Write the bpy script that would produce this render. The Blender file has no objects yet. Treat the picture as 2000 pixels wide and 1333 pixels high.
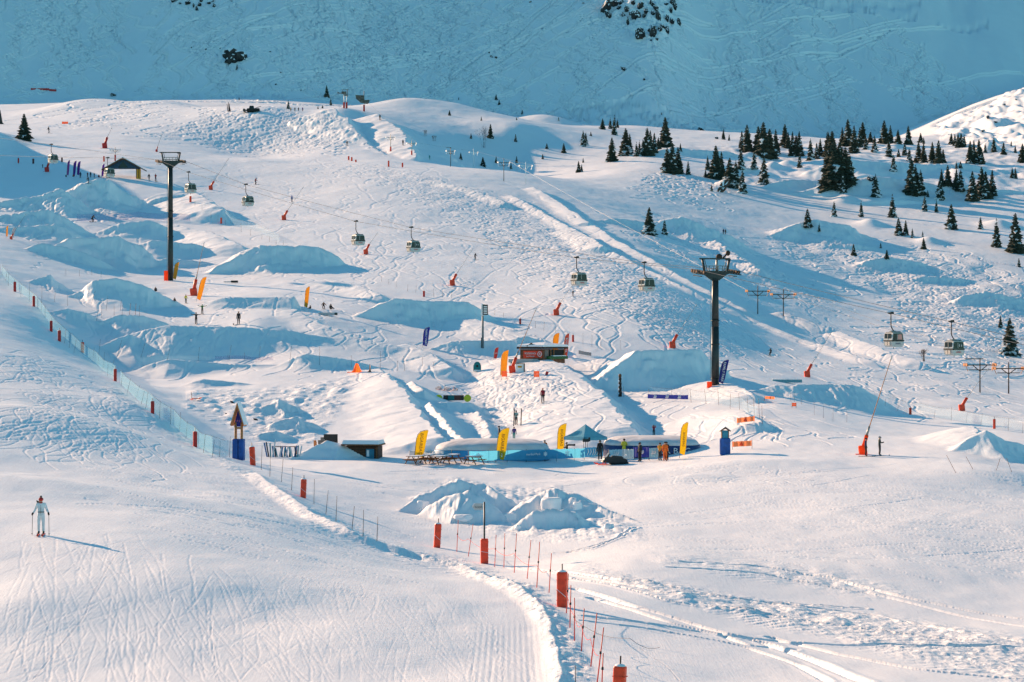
import bpy, bmesh, math, random
import numpy as np
from mathutils import Vector, Matrix

random.seed(7)
rng = np.random.default_rng(11)
R = math.radians
scene = bpy.context.scene
COL = scene.collection

# ------------------------------------------------------------------ camera
F, CX, CY = 4720.0, 1000.0, 666.5          # focal length and centre in photograph pixels
cam_d = bpy.data.cameras.new("camera")
cam_d.sensor_width = 36.0
cam_d.lens = 36.0 * F / 2000.0
cam_d.clip_start = 1.0
cam_d.clip_end = 9000.0
cam = bpy.data.objects.new("camera", cam_d)
cam.rotation_euler = (R(90), 0, 0)
COL.objects.link(cam)
scene.camera = cam

# ------------------------------------------------------------------ light
SUN_EL, SUN_AZ = R(18.0), R(-43.0)          # sun stands behind the slope, to the left
sun_dir = Vector((math.sin(SUN_AZ) * math.cos(SUN_EL), math.cos(SUN_AZ) * math.cos(SUN_EL), math.sin(SUN_EL)))
world = bpy.data.worlds.new("World")
scene.world = world
world.use_nodes = True
wn = world.node_tree
wn.nodes.clear()
w_out = wn.nodes.new("ShaderNodeOutputWorld")
w_bg = wn.nodes.new("ShaderNodeBackground")
w_sky = wn.nodes.new("ShaderNodeTexSky")
w_sky.sky_type = 'NISHITA'
w_sky.sun_disc = False
w_sky.sun_elevation = SUN_EL
w_sky.sun_rotation = SUN_AZ
w_sky.altitude = 1900
w_sky.dust_density = 0.4
w_sky.ozone_density = 1.5
w_mix = wn.nodes.new("ShaderNodeMix")
w_mix.data_type = 'RGBA'
w_mix.blend_type = 'MULTIPLY'
w_mix.inputs[0].default_value = 1.0
w_mix.inputs[7].default_value = (0.47, 0.95, 0.93, 1)
wn.links.new(w_sky.outputs[0], w_mix.inputs[6])
wn.links.new(w_mix.outputs[2], w_bg.inputs[0])
w_bg.inputs[1].default_value = 0.10
wn.links.new(w_bg.outputs[0], w_out.inputs[0])

sun_d = bpy.data.lights.new("sun", 'SUN')
sun_d.energy = 5.0
sun_d.angle = R(0.55)
sun_d.color = (1.0, 0.66, 0.42)
sun = bpy.data.objects.new("sun", sun_d)
sun.rotation_euler = (-sun_dir).to_track_quat('-Z', 'Y').to_euler()
sun.location = (-300, 300, 300)
COL.objects.link(sun)

scene.view_settings.view_transform = 'Standard'
scene.view_settings.look = 'None'
scene.view_settings.exposure = 0.92
scene.view_settings.gamma = 1.0
scene.render.engine = 'CYCLES'
scene.cycles.max_bounces = 5
scene.cycles.diffuse_bounces = 3
scene.cycles.glossy_bounces = 2
scene.cycles.transmission_bounces = 3
scene.cycles.transparent_max_bounces = 12
scene.cycles.use_adaptive_sampling = True
scene.cycles.adaptive_threshold = 0.02


# ------------------------------------------------------------------ materials
def lin(c):
    c = c / 255.0
    return c / 12.92 if c <= 0.04045 else ((c + 0.055) / 1.055) ** 2.4


MATS = {}


def mat(name, rgb, rough=0.6, metal=0.0, noise=0.0, scale=6.0, alpha=1.0, spec=0.4, rgb2=None, trans=0.0):
    """Principled material; rgb in linear light; optional noise mottling towards rgb2."""
    if name in MATS:
        return MATS[name]
    m = bpy.data.materials.new(name)
    m.use_nodes = True
    nt = m.node_tree
    b = nt.nodes["Principled BSDF"]
    b.inputs["Base Color"].default_value = (*rgb, 1)
    b.inputs["Roughness"].default_value = rough
    b.inputs["Metallic"].default_value = metal
    b.inputs["Specular IOR Level"].default_value = spec
    b.inputs["Alpha"].default_value = alpha
    if noise > 0:
        tc = nt.nodes.new("ShaderNodeTexCoord")
        n = nt.nodes.new("ShaderNodeTexNoise")
        n.inputs["Scale"].default_value = scale
        n.inputs["Detail"].default_value = 5
        mx = nt.nodes.new("ShaderNodeMix")
        mx.data_type = 'RGBA'
        c2 = rgb2 if rgb2 else tuple(v * (1 - noise) for v in rgb)
        mx.inputs[6].default_value = (*rgb, 1)
        mx.inputs[7].default_value = (*c2, 1)
        rp = nt.nodes.new("ShaderNodeMapRange")
        rp.inputs[1].default_value = 0.4
        rp.inputs[2].default_value = 0.62
        nt.links.new(tc.outputs["Object"], n.inputs["Vector"])
        nt.links.new(n.outputs["Fac"], rp.inputs[0])
        nt.links.new(rp.outputs[0], mx.inputs[0])
        nt.links.new(mx.outputs[2], b.inputs["Base Color"])
    if trans > 0:                                    # cloth lets daylight through
        tr = nt.nodes.new("ShaderNodeBsdfTranslucent")
        tr.inputs["Color"].default_value = (*rgb, 1)
        ms = nt.nodes.new("ShaderNodeMixShader")
        ms.inputs[0].default_value = trans
        out = nt.nodes["Material Output"]
        nt.links.new(b.outputs[0], ms.inputs[1])
        nt.links.new(tr.outputs[0], ms.inputs[2])
        nt.links.new(ms.outputs[0], out.inputs[0])
    MATS[name] = m
    return m


def snow_material():
    m = bpy.data.materials.new("snow")
    m.use_nodes = True
    nt = m.node_tree
    N, L = nt.nodes, nt.links
    b = N["Principled BSDF"]
    b.inputs["Base Color"].default_value = (0.86, 0.86, 0.87, 1)
    b.inputs["Roughness"].default_value = 0.55
    b.inputs["Specular IOR Level"].default_value = 0.25
    geo = N.new("ShaderNodeNewGeometry")
    att = N.new("ShaderNodeAttribute")
    att.attribute_name = "churn"
    n1 = N.new("ShaderNodeTexNoise")
    n1.inputs["Scale"].default_value = 1.1
    n1.inputs["Detail"].default_value = 6
    n1.inputs["Roughness"].default_value = 0.62
    n2 = N.new("ShaderNodeTexNoise")
    n2.inputs["Scale"].default_value = 5.5
    n2.inputs["Detail"].default_value = 4
    # slow patchiness of wind-packed and fresh snow
    n3 = N.new("ShaderNodeTexNoise")
    n3.inputs["Scale"].default_value = 0.09
    n3.inputs["Detail"].default_value = 4
    for n in (n1, n2, n3):
        L.new(geo.outputs["Position"], n.inputs["Vector"])
    mx = N.new("ShaderNodeMix")
    mx.data_type = 'RGBA'
    mx.inputs[6].default_value = (0.84, 0.835, 0.85, 1)
    mx.inputs[7].default_value = (0.90, 0.90, 0.90, 1)
    L.new(n3.outputs["Fac"], mx.inputs[0])
    L.new(mx.outputs[2], b.inputs["Base Color"])
    mul = N.new("ShaderNodeMath")
    mul.operation = 'MULTIPLY_ADD'
    mul.inputs[1].default_value = 0.9
    mul.inputs[2].default_value = 0.10
    L.new(att.outputs["Fac"], mul.inputs[0])
    b1 = N.new("ShaderNodeBump")
    b1.inputs["Distance"].default_value = 0.35
    L.new(mul.outputs[0], b1.inputs["Strength"])
    L.new(n1.outputs["Fac"], b1.inputs["Height"])
    b2 = N.new("ShaderNodeBump")
    b2.inputs["Distance"].default_value = 0.05
    b2.inputs["Strength"].default_value = 0.25
    L.new(n2.outputs["Fac"], b2.inputs["Height"])
    L.new(b1.outputs[0], b2.inputs["Normal"])
    # fine streaks left by countless skis running down the fall line
    mp = N.new("ShaderNodeMapping")
    mp.inputs["Rotation"].default_value = (0, 0, R(13))
    mp.inputs["Scale"].default_value = (11.0, .45, .4)
    n4 = N.new("ShaderNodeTexNoise")
    n4.inputs["Scale"].default_value = 1.0
    n4.inputs["Detail"].default_value = 4
    n4.inputs["Roughness"].default_value = .7
    L.new(geo.outputs["Position"], mp.inputs["Vector"])
    L.new(mp.outputs[0], n4.inputs["Vector"])
    b3 = N.new("ShaderNodeBump")
    b3.inputs["Distance"].default_value = 0.03
    b3.inputs["Strength"].default_value = 0.45
    L.new(n4.outputs["Fac"], b3.inputs["Height"])
    L.new(b2.outputs[0], b3.inputs["Normal"])
    L.new(b3.outputs[0], b.inputs["Normal"])
    return m


SNOW = snow_material()

# ------------------------------------------------------------------ terrain: survey points
# each column: photograph x, then (row y, distance in metres) from the near piste up to the far basin
SURVEY = {
    -250: [(1333, 78), (1160, 94), (1045, 107), (930, 140), (800, 190), (690, 245), (600, 310), (520, 370), (470, 420), (400, 520), (330, 660), (290, 760), (255, 900), (225, 1100), (205, 1500)],
    0: [(1333, 79), (1160, 95), (1045, 109), (930, 150), (800, 205), (700, 260), (600, 335), (560, 375), (530, 395), (470, 470), (420, 560), (350, 680), (300, 760), (265, 880), (240, 1050), (205, 1500)],
    250: [(1333, 79), (1160, 96), (1050, 112), (960, 150), (880, 190), (810, 236), (752, 278), (744, 300), (704, 335), (640, 352), (580, 400), (520, 480), (440, 570), (345, 690), (300, 770), (250, 960), (212, 1120), (200, 1500)],
    500: [(1333, 80), (1180, 98), (1050, 125), (965, 170), (918, 196), (900, 225), (860, 248), (790, 278), (720, 318), (700, 332), (640, 348), (600, 380), (548, 450), (490, 510), (430, 590), (370, 690), (312, 800), (298, 900), (256, 945), (219, 990), (224, 1200), (195, 1600)],
    750: [(1333, 81), (1180, 103), (1060, 152), (1000, 180), (930, 212), (905, 226), (860, 246), (790, 280), (738, 310), (700, 332), (640, 368), (590, 410), (540, 455), (480, 520), (420, 600), (350, 710), (312, 810), (290, 880), (250, 960), (216, 1040), (228, 1200), (210, 1600)],
    1000: [(1333, 82), (1200, 105), (1100, 146), (1060, 160), (1000, 190), (912, 226), (865, 254), (787, 303), (735, 332), (705, 342), (640, 372), (580, 425), (520, 485), (460, 565), (400, 660), (340, 770), (334, 790), (352, 870), (335, 945), (290, 985), (246, 1020), (236, 1060), (250, 1250), (230, 1600)],
    1250: [(1333, 85), (1200, 110), (1100, 136), (1000, 180), (925, 220), (893, 236), (845, 268), (790, 298), (750, 320), (703, 345), (650, 368), (600, 405), (540, 478), (480, 575), (432, 670), (400, 740), (350, 840), (318, 920), (265, 1100), (247, 1170), (266, 1350), (250, 1600)],
    1500: [(1333, 88), (1200, 118), (1100, 142), (1000, 180), (900, 220), (850, 246), (800, 277), (760, 312), (720, 350), (690, 392), (640, 450), (590, 520), (540, 600), (480, 690), (430, 765), (390, 825), (350, 890), (300, 1010), (263, 1150), (276, 1350), (265, 1600)],
    1750: [(1333, 90), (1200, 122), (1100, 145), (1000, 180), (895, 222), (850, 256), (800, 312), (760, 352), (720, 402), (680, 462), (640, 525), (590, 595), (520, 675), (460, 745), (400, 825), (350, 890), (300, 1010), (272, 1130), (280, 1350), (262, 1600)],
    1880: [(1333, 91), (1200, 124), (1050, 163), (895, 222), (850, 258), (800, 318), (760, 368), (720, 425), (680, 482), (640, 542), (560, 640), (500, 700), (430, 785), (370, 862), (310, 975), (276, 1110), (246, 1300), (222, 1450), (212, 1600)],
 2000: [(1333, 92), (1250, 112), (1150, 138), (1050, 165), (960, 200), (900, 226), (850, 262), (810, 322), (770, 382), (720, 450), (690, 500), (640, 565), (560, 645), (500, 705), (430, 785), (370, 865), (310, 970), (274, 1110), (222, 1320), (182, 1460), (172, 1600)],
    2250: [(1333, 94), (1250, 115), (1150, 140), (1050, 167), (960, 202), (905, 230), (860, 270), (815, 335), (770, 400), (720, 475), (690, 530), (630, 600), (560, 670), (500, 730), (430, 810), (370, 890), (310, 990), (262, 1120), (195, 1320), (145, 1460), (135, 1600)],
}
XS, KD = 270.0, 5.0
pts, val = [], []
for px, rows in SURVEY.items():
    for py, d in rows:
        pts.append((px / XS, math.log(d) * KD))
        val.append(py)
    pts.append((px / XS, math.log(2300) * KD))
    val.append(rows[-1][0] + 15)
pts, val = np.array(pts), np.array(val, float)


def tps(r2):
    return np.where(r2 > 1e-12, 0.5 * r2 * np.log(np.maximum(r2, 1e-12)), 0.0)


n = len(pts)
K = tps(((pts[:, None] - pts[None]) ** 2).sum(-1)) + np.eye(n) * 0.002
P = np.c_[np.ones(n), pts]
A = np.zeros((n + 3, n + 3))
A[:n, :n], A[:n, n:], A[n:, :n] = K, P, P.T
sol = np.linalg.solve(A, np.r_[val, 0, 0, 0])

# regular survey net in (photograph column, log distance), refined by cubic interpolation
NCX, NCD = 130, 240
cpx = np.linspace(-260, 2260, NCX)
cld = np.linspace(math.log(70), math.log(2350), NCD)
gx, gd = np.meshgrid(cpx / XS, cld * KD, indexing='ij')
q = np.c_[gx.ravel(), gd.ravel()]
COARSE = np.concatenate([tps(((c[:, None] - pts[None]) ** 2).sum(-1)) @ sol[:n] + sol[n] + c @ sol[n + 1:]
                         for c in np.array_split(q, 12)]).reshape(NCX, NCD)


def cubic_matrix(x, x0, dx, m):
    t = np.clip((x - x0) / dx, 1, m - 2.001)
    i = np.floor(t).astype(int)
    f = t - i
    w = np.stack([-.5 * f ** 3 + f ** 2 - .5 * f, 1.5 * f ** 3 - 2.5 * f ** 2 + 1,
                  -1.5 * f ** 3 + 2 * f ** 2 + .5 * f, .5 * f ** 3 - .5 * f ** 2], 1)
    M = np.zeros((len(x), m))
    for k in range(4):
        M[np.arange(len(x)), np.clip(i - 1 + k, 0, m - 1)] += w[:, k]
    return M


QUAL = 1.0
COLS = np.arange(-224, 2225, 2.1 / QUAL)
segs = [(74, 200, 620), (200, 420, 900), (420, 900, 720), (900, 1500, 330), (1500, 1690, 60), (1690, 1930, 600), (1930, 2090, 30)]
D = np.concatenate([np.exp(np.linspace(math.log(a), math.log(b), int(k * QUAL), endpoint=False)) for a, b, k in segs])
NC, ND = len(COLS), len(D)
U = (COLS - CX) / F                                # tangent of the azimuth of every column
PY0 = (cubic_matrix(COLS, cpx[0], cpx[1] - cpx[0], NCX) @ COARSE @ cubic_matrix(np.log(D), cld[0], cld[1] - cld[0], NCD).T).astype(np.float32)
Z = ((CY - PY0) * D[None, :] / F).astype(np.float64)
X = U[:, None] * D[None, :]


# ------------------------------------------------------------------ noise and picking
def vnoise(x, y, seed):
    r = np.random.default_rng(seed).random((256, 256)).astype(np.float32)
    xi, yi = np.floor(x).astype(np.int32), np.floor(y).astype(np.int32)
    fx, fy = (x - xi).astype(np.float32), (y - yi).astype(np.float32)
    fx, fy = fx * fx * fx * (fx * (fx * 6 - 15) + 10), fy * fy * fy * (fy * (fy * 6 - 15) + 10)
    x0, x1, y0, y1 = xi & 255, (xi + 1) & 255, yi & 255, (yi + 1) & 255
    a = r[x0, y0] * (1 - fx) + r[x1, y0] * fx
    b = r[x0, y1] * (1 - fx) + r[x1, y1] * fx
    return a * (1 - fy) + b * fy - 0.5


def col_profile(px, grid):
    t = min(max((px - COLS[0]) / (COLS[1] - COLS[0]), 0), NC - 1.001)
    i = int(t)
    f = t - i
    return grid[i] * (1 - f) + grid[i + 1] * f


BASEZ = Z.copy()


def pick(px, py, h=0.0, grid=None, dmin=0.0):
    """Point of the ground (or h metres above it) seen at a photograph pixel -> (X, Y, Zground)."""
    zc = col_profile(px, BASEZ if grid is None else grid)
    row = CY - F * (zc + h) / D
    ok = np.nonzero((row <= py) & (D >= dmin))[0]
    if len(ok) == 0:
        k = int(np.argmin(row))
        d = D[k]
    else:
        k = ok[0]
        d = D[k]
        if k > 0 and row[k - 1] > py and D[k - 1] >= dmin:
            f = (row[k - 1] - py) / (row[k - 1] - row[k])
            d = D[k - 1] + f * (D[k] - D[k - 1])
    return (px - CX) / F * d, d, float(np.interp(d, D, zc))


def window(px0, px1, d0, d1):
    i0, i1 = np.searchsorted(COLS, [px0, px1])
    j0, j1 = np.searchsorted(D, [d0, d1])
    return slice(max(i0 - 1, 0), min(i1 + 1, NC)), slice(max(j0 - 1, 0), min(j1 + 1, ND))


def sstep(t):
    t = np.clip(t, 0, 1)
    return t * t * (3 - 2 * t)


def ridge(crest, H, sf=.7, sb=.25, se=(.6, .6), front='near', dist=None, turn=None, k=.35, dmin=0.0, grid=None, rake=1.0):
    """A bank or jump of snow whose crest is seen along the given photograph pixels, about H metres above the
    ground; sf/sb: fall per metre in front of and behind the crest, se: beyond its two ends."""
    d_ = [pick(px, py, H, grid=grid, dmin=dmin)[1] for px, py in crest] if dist is None else list(dist)
    if turn is not None:
        dm = sum(d_) / len(d_)
        xm_ = sum((p[0] - CX) / F * dm for p in crest) / len(crest)
        d_ = [dm + turn * ((p[0] - CX) / F * dm - xm_) for p in crest]
    P3 = np.array([((px - CX) / F * d, d, (CY - py) * d / F) for (px, py), d in zip(crest, d_)])
    pad = 8.0 * H + 4
    d0, d1 = P3[:, 1].min() - pad, P3[:, 1].max() + pad
    pxs = [CX + F * x / d for x in (P3[:, 0].min() - pad, P3[:, 0].max() + pad) for d in (max(d0, 75), d1)]
    si, sj = window(min(pxs), max(pxs), d0, d1)
    x, y = X[si, sj], np.broadcast_to(D[None, sj], X[si, sj].shape)
    # natural edges: the plan of the crest wanders a little, more so on the big far banks
    q = max(1.0, P3[:, 1].mean() / 380)
    wa = min(.9, .16 * H + .12) * 1.6 * q
    xr, yr = x, y
    x = x + wa * (vnoise(x / (3.1 * q), y / (3.1 * q), 61) + .5 * vnoise(x / (1.1 * q), y / (1.3 * q), 62))
    y = y + wa * (vnoise(x / (3.3 * q) + 50, y / (3.3 * q), 63) + .5 * vnoise(x / (1.2 * q) + 50, y / (1.2 * q), 64))
    best = np.full(x.shape, 1e9)
    zz = np.full(x.shape, -1e3)
    m = len(P3) - 1
    for q_ in range(m):
        a, b = P3[q_], P3[q_ + 1]
        v = (b - a)[:2]
        L = math.hypot(*v) + 1e-9
        v = v / L
        t = (x - a[0]) * v[0] + (y - a[1]) * v[1]
        s_ = (x - a[0]) * v[1] - (y - a[1]) * v[0]        # positive on the right hand of travel
        if front != 'near':
            s_ = -s_
        tc = np.clip(t, -1e9 if q_ == 0 else 0, 1e9 if q_ == m - 1 else L)
        dd = np.hypot(s_, t - tc)
        key = dd + 0.3 * np.maximum(np.maximum(-t, t - L), 0)
        up = key < best
        best = np.where(up, key, best)
        Hs = 1.22 * H
        sg = np.where(s_ >= 0, Hs * (1 - np.exp(-dd * sf * 1.3 / Hs)) + .05 * dd + .03 * dd * dd / H, dd * sb + .035 * dd * dd / H)
        e_ = np.maximum(np.maximum(-t, t - L), 0)
        ext = np.where(t < 0, -t * se[0], np.where(t > L, (t - L) * se[1], 0)) + .035 * e_ * e_ / H
        zt = a[2] + (b[2] - a[2]) * np.clip(t / L, 0, 1) - sg - ext
        # raked furrows running down the face, a rough brow and spill at the foot
        al = t / q + q_ * 7.3
        rk = .55 * vnoise(al * 1.1, dd * .10, 71) + .45 * vnoise(al * 2.7, dd * .2, 72) + .25 * vnoise(al * 5.5, dd * .4, 73)
        lumps = vnoise(xr / (.9 * q), yr / (.9 * q), 74) + .6 * vnoise(xr / (.4 * q), yr / (.4 * q), 75)
        near_ = np.where(s_ >= 0, np.exp(-(dd * sf / (1.6 * H)) ** 4), np.exp(-dd / (.5 * H + .3))) * np.exp(-e_ / (1.5 * H))
        zt = zt + rake * min(1.0, H / 1.2) * q * near_ * (rk * np.clip(dd, 0, 1.2) * .36 + .12 * lumps)
        zz = np.where(up, zt, zz)
    zz = zz - 4 * np.maximum(0, best - .6 * pad) ** 2
    o_ = Z[si, sj]
    h_ = np.clip(0.5 + 0.5 * (zz - o_) / k, 0, 1)
    Z[si, sj] = o_ * (1 - h_) + zz * h_ + k * h_ * (1 - h_)


def mound(px, d, amp, rx, ry, p=1.0):
    x0 = (px - CX) / F * d
    w = F * rx * 3.2 / max(d - 3 * ry, 75)
    si, sj = window(px - w, px + w, d - 3.2 * ry, d + 3.2 * ry)
    x, y = X[si, sj], D[None, sj]
    Z[si, sj] += amp * np.exp(-(((x - x0) / rx) ** 2 + ((y - d) / ry) ** 2) ** p)


# ------------------------------------------------------------------ terrain: the shaded mountain behind
D0 = np.interp(COLS, [-250, 0, 250, 480, 700, 850, 1000, 1270, 1390, 1800, 2250], [1650, 1658, 1670, 1625, 1672, 1680, 1668, 1620, 1690, 1740, 1800])
ker = np.hanning(61)
D0 = np.convolve(np.pad(D0, 30, mode='edge'), ker / ker.sum(), 'valid')
jm = D > 1480
xm, ym = X[:, jm], np.broadcast_to(D[None, jm], X[:, jm].shape)
und = 30 * vnoise(xm / 75, ym / 260 + 3, 5) + 12 * vnoise(xm / 28, ym / 110, 6) + 3.0 * vnoise(xm / 9, ym / 34, 8)
s_ = ym - D0[:, None] + und
mz = np.interp(ym, [1480, 2060], [128, 152]) + 0.54 * np.maximum(s_, -60) + 0.0
top = 345 + 25 * vnoise(xm / 90, xm * 0, 4)
mz = np.where(mz > top, top - 0.9 * (mz - top), mz)
k_ = 14.0
a_, b_ = Z[:, jm], mz
h_ = np.clip(0.5 + 0.5 * (b_ - a_) / k_, 0, 1)
Z[:, jm] = a_ * (1 - h_) + b_ * h_ + k_ * h_ * (1 - h_)
# ------------------------------------------------------------------ terrain: banks, jumps and hollows
# the hill beyond the left edge whose shade falls over the upper piste
mound(-190, 720, 22, 14, 80)
# ridge with the drag-lift top and the two cut trenches below it
mound(662, 995, 2.6, 9, 26)
ridge([(656, 212), (690, 246), (722, 280), (762, 308)], 3.2, .8, .12, (.3, .3), 'far', dist=[965, 926, 885, 837], rake=.12)
ridge([(740, 222), (778, 252), (800, 282), (812, 306)], 3.4, .8, .12, (.3, .3), 'far', dist=[972, 925, 872, 830], rake=.3)
# rolls on the skyline in the sun
mound(170, 1180, 4.5, 22, 55)
mound(870, 1120, 5.5, 26, 44)
mound(780, 1105, 3, 16, 34)
mound(1065, 1400, 8, 24, 44)
mound(330, 1170, 3, 18, 50)
# lift line terraces running down to the right
ridge([(1000, 380), (1060, 413), (1120, 447), (1180, 484), (1240, 511), (1330, 556), (1400, 590), (1490, 631), (1600, 673), (1700, 706)], .8, .8, .05, (.1, .06), 'far', k=.5, rake=.2)
ridge([(1045, 366), (1090, 392), (1150, 434)], 1.1, .85, .06, (.15, .4), 'far', k=.5, rake=.2)
ridge([(1160, 440), (1230, 484), (1300, 522), (1390, 570), (1450, 600)], .9, .8, .05, (.15, .1), 'far', k=.5, rake=.2)
ridge([(1123, 446), (1150, 459), (1180, 481)], 1.6, .85, .06, (.2, .4), 'far', k=.4, rake=.2)
ridge([(1530, 611), (1640, 647), (1740, 688), (1800, 704)], 1.3, .8, .05, (.06, .12), 'far', k=.4, rake=.2)
ridge([(860, 352), (930, 372), (985, 395)], 1.0, .6, .05, (.1, .1), 'far', k=.5)
# shaded bowls between the lift line and the wood
ridge([(1262, 436), (1330, 424), (1390, 446)], 3.0, .6, .1, (.12, .35), turn=.2, k=1.2)
ridge([(1400, 472), (1450, 505), (1490, 528)], 2.0, .7, .1, (.2, .3), 'far', k=.9)
ridge([(1195, 425), (1240, 430)], 1.8, .6, .1, (.15, .2), turn=.2, k=.9)
ridge([(1600, 428), (1650, 440), (1690, 458)], 4.0, .65, .1, (.15, .35), turn=.5, k=1.2)
ridge([(1735, 500), (1790, 508)], 2.6, .6, .1, (.15, .3), turn=.3, k=1.0)
ridge([(1810, 538), (1870, 540)], 1.5, .6, .1, (.15, .2), turn=.2, k=.9)
ridge([(1930, 568), (2000, 580), (2080, 595)], 3, .6, .1, (.2, .2), turn=.2, k=1.0)
ridge([(1660, 350), (1720, 346), (1830, 356), (2010, 376)], 4.2, .65, .12, (.15, .1), turn=.1, k=1.6)
ridge([(1480, 372), (1530, 352), (1600, 350)], 2.2, .6, .12, (.2, .2), turn=.2, k=1.2)
ridge([(1660, 312), (1760, 318), (1880, 322), (1990, 335)], 3.2, .6, .12, (.15, .1), turn=.1, k=1.4)
ridge([(1310, 288), (1400, 296), (1480, 300)], 2.6, .6, .1, (.15, .15), turn=.15, k=1.2)
ridge([(1400, 325), (1470, 330)], 2.0, .6, .12, (.15, .2), turn=.15, k=1.2)
for (px, py, d, a, r) in ((1540, 322, 950, 2.5, 4), (1510, 330, 935, 2.2, 4), (1420, 378, 850, 2.6, 3.2), (1700, 440, 770, 2.0, 4),
                          (1610, 318, 960, 2, 4), (1815, 470, 730, 1.8, 3.5), (1930, 300, 1010, 2.5, 5), (1750, 290, 1040, 2.4, 5),
                          (1870, 350, 900, 2.0, 4), (1650, 395, 830, 1.6, 4), (1950, 440, 770, 2.2, 5), (1560, 300, 1010, 2.2, 4)):
    mound(px, d, a, r, r * 1.6)
# left: hump below the chalet, side banks
ridge([(168, 356), (190, 349), (214, 352)], 6.5, .80, .1, (.5, .6), turn=.35, k=1.6)
ridge([(10, 392), (70, 380), (120, 366)], 3.5, .6, .12, (.12, .6), turn=.25, k=.8)
ridge([(-30, 425), (40, 416), (90, 408)], 2.4, .6, .1, (.1, .4), turn=.25, k=.8)
ridge([(-30, 448), (60, 440), (110, 436)], 2.2, .6, .1, (.1, .4), turn=.2, k=.8)
ridge([(352, 372), (385, 378), (430, 405)], 3.2, .7, .12, (.25, .25), 'far', k=.9)
ridge([(180, 458), (235, 434), (290, 428)], 2.2, .6, .1, (.2, .35), turn=.25, k=.7)
ridge([(330, 436), (400, 450), (470, 478)], 1.6, .5, .1, (.2, .2), 'far', k=.9)
# jumps
ridge([(136, 463), (238, 461)], 4.6, .90, .12, (.75, .62), turn=.35, k=.5)
ridge([(76, 473), (134, 482)], 2.4, .85, .15, (.4, .3), turn=.35, k=.35)
ridge([(503, 478), (624, 482)], 4.4, .90, .10, (.45, .55), turn=.35, k=.5)
ridge([(766, 584), (908, 590)], 3.3, .80, .10, (.45, .45), turn=.3, k=.45)
ridge([(1250, 683), (1360, 685)], 4.2, .95, .12, (.60, .60), turn=.40, k=.35)
ridge([(1515, 752), (1662, 753)], 2.0, .30, .10, (.2, .35), turn=.2, k=.5)
ridge([(1906, 835), (1911, 850), (1919, 876)], 2.2, .75, .10, (.35, .4), 'far', dist=[246, 239, 229], k=.25, rake=.6)
ridge([(1925, 842), (1965, 862), (2060, 885)], 1.6, .7, .14, (.5, .2), turn=.15, k=.3)
ridge([(880, 664), (1000, 664)], 1.4, .62, .10, (.3, .4), turn=.12, k=.25)
ridge([(1010, 658), (1032, 656)], 1.7, .62, .15, (.4, .5), turn=.2, k=.3)
# banked turns left of the middle
ridge([(158, 566), (180, 548), (232, 542), (285, 560), (335, 586), (392, 618)], 2.3, .85, .12, (.5, .6), turn=.2, k=.5)
ridge([(196, 626), (228, 615), (272, 614), (322, 630)], 1.3, .9, .16, (.5, .5), turn=.2, k=.35)
ridge([(225, 662), (255, 652), (300, 684)], 1.6, .85, .16, (.4, .4), turn=.25, k=.4)
ridge([(330, 634), (460, 638), (560, 642), (640, 658)], 1.6, .33, .08, (.15, .25), turn=.1, k=.9, rake=.5)
ridge([(62, 545), (98, 534), (110, 546)], 1.4, .65, .16, (.4, .5), turn=.3, k=.4)
ridge([(98, 608), (130, 602), (166, 610)], .9, .6, .16, (.3, .4), turn=.2, k=.35)
ridge([(300, 470), (380, 478), (450, 500)], 1.5, .6, .1, (.2, .2), turn=.2, k=.7)
ridge([(330, 505), (400, 512)], 1.2, .6, .1, (.2, .2), turn=.3, k=.6)
ridge([(640, 545), (700, 556), (745, 575)], 1.2, .6, .12, (.2, .2), 'far', k=.6)
ridge([(600, 690), (680, 700), (740, 716)], .9, .5, .1, (.2, .2), turn=.15, k=.6)
ridge([(330, 700), (430, 708), (560, 712)], .9, .45, .08, (.2, .2), turn=.05, k=.8, rake=.2)
ridge([(400, 742), (470, 748)], .7, .5, .1, (.2, .2), turn=.1, k=.5)
ridge([(920, 620), (1000, 640), (1060, 660)], 1.3, .6, .1, (.2, .2), 'far', k=.6)
ridge([(1380, 742), (1440, 752), (1470, 768)], 1.0, .55, .1, (.2, .3), 'far', k=.5)
ridge([(1180, 700), (1240, 725)], .9, .5, .1, (.2, .2), 'far', k=.5)
ridge([(1380, 800), (1450, 802), (1490, 824)], .9, .6, .1, (.3, .4), 'far', k=.4)
# table top with a square end, roll below it
ridge([(440, 581), (572, 580)], 1.7, .30, .05, (.2, 1.6), turn=.06, k=.2, rake=.2)
ridge([(575, 604), (640, 636), (760, 668)], 1.2, .6, .10, (.6, .15), 'far', k=.5)
ridge([(800, 668), (850, 690), (880, 716)], 1.4, .6, .10, (.3, .4), 'far', k=.6)
# the big-air hill: flanks, run-in trench, right-hand bank
ridge([(1058, 690), (1120, 722), (1185, 774), (1240, 832)], 2.9, .72, .04, (.2, .22), 'far', dist=[342, 314, 284, 253], k=.6, rake=.5)
ridge([(742, 722), (775, 748), (805, 786), (835, 822), (862, 854)], 2.2, .85, .11, (.25, .4), 'far', dist=[312, 291, 270, 252, 237], k=.5, rake=.3)
ridge([(806, 746), (826, 764)], 1.1, .7, .5, (.7, .8), 'far', k=.3)
ridge([(838, 786), (868, 821), (905, 859)], 1.6, .7, .6, (.8, .5), 'far', dist=[273, 256, 240], k=.3, rake=.5)
ridge([(930, 800), (950, 830), (962, 856)], .5, .6, .2, (.3, .3), 'far', k=.3)
ridge([(862, 786), (922, 785)], .9, .6, .2, (.5, .5), turn=.1, k=.3)
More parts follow.
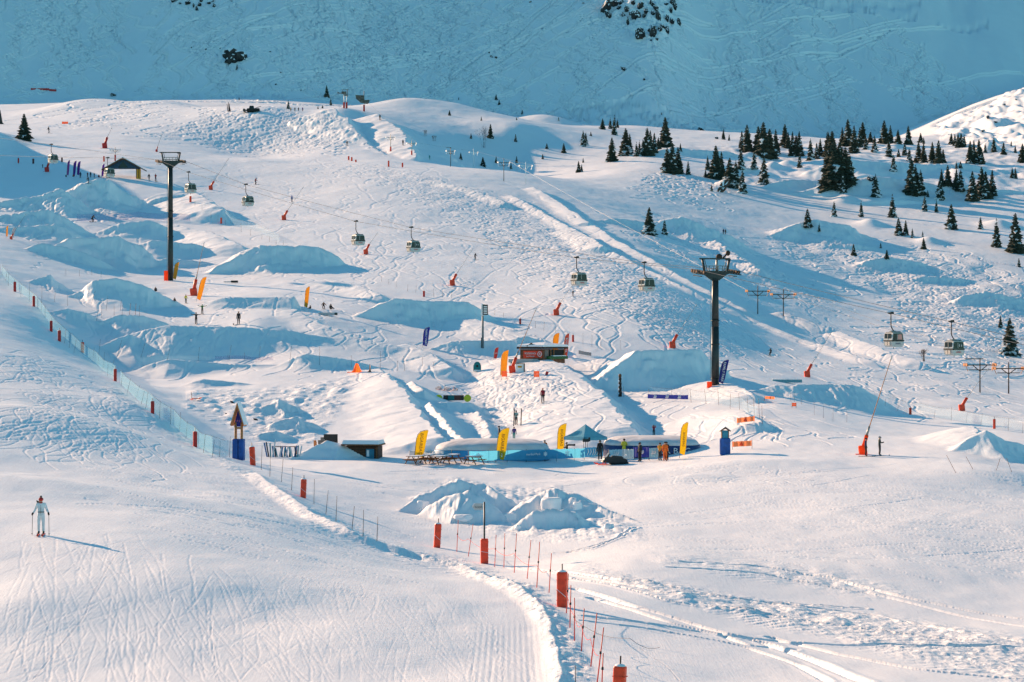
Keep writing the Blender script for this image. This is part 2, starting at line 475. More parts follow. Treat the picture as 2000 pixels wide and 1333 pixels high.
# spoil heaps on the left of it
ridge([(528, 788), (546, 781), (560, 787)], 1.3, .62, .25, (.35, .45), turn=.3, k=.35)
ridge([(556, 820), (579, 813), (592, 822)], 1.3, .62, .3, (.35, .35), turn=.3, k=.35)
ridge([(520, 848), (540, 842), (552, 848)], .8, .6, .3, (.35, .5), turn=.3, k=.35)
ridge([(606, 878), (640, 862), (664, 868)], 1.5, .6, .3, (.35, .35), dist=[230, 231, 231], k=.35)
# edge of the near piste
ridge([(790, 1080), (900, 1102), (1000, 1147), (1060, 1192), (1090, 1258), (1094, 1338)], .24, .5, .18, (.1, .1), 'far', k=.2)
ridge([(500, 925), (600, 998), (680, 1049), (760, 1069)], .4, .35, .12, (.1, .1), 'far', k=.3)
# rolls of the near piste
for (px, d, a, rx, ry) in ((60, 136, 0.9, 9, 7), (430, 100, 0.30, 3.2, 5), (520, 142, 0.55, 7, 9), (20, 92, 0.35, 2.6, 5), (100, 196, 1.5, 9, 14), (260, 240, 1.0, 6, 14),
                           (1450, 216, 0.55, 9, 5), (1180, 212, 0.35, 8, 4), (1960, 208, 0.7, 5, 6), (1350, 207, 0.4, 3, 3), (1250, 209, 0.35, 3, 3), (650, 90, 0.25, 3, 5)):
    mound(px, d, a, rx, ry)
# the ploughed snow pile
ridge([(820, 984), (850, 966), (878, 950), (893, 940), (912, 950), (940, 951), (985, 976)], 2.1, .50, .5, (.30, .6), dist=[180, 181, 182, 183, 183, 183, 180], k=.12)
ridge([(880, 975), (915, 968), (950, 984)], 1.1, .6, .6, (.5, .6), dist=[177, 177, 176], k=.1)
ridge([(1015, 996), (1048, 976), (1070, 958), (1088, 960), (1110, 972), (1128, 966), (1150, 986)], 2.2, .6, .5, (.40, .55), dist=[177, 178, 178, 178, 178, 178, 177], k=.1)
ridge([(1022, 1018), (1042, 1004), (1075, 1000), (1108, 1008), (1124, 1022)], 1.2, 1.5, .3, (.9, .9), dist=[169, 169, 169, 169, 168], k=.12, rake=.3)
ridge([(1120, 978), (1170, 990), (1220, 1008), (1272, 1036)], 1.5, .8, .5, (.3, .35), dist=[176.5, 175, 172, 168], k=.12)
# long ruts beside the red poles

# ------------------------------------------------------------------ terrain: areas with their own surface
AREAS = {
    'ridge_face': [(250, 262), (330, 228), (450, 218), (560, 220), (630, 216), (660, 250), (705, 298), (640, 306), (500, 296), (330, 275)],
    'ridge_left': [(128, 212), (150, 200), (300, 198), (420, 215), (300, 235), (220, 250), (145, 246)],
    'moguls': [(600, 318), (720, 322), (1000, 390), (1120, 460), (1240, 540), (1420, 640), (1330, 660), (1200, 610), (1080, 560), (950, 470), (840, 405), (720, 352)],
    'below_wood': [(1500, 470), (1560, 445), (1700, 490), (1900, 500), (2000, 560), (2050, 760), (1900, 720), (1790, 640), (1680, 560), (1560, 520)],
    'gap': [(1255, 325), (1310, 345), (1370, 350), (1380, 380), (1300, 392), (1262, 365)],
    'bowl': [(1180, 432), (1330, 420), (1420, 455), (1500, 540), (1560, 590), (1400, 540), (1280, 500)],
    'chalet_hump': [(0, 420), (60, 385), (170, 350), (270, 380), (290, 430), (200, 432), (120, 440), (0, 448)],
    'landing_rough': [(930, 730), (1050, 720), (1110, 760), (1000, 850), (955, 860), (920, 800)],
    'spoil': [(380, 760), (500, 770), (640, 745), (690, 735), (670, 790), (610, 860), (520, 870), (440, 830), (360, 790)],
    'left_tracks': [(0, 690), (120, 700), (220, 760), (290, 850), (240, 890), (0, 880)],
    'near_tracks': [(0, 1080), (250, 1060), (460, 1120), (620, 1333), (0, 1333)],
    'near_tracks_b': [(440, 1120), (900, 1150), (1040, 1333), (600, 1333)],
    'debris': [(1110, 1100), (1300, 1140), (1500, 1180), (1750, 1210), (2010, 1260), (2010, 1333), (1780, 1290), (1500, 1225), (1250, 1160)],
    'debris_b': [(1260, 1085), (1480, 1098), (1640, 1120), (1800, 1160), (1700, 1165), (1500, 1130), (1300, 1100)],
    'piste_edge': [(770, 1068), (900, 1090), (1050, 1150), (1110, 1230), (1160, 1333), (1080, 1333), (1062, 1230), (1000, 1165), (880, 1112), (760, 1085)],
    'edge_left': [(480, 920), (600, 1000), (740, 1062), (740, 1075), (600, 1020), (500, 950), (310, 835), (200, 760), (215, 750), (330, 835)],
    'pile': [(790, 985), (890, 935), (1000, 960), (1090, 955), (1200, 1010), (1260, 1045), (1120, 1050), (960, 1040), (860, 1010)],
    'slope_all': [(380, 320), (900, 320), (1300, 480), (1700, 640), (2000, 740), (2000, 840), (1500, 740), (1100, 640), (700, 540), (420, 400)],
    'park_all': [(0, 440), (400, 440), (700, 560), (1000, 650), (1400, 760), (1700, 860), (1200, 870), (700, 740), (250, 720), (60, 540)],
    'plaza': [(1060, 915), (1300, 905), (1560, 915), (1560, 950), (1100, 960)],
    'mountain': [(0, 0), (1600, 0), (1780, 120), (1880, 200), (1600, 260), (1000, 240), (500, 200), (0, 190)],
    'mountain_low': [(560, 20), (920, 0), (930, 200), (640, 170)],
    'outcrop': [(1180, -20), (1185, 25), (1215, 50), (1250, 85), (1290, 85), (1330, 45), (1325, -20)],
    'scree': [(1800, 200), (2010, 150), (2010, 300), (1850, 280)],
    'wood_floor': [(1330, 290), (1700, 280), (2000, 300), (2000, 400), (1700, 350), (1480, 385)],
}


def poly_mask(poly, step=4, blur=5):
    xs = np.arange(-240, 2244, step)
    ys = np.arange(-80, 1440, step)
    gxx, gyy = np.meshgrid(xs, ys, indexing='ij')
    ins = np.zeros(gxx.shape, bool)
    for (x1, y1), (x2, y2) in zip(poly, poly[1:] + poly[:1]):
        c = ((y1 > gyy) != (y2 > gyy)) & (gxx < (x2 - x1) * (gyy - y1) / (y2 - y1 + 1e-9) + x1)
        ins ^= c
    m_ = ins.astype(np.float32)
    kk = np.ones(blur) / blur
    for ax in (0, 1):
        m_ = np.apply_along_axis(lambda v: np.convolve(v, kk, 'same'), ax, m_)
    return m_


def sample_mask(m_, px, py):
    i = np.clip(((px + 240) / 4 + .5).astype(np.int32), 0, m_.shape[0] - 1)
    j = np.clip(((py + 80) / 4 + .5).astype(np.int32), 0, m_.shape[1] - 1)
    return m_[i, j]


MASKS = {k: poly_mask(v) for k, v in AREAS.items()}
PYG = (CY - F * Z / D[None, :]).astype(np.float32)          # row at which every vertex appears
PXG = np.broadcast_to(COLS[:, None], PYG.shape)
AM = {k: sample_mask(m_, PXG, PYG) for k, m_ in MASKS.items()}
AM['mountain'] = AM['mountain'] * (D[None, :] > 1500)
AM['outcrop'] = AM['outcrop'] * (D[None, :] > 1500)
AM['mountain_low'] = AM['mountain_low'] * (D[None, :] > 1500)
for k in AM:
    if not k.startswith('mountain') and k not in ('outcrop',):
        AM[k] = AM[k] * (D[None, :] < 1500)

Yb = np.broadcast_to(D[None, :], X.shape)
fine = np.zeros_like(Z)
# gentle unevenness everywhere, growing with distance
fine += 0.5 * vnoise(X / 14, Yb / 22, 21) + 0.16 * vnoise(X / 4.5, Yb / 8, 22)
fine += 0.05 * vnoise(X / 1.3, Yb / 2.6, 23)
lump = np.clip(vnoise(X / 1.4, Yb / 3.2, 31) + 0.12, 0, 1) + 0.6 * np.clip(vnoise(X / 0.7, Yb / 1.5, 32), 0, 1)
fine += lump * (0.30 * AM['pile'] + 0.45 * AM['spoil'] + 0.28 * AM['debris'] + 0.22 * AM['debris_b'] + 0.10 * AM['landing_rough'] + 0.3 * AM['piste_edge'] * 0.6 + 0.2 * AM['edge_left'])
tiny = np.clip(vnoise(X / 0.28, Yb / 0.5, 33) + .1, 0, 1)
fine += (.30 * np.abs(vnoise(X / .8, Yb / .8, 51)) + .16 * np.abs(vnoise(X / .35, Yb / .35, 52))) * AM['pile']
fine += tiny * (0.14 * AM['piste_edge'] + 0.10 * AM['edge_left'] + 0.10 * AM['debris'] + 0.05 * AM['debris_b'])
lane = np.maximum(sample_mask(poly_mask([(985, 372), (1010, 372), (1130, 440), (1260, 505), (1500, 618), (1800, 716), (1800, 736), (1480, 640), (1240, 525), (1110, 455)]), PXG, PYG),
                  sample_mask(poly_mask([(1040, 362), (1062, 362), (1170, 430), (1300, 505), (1480, 600), (1470, 612), (1290, 525), (1150, 445)]), PXG, PYG)) * (D[None, :] < 900)
for k_ in ('moguls', 'bowl', 'below_wood'):
    AM[k_] = AM[k_] * (1 - lane)
mog = vnoise(X / 2.6, Yb / 6.5, 34)
fine += mog * (0.16 * AM['moguls'] + 0.2 * AM['bowl'] + 0.2 * AM['below_wood'] + 0.5 * AM['wood_floor'] + 0.04 * AM['ridge_face'])
fine += (7 * vnoise(X / 14, Yb / 40, 41) + 2.6 * vnoise(X / 5, Yb / 14, 42) + 1.0 * vnoise(X / 2, Yb / 6, 43)) * AM['scree']
fine += (4.5 * vnoise(X / 7, Yb / 7, 45) + 2.5 * vnoise(X / 3, Yb / 3.5, 46)) * AM['outcrop']
fine += 1.2 * vnoise(X / 7, Yb / 14, 35) * (AM['wood_floor'] + 0.7 * AM['below_wood'] + 0.4 * AM['bowl'])
churn = np.clip(0.8 * AM['debris'] + 0.8 * AM['piste_edge'] + 0.6 * AM['spoil'] + 0.5 * AM['landing_rough'] + .5 * AM['edge_left'] + .35 * AM['moguls'] + .3 * AM['below_wood'] + .5 * AM['debris_b'], 0, 1)
# combed corduroy on the groomed strip at the bottom
comb = sample_mask(poly_mask([(930, 1230), (1050, 1230), (1075, 1340), (900, 1340)]), PXG, PYG)
fine += 0.004 * np.sin(X * 2 * np.pi / 0.22) * comb
Z += fine

# ------------------------------------------------------------------ terrain: ski tracks
groove = np.zeros(Z.shape, np.float32)
berm = np.zeros(Z.shape, np.float32)
DIDX = np.arange(ND)


def stamp(xs, ys, amt, arr):
    ci = (CX + F * xs / ys - COLS[0]) / (COLS[1] - COLS[0])
    rj = np.interp(ys, D, DIDX)
    i, j = np.floor(ci).astype(int), np.floor(rj).astype(int)
    ok = (i > 0) & (i < NC - 2) & (j > 0) & (j < ND - 2)
    i, j, fx, fy = i[ok], j[ok], (ci - i_f(ci))[ok], (rj - i_f(rj))[ok]
    for a, b, w in ((0, 0, (1 - fx) * (1 - fy)), (1, 0, fx * (1 - fy)), (0, 1, (1 - fx) * fy), (1, 1, fx * fy)):
        np.maximum.at(arr, (i + a, j + b), (amt * np.minimum(1, 1.7 * w)).astype(np.float32))


def i_f(v):
    return np.floor(v)


def rut(xs, ys, w, depth, up=0.6):
    """One rut with a rim of pushed-up snow along a path."""
    tx, ty = np.gradient(xs), np.gradient(ys)
    L = np.hypot(tx, ty) + 1e-9
    nx, ny = ty / L, -tx / L
    for o in (-.25, .25):
        stamp(xs + nx * o * w, ys + ny * o * w, depth, groove)
    for o in (-.8, .8, -1.05, 1.05):
        stamp(xs + nx * o * w, ys + ny * o * w, depth * up, berm)


def tracks(area, count, length, amp, wave, width, depth, drift=(-.3, .3), only=None, step=0.25):
    m_ = MASKS[area]
    pick_ = np.argwhere(m_ > 0.5)
    g = np.random.default_rng(abs(hash(area)) % 1000 if False else sum(map(ord, area)))
    for _ in range(count):
        a = pick_[g.integers(len(pick_))]
        px, py = a[0] * 4 - 240 + g.uniform(-2, 2), a[1] * 4 - 80 + g.uniform(-2, 2)
        x0, y0, _z = pick(px, py, grid=Z, dmin=1500 if area.startswith('mountain') else 0)
        Ln = g.uniform(*length)
        t = np.arange(0, Ln, step * y0 / 400 if y0 > 400 else step)
        am, wv = g.uniform(*amp), g.uniform(*wave)
        ph, dr = g.uniform(0, 6.28), g.uniform(*drift)
        sw = am * np.sin(t / wv * 6.283 + ph + 0.6 * np.sin(t / wv * 1.7 + ph))
        xs = x0 + sw + dr * t
        ys = y0 - t + Ln * .5
        w = width * g.uniform(.8, 1.2)
        rut(xs, ys, w, depth * g.uniform(.5, 1.1))


tracks('ridge_face', 90, (30, 80), (1.4, 3.4), (13, 28), .50, .36)
tracks('ridge_left', 26, (40, 110), (2, 5), (18, 38), .65, .40, (-.4, .4))
tracks('moguls', 420, (14, 44), (.7, 2.2), (9, 20), .36, .14, (-.1, .5))
tracks('below_wood', 230, (20, 70), (1.2, 3.6), (12, 30), .42, .22, (-.5, .6))
tracks('gap', 34, (20, 60), (1, 3), (10, 24), .7, .32, (-.3, .6))
tracks('bowl', 110, (16, 50), (1, 2.6), (10, 24), .42, .22, (0, .6))
tracks('chalet_hump', 70, (14, 40), (.8, 3), (10, 24), .55, .26, (-.8, .3))
tracks('landing_rough', 60, (5, 16), (.2, .8), (4, 9), .25, .10)
tracks('left_tracks', 190, (8, 30), (.3, 1.4), (10, 30), .10, .048, (-.3, .5), step=.06)
tracks('near_tracks', 190, (4, 13), (.01, .12), (9, 30), .035, .013, (.10, .30), step=.03)
tracks('near_tracks', 40, (3, 9), (.05, .4), (9, 30), .035, .012, (-.3, .1), step=.03)
tracks('near_tracks_b', 150, (3, 10), (.01, .15), (8, 24), .03, .009, (.0, .25), step=.03)
tracks('slope_all', 420, (20, 70), (.3, 2.2), (14, 40), .28, .09, (-.2, .5))
tracks('park_all', 360, (6, 24), (.2, 1.4), (8, 26), .22, .08, (-.3, .5), step=.12)
tracks('plaza', 40, (3, 8), (1, 4), (8, 20), .14, .04, (-1.5, 1.5), step=.1)
tracks('mountain', 300, (50, 150), (2, 5.5), (18, 42), 1.6, 2.3, (-.25, .6), step=.4)
tracks('mountain_low', 80, (60, 130), (3, 7), (24, 48), 1.7, 2.4, (-.5, .5), step=.4)
g_ = np.random.default_rng(5)
for _ in range(60):                                   # long traverses on the mountain
    px, py = g_.uniform(300, 1750), g_.uniform(10, 240)
    x0, y0, _z = pick(px, py, grid=Z, dmin=1500)
    t = np.arange(0, g_.uniform(30, 130), .5)
    sl = g_.uniform(.35, 1.3)
    rut(x0 + t, y0 + sl * t + 1.5 * np.sin(t / 17 + px), 1.7, 2.4)


for _ in range(330):                                  # ski and snowmobile lines across the open flat
    px, py = (g_.uniform(1000, 2000), g_.uniform(915, 1090)) if _ % 3 else (g_.uniform(150, 820), g_.uniform(900, 1060))
    x0, y0, _z = pick(px, py, grid=Z)
    t = np.arange(0, g_.uniform(3, 14), .06)
    sl = -g_.uniform(.05, 1.4) * (1 if _ % 7 else -1)
    rut(x0 + t, y0 + sl * t + g_.uniform(.05, .8) * np.sin(t / g_.uniform(2, 6) + px), .11, g_.uniform(.015, .05))


def path(pix, w, depth, wig=0.0, up=.6):
    """A rut through picked photograph pixels."""
    P_ = np.array([pick(a, b, grid=Z)[:2] for a, b in pix])
    s = np.r_[0, np.cumsum(np.hypot(*np.diff(P_, axis=0).T))]
    t = np.arange(0, s[-1], .06 if P_[0][1] < 200 else .2)
    k = np.minimum(np.searchsorted(s, t, 'right') - 1, len(P_) - 2)
    xs, ys = np.interp(t, s, P_[:, 0]), np.interp(t, s, P_[:, 1])
    kk = max(3, int(2.0 / (t[1] - t[0])) | 1)
    kr = np.ones(kk) / kk
    xs = np.convolve(np.pad(xs, kk // 2, mode='edge'), kr, 'valid')[:len(t)]
    ys = np.convolve(np.pad(ys, kk // 2, mode='edge'), kr, 'valid')[:len(t)]
    # carve the rut by its true distance, piece by piece
    n_ = max(2, len(xs) // 60)
    for c in range(0, len(xs) - 1, n_):
        ax, ay, bx, by = xs[c], ys[c], xs[min(c + n_, len(xs) - 1)], ys[min(c + n_, len(xs) - 1)]
        pd = 3 * w
        pxs = [CX + F * xx / yy for xx in (min(ax, bx) - pd, max(ax, bx) + pd) for yy in (min(ay, by) - pd, max(ay, by) + pd)]
        si, sj = window(min(pxs), max(pxs), min(ay, by) - pd, max(ay, by) + pd)
        gx_, gy_ = X[si, sj], np.broadcast_to(D[None, sj], X[si, sj].shape)
        L2 = (bx - ax) ** 2 + (by - ay) ** 2 + 1e-9
        tt = np.clip(((gx_ - ax) * (bx - ax) + (gy_ - ay) * (by - ay)) / L2, 0, 1)
        dd = np.hypot(gx_ - ax - tt * (bx - ax), gy_ - ay - tt * (by - ay)) + .12 * w * vnoise(gx_ / .9, gy_ / .9, 81)
        prof = -depth * np.exp(-(dd / (.5 * w)) ** 2) + depth * up * np.exp(-((dd - 1.0 * w) / (.35 * w)) ** 2)
        CARVE[si, sj] = np.where(np.abs(prof) > np.abs(CARVE[si, sj]), prof, CARVE[si, sj])


CARVE = np.zeros_like(Z)
for w_, dp, line in ((.45, .26, [(1115, 1150), (1230, 1184), (1330, 1213), (1420, 1240), (1500, 1252), (1700, 1262), (2010, 1270)]), (.35, .20, [(1150, 1168), (1300, 1215), (1400, 1238), (1460, 1262), (1560, 1270)]),
                     (.45, .26, [(1140, 1204), (1300, 1224), (1480, 1252), (1600, 1295), (1690, 1333)]), (.3, .16, [(1130, 1212), (1290, 1232), (1450, 1262), (1560, 1300), (1620, 1333)]),
                     (.4, .22, [(1330, 1098), (1480, 1106), (1620, 1128), (1760, 1166), (2010, 1212)]), (.3, .16, [(1300, 1108), (1500, 1122), (1700, 1160), (2010, 1226)]),
                     (.35, .2, [(1500, 1244), (1640, 1280), (1800, 1310), (2010, 1330)]), (.25, .12, [(1120, 1130), (1300, 1160), (1480, 1176)]), (.3, .14, [(1480, 1176), (1700, 1200), (1900, 1240), (2010, 1262)])):
    path(line, w_ * 1.1, dp * 1.15, .06, .12)
path([(62, 1330), (110, 1270), (165, 1205), (180, 1165), (210, 1110), (245, 1062)], .035, .018)
path([(245, 1190), (270, 1205), (300, 1235), (340, 1280), (390, 1310)], .03, .012)
path([(402, 1175), (412, 1220), (415, 1290), (425, 1333)], .03, .014)
path([(320, 1090), (318, 1150), (308, 1200)], .03, .012)
path([(0, 1150), (30, 1230), (55, 1333)], .03, .012)
path([(60, 1150), (95, 1230), (70, 1290)], .03, .012)
path([(860, 1160), (905, 1215), (920, 1280), (925, 1333)], .03, .012)
path([(930, 1170), (965, 1225), (985, 1333)], .03, .012)
path([(1000, 1085), (1110, 1080), (1200, 1055), (1245, 1030)], .22, .10)
path([(1060, 1082), (1150, 1075), (1225, 1045)], .18, .09)
path([(1250, 1265), (1300, 1300), (1330, 1333)], .05, .02)
path([(1490, 860), (1420, 866), (1370, 866)], .1, .05)
path([(1000, 1110), (1200, 1135), (1420, 1168), (1700, 1190)], .3, .10, .2)
path([(1100, 1130), (1300, 1175), (1500, 1200), (1900, 1250)], .3, .10, .2)

# spread the stamped cells a little so that ruts are smooth, then carve
def soften(a, wgt=.5):
    b = a.copy()
    for sh, ax in ((1, 0), (-1, 0), (1, 1), (-1, 1)):
        b = np.maximum(b, np.roll(a, sh, ax) * wgt)
    return b


berm = np.where(groove > berm, 0, berm)
Z += soften(berm, .35) * .8 - soften(groove, .35) + CARVE
churn = np.clip(churn, 0, 1).astype(np.float32)


# ------------------------------------------------------------------ terrain: meshes
def sheet(name, j0, j1):
    xs, ys = X[:, j0:j1], Yb[:, j0:j1]
    zs, ch = Z[:, j0:j1], churn[:, j0:j1]
    nc, nd = xs.shape
    co = np.empty((nc * nd, 3), np.float32)
    co[:, 0], co[:, 1], co[:, 2] = xs.ravel(), ys.ravel(), zs.ravel()
    i = np.arange(nc - 1)[:, None] * nd + np.arange(nd - 1)[None]
    quads = np.stack([i, i + nd, i + nd + 1, i + 1], -1).reshape(-1, 4).astype(np.int32)
    me = bpy.data.meshes.new(name)
    me.vertices.add(len(co))
    me.vertices.foreach_set("co", co.ravel())
    me.loops.add(quads.size)
    me.loops.foreach_set("vertex_index", quads.ravel())
    me.polygons.add(len(quads))
    me.polygons.foreach_set("loop_start", np.arange(0, quads.size, 4, dtype=np.int32))
    me.polygons.foreach_set("use_smooth", np.ones(len(quads), bool))
    me.update(calc_edges=True)
    at = me.attributes.new("churn", 'FLOAT', 'POINT')
    at.data.foreach_set("value", ch.ravel())
    me.materials.append(SNOW)
    o = bpy.data.objects.new(name, me)
    COL.objects.link(o)
    o['kind'] = 'structure'
    return o


def apron(name, px0, px1, edge):
    """The ground carried on beyond the sides of the surveyed strip."""
    js = np.arange(0, ND, 3)
    js[-1] = ND - 1
    cols = np.linspace(px0, px1, 60)
    d = D[js]
    xs = (cols[:, None] - CX) / F * d[None]
    ys = np.broadcast_to(d[None], xs.shape)
    away = np.abs(xs - X[edge, js][None])
    zs = Z[edge, js][None] + .8 * (vnoise(xs / 16, ys / 24, 91)) * np.clip(away / 10, 0, 1)
    me = bpy.data.meshes.new(name)
    nd = len(js)
    i = np.arange(59)[:, None] * nd + np.arange(nd - 1)[None]
    quads = np.stack([i, i + nd, i + nd + 1, i + 1], -1).reshape(-1, 4)
    me.from_pydata(np.stack([xs.ravel(), ys.ravel(), zs.ravel()], 1).tolist(), [], quads.tolist())
    me.polygons.foreach_set("use_smooth", np.ones(len(quads), bool))
    me.materials.append(SNOW)
    o = bpy.data.objects.new(name, me)
    COL.objects.link(o)
    o['kind'] = 'structure'


apron("ground_beyond", -1500, float(COLS[0]), 0)
apron("ground_beyond", float(COLS[-1]), 3500, NC - 1)
J = int(np.searchsorted(D, 1480))
sheet("ground", 0, J + 1)
sheet("mountain", J, ND)


def ground(px, py, dmin=0.0):
    """Where the finished ground is seen at a photograph pixel."""
    return Vector(pick(px, py, grid=Z, dmin=dmin))


def zat(x, y):
    """Height of the finished ground under a point."""
    zc = col_profile(CX + F * x / y, Z)
    return float(np.interp(y, D, zc))


def mpp(d):
    """Metres per photograph pixel at a distance."""
    return d / F

# ================================================================== builders
class MB:
    """Collects boxes, bars and sheets into one mesh."""

    def __init__(s):
        s.v, s.f, s.m, s.s = [], [], [], []

    def add(s, verts, faces, m=0, smooth=False, M=None):
        b = len(s.v)
        s.v += [tuple(M @ Vector(p)) if M is not None else tuple(p) for p in verts]
        for f in faces:
            s.f.append([b + i for i in f])
            s.m.append(m)
            s.s.append(smooth)
        return s

    def box(s, c, d, m=0, M=None, top=(1, 1)):
        x, y, z = d[0] / 2, d[1] / 2, d[2] / 2
        tx, ty = x * top[0], y * top[1]
        v = [(-x, -y, -z), (x, -y, -z), (x, y, -z), (-x, y, -z), (-tx, -ty, z), (tx, -ty, z), (tx, ty, z), (-tx, ty, z)]
        v = [(c[0] + a, c[1] + b, c[2] + e) for a, b, e in v]
        return s.add(v, [(0, 3, 2, 1), (4, 5, 6, 7), (0, 1, 5, 4), (1, 2, 6, 5), (2, 3, 7, 6), (3, 0, 4, 7)], m, False, M)

    def rbox(s, c, d, r, m=0, M=None, n=3):
        """Box with rounded vertical edges and softened top."""
        x, y = d[0] / 2 - r, d[1] / 2 - r
        ring = []
        for cx, cy, a0 in ((x, y, 0), (-x, y, 90), (-x, -y, 180), (x, -y, 270)):
            for k in range(n + 1):
                a = R(a0 + 90 * k / n)
                ring.append((cx + r * math.cos(a), cy + r * math.sin(a)))
        z0, z1 = c[2] - d[2] / 2, c[2] + d[2] / 2
        lv = [(z0, .94), (z0 + r * .6, 1), (z1 - r * .6, 1), (z1, .9)]
        L = len(ring)
        v = [(c[0] + px * k, c[1] + py * k, z) for z, k in lv for px, py in ring]
        f = [(j * L + i, j * L + (i + 1) % L, (j + 1) * L + (i + 1) % L, (j + 1) * L + i) for j in range(3) for i in range(L)]
        f += [tuple(reversed(range(L))), tuple(range(3 * L, 4 * L))]
        return s.add(v, f, m, False, M)

    def bar(s, p0, p1, r0, r1=None, n=8, m=0, cap=True, M=None):
        p0, p1 = Vector(p0), Vector(p1)
        r1 = r0 if r1 is None else r1
        a = (p1 - p0).normalized()
        u = a.orthogonal().normalized()
        w = a.cross(u)
        v = []
        for p, r in ((p0, r0), (p1, r1)):
            v += [p + (u * math.cos(6.2832 * k / n) + w * math.sin(6.2832 * k / n)) * r for k in range(n)]
        f = [(k, (k + 1) % n, n + (k + 1) % n, n + k) for k in range(n)]
        s.add(v, f, m, n > 5, M)
        if cap:
            b = len(s.v) - 2 * n
            s.f += [[b + k for k in reversed(range(n))], [b + n + k for k in range(n)]]
            s.m += [m, m]
            s.s += [False, False]
        return s

    def pipe(s, pts, r, n=6, m=0, M=None):
        for a, b in zip(pts, pts[1:]):
            s.bar(a, b, r, r, n, m, True, M)
        return s

    def ell(s, c, r, nu=10, nv=7, m=0, M=None, z0=-1.0):
        v, f = [], []
        for j in range(nv + 1):
            t = z0 + (1 - z0) * j / nv
            t = math.sin(math.pi / 2 * t) if z0 == -1 else t
            q = math.sqrt(max(0, 1 - t * t))
            v += [(c[0] + r[0] * q * math.cos(6.2832 * k / nu), c[1] + r[1] * q * math.sin(6.2832 * k / nu), c[2] + r[2] * t) for k in range(nu)]
        for j in range(nv):
            f += [(j * nu + k, j * nu + (k + 1) % nu, (j + 1) * nu + (k + 1) % nu, (j + 1) * nu + k) for k in range(nu)]
        f += [tuple(reversed(range(nu))), tuple(range(nv * nu, nv * nu + nu))]
        return s.add(v, f, m, True, M)

    def prism(s, poly, y0, y1, m=0, M=None):
        """Polygon in the x-z plane given thickness along y."""
        n = len(poly)
        v = [(x, y0, z) for x, z in poly] + [(x, y1, z) for x, z in poly]
        f = [tuple(range(n)), tuple(reversed(range(n, 2 * n)))]
        f += [(i, n + i, n + (i + 1) % n, (i + 1) % n) for i in range(n)]
        return s.add(v, f, m, False, M)

    def build(s, name, mats, parent=None):
        me = bpy.data.meshes.new(name)
        me.from_pydata(s.v, [], s.f)
        mats = mats if isinstance(mats, (list, tuple)) else [mats]
        for q in mats:
            me.materials.append(q)
        me.polygons.foreach_set("material_index", s.m)
        me.polygons.foreach_set("use_smooth", s.s)
        me.update()
        o = bpy.data.objects.new(name, me)
        COL.objects.link(o)
        if parent is not None:
            o.parent = parent
        return o


def tag(o, label, cat, group=None):
    o['label'], o['category'] = label, cat
    if group:
        o['group'] = group
    return o


def thing(name, label, cat, loc=(0, 0, 0), rz=0.0, group=None, scale=1.0):
    o = bpy.data.objects.new(name, None)
    o.empty_display_size = .2
    COL.objects.link(o)
    o.location = loc
    o.rotation_euler = (0, 0, rz)
    if scale != 1.0:
        o.scale = (scale,) * 3
    return tag(o, label, cat, group)


def twin(src, label=None, loc=None, rz=None, scale=None, group=None):
    """A copy of a thing with copies of its parts and sub-parts."""
    r = src.copy()
    COL.objects.link(r)
    if label:
        r['label'] = label
    if group:
        r['group'] = group
    if loc is not None:
        r.location = loc
    if rz is not None:
        r.rotation_euler = (0, 0, rz)
    if scale is not None:
        r.scale = (scale,) * 3
    for ch in list(src.children):
        c = ch.copy()
        COL.objects.link(c)
        c.parent = r
        for g in list(ch.children):
            d = g.copy()
            COL.objects.link(d)
            d.parent = c
    return r


def text(name, body, size, m, parent, M, depth=.01, sx=1.0):
    cu = bpy.data.curves.new(name, 'FONT')
    cu.body = body
    cu.size = size
    cu.align_x, cu.align_y = 'CENTER', 'CENTER'
    cu.extrude = depth
    cu.resolution_u = 2
    t = bpy.data.objects.new(name, cu)
    COL.objects.link(t)
    me = bpy.data.meshes.new_from_object(t.evaluated_get(bpy.context.evaluated_depsgraph_get()))
    bpy.data.objects.remove(t)
    me.transform(M @ Matrix.Diagonal((sx, 1, 1, 1)))
    me.materials.clear()
    me.materials.append(m)
    me.name = name
    o = bpy.data.objects.new(name, me)
    COL.objects.link(o)
    o.parent = parent
    return o


FACE = Matrix.Rotation(R(90), 4, 'X')               # text that faces the viewer (towards -y)


def facing(x, y, z, roll=0.0, yaw=0.0):
    return Matrix.Translation((x, y, z)) @ Matrix.Rotation(yaw, 4, 'Z') @ FACE @ Matrix.Rotation(roll, 4, 'Z')


def ordn(k):
    w = "first second third fourth fifth sixth seventh eighth ninth tenth eleventh twelfth".split()
    if k <= 12:
        return w[k - 1]
    return "%d%s" % (k, 'th' if 10 <= k % 100 <= 20 else {1: 'st', 2: 'nd', 3: 'rd'}.get(k % 10, 'th'))


# palette, linear light
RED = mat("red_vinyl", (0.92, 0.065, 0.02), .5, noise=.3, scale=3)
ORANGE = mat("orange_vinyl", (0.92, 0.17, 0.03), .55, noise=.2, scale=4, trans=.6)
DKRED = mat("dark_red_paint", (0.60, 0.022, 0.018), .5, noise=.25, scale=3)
YELLOW = mat("yellow_cloth", (0.82, 0.62, 0.03), .7, noise=.12, scale=2, trans=.6)
AMBER = mat("amber_cloth", (0.80, 0.45, 0.06), .7, noise=.15, scale=2, trans=.6)
BLACK = mat("black_plastic", (0.012, 0.013, 0.015), .5)
STEEL = mat("dark_steel", (0.035, 0.045, 0.045), .45, .3, noise=.3, scale=2)
GALV = mat("galvanised_steel", (0.30, 0.30, 0.29), .45, .5, noise=.3, scale=4)
RUST = mat("orange_brown_rubber", (0.30, 0.11, 0.045), .6, noise=.4, scale=8)
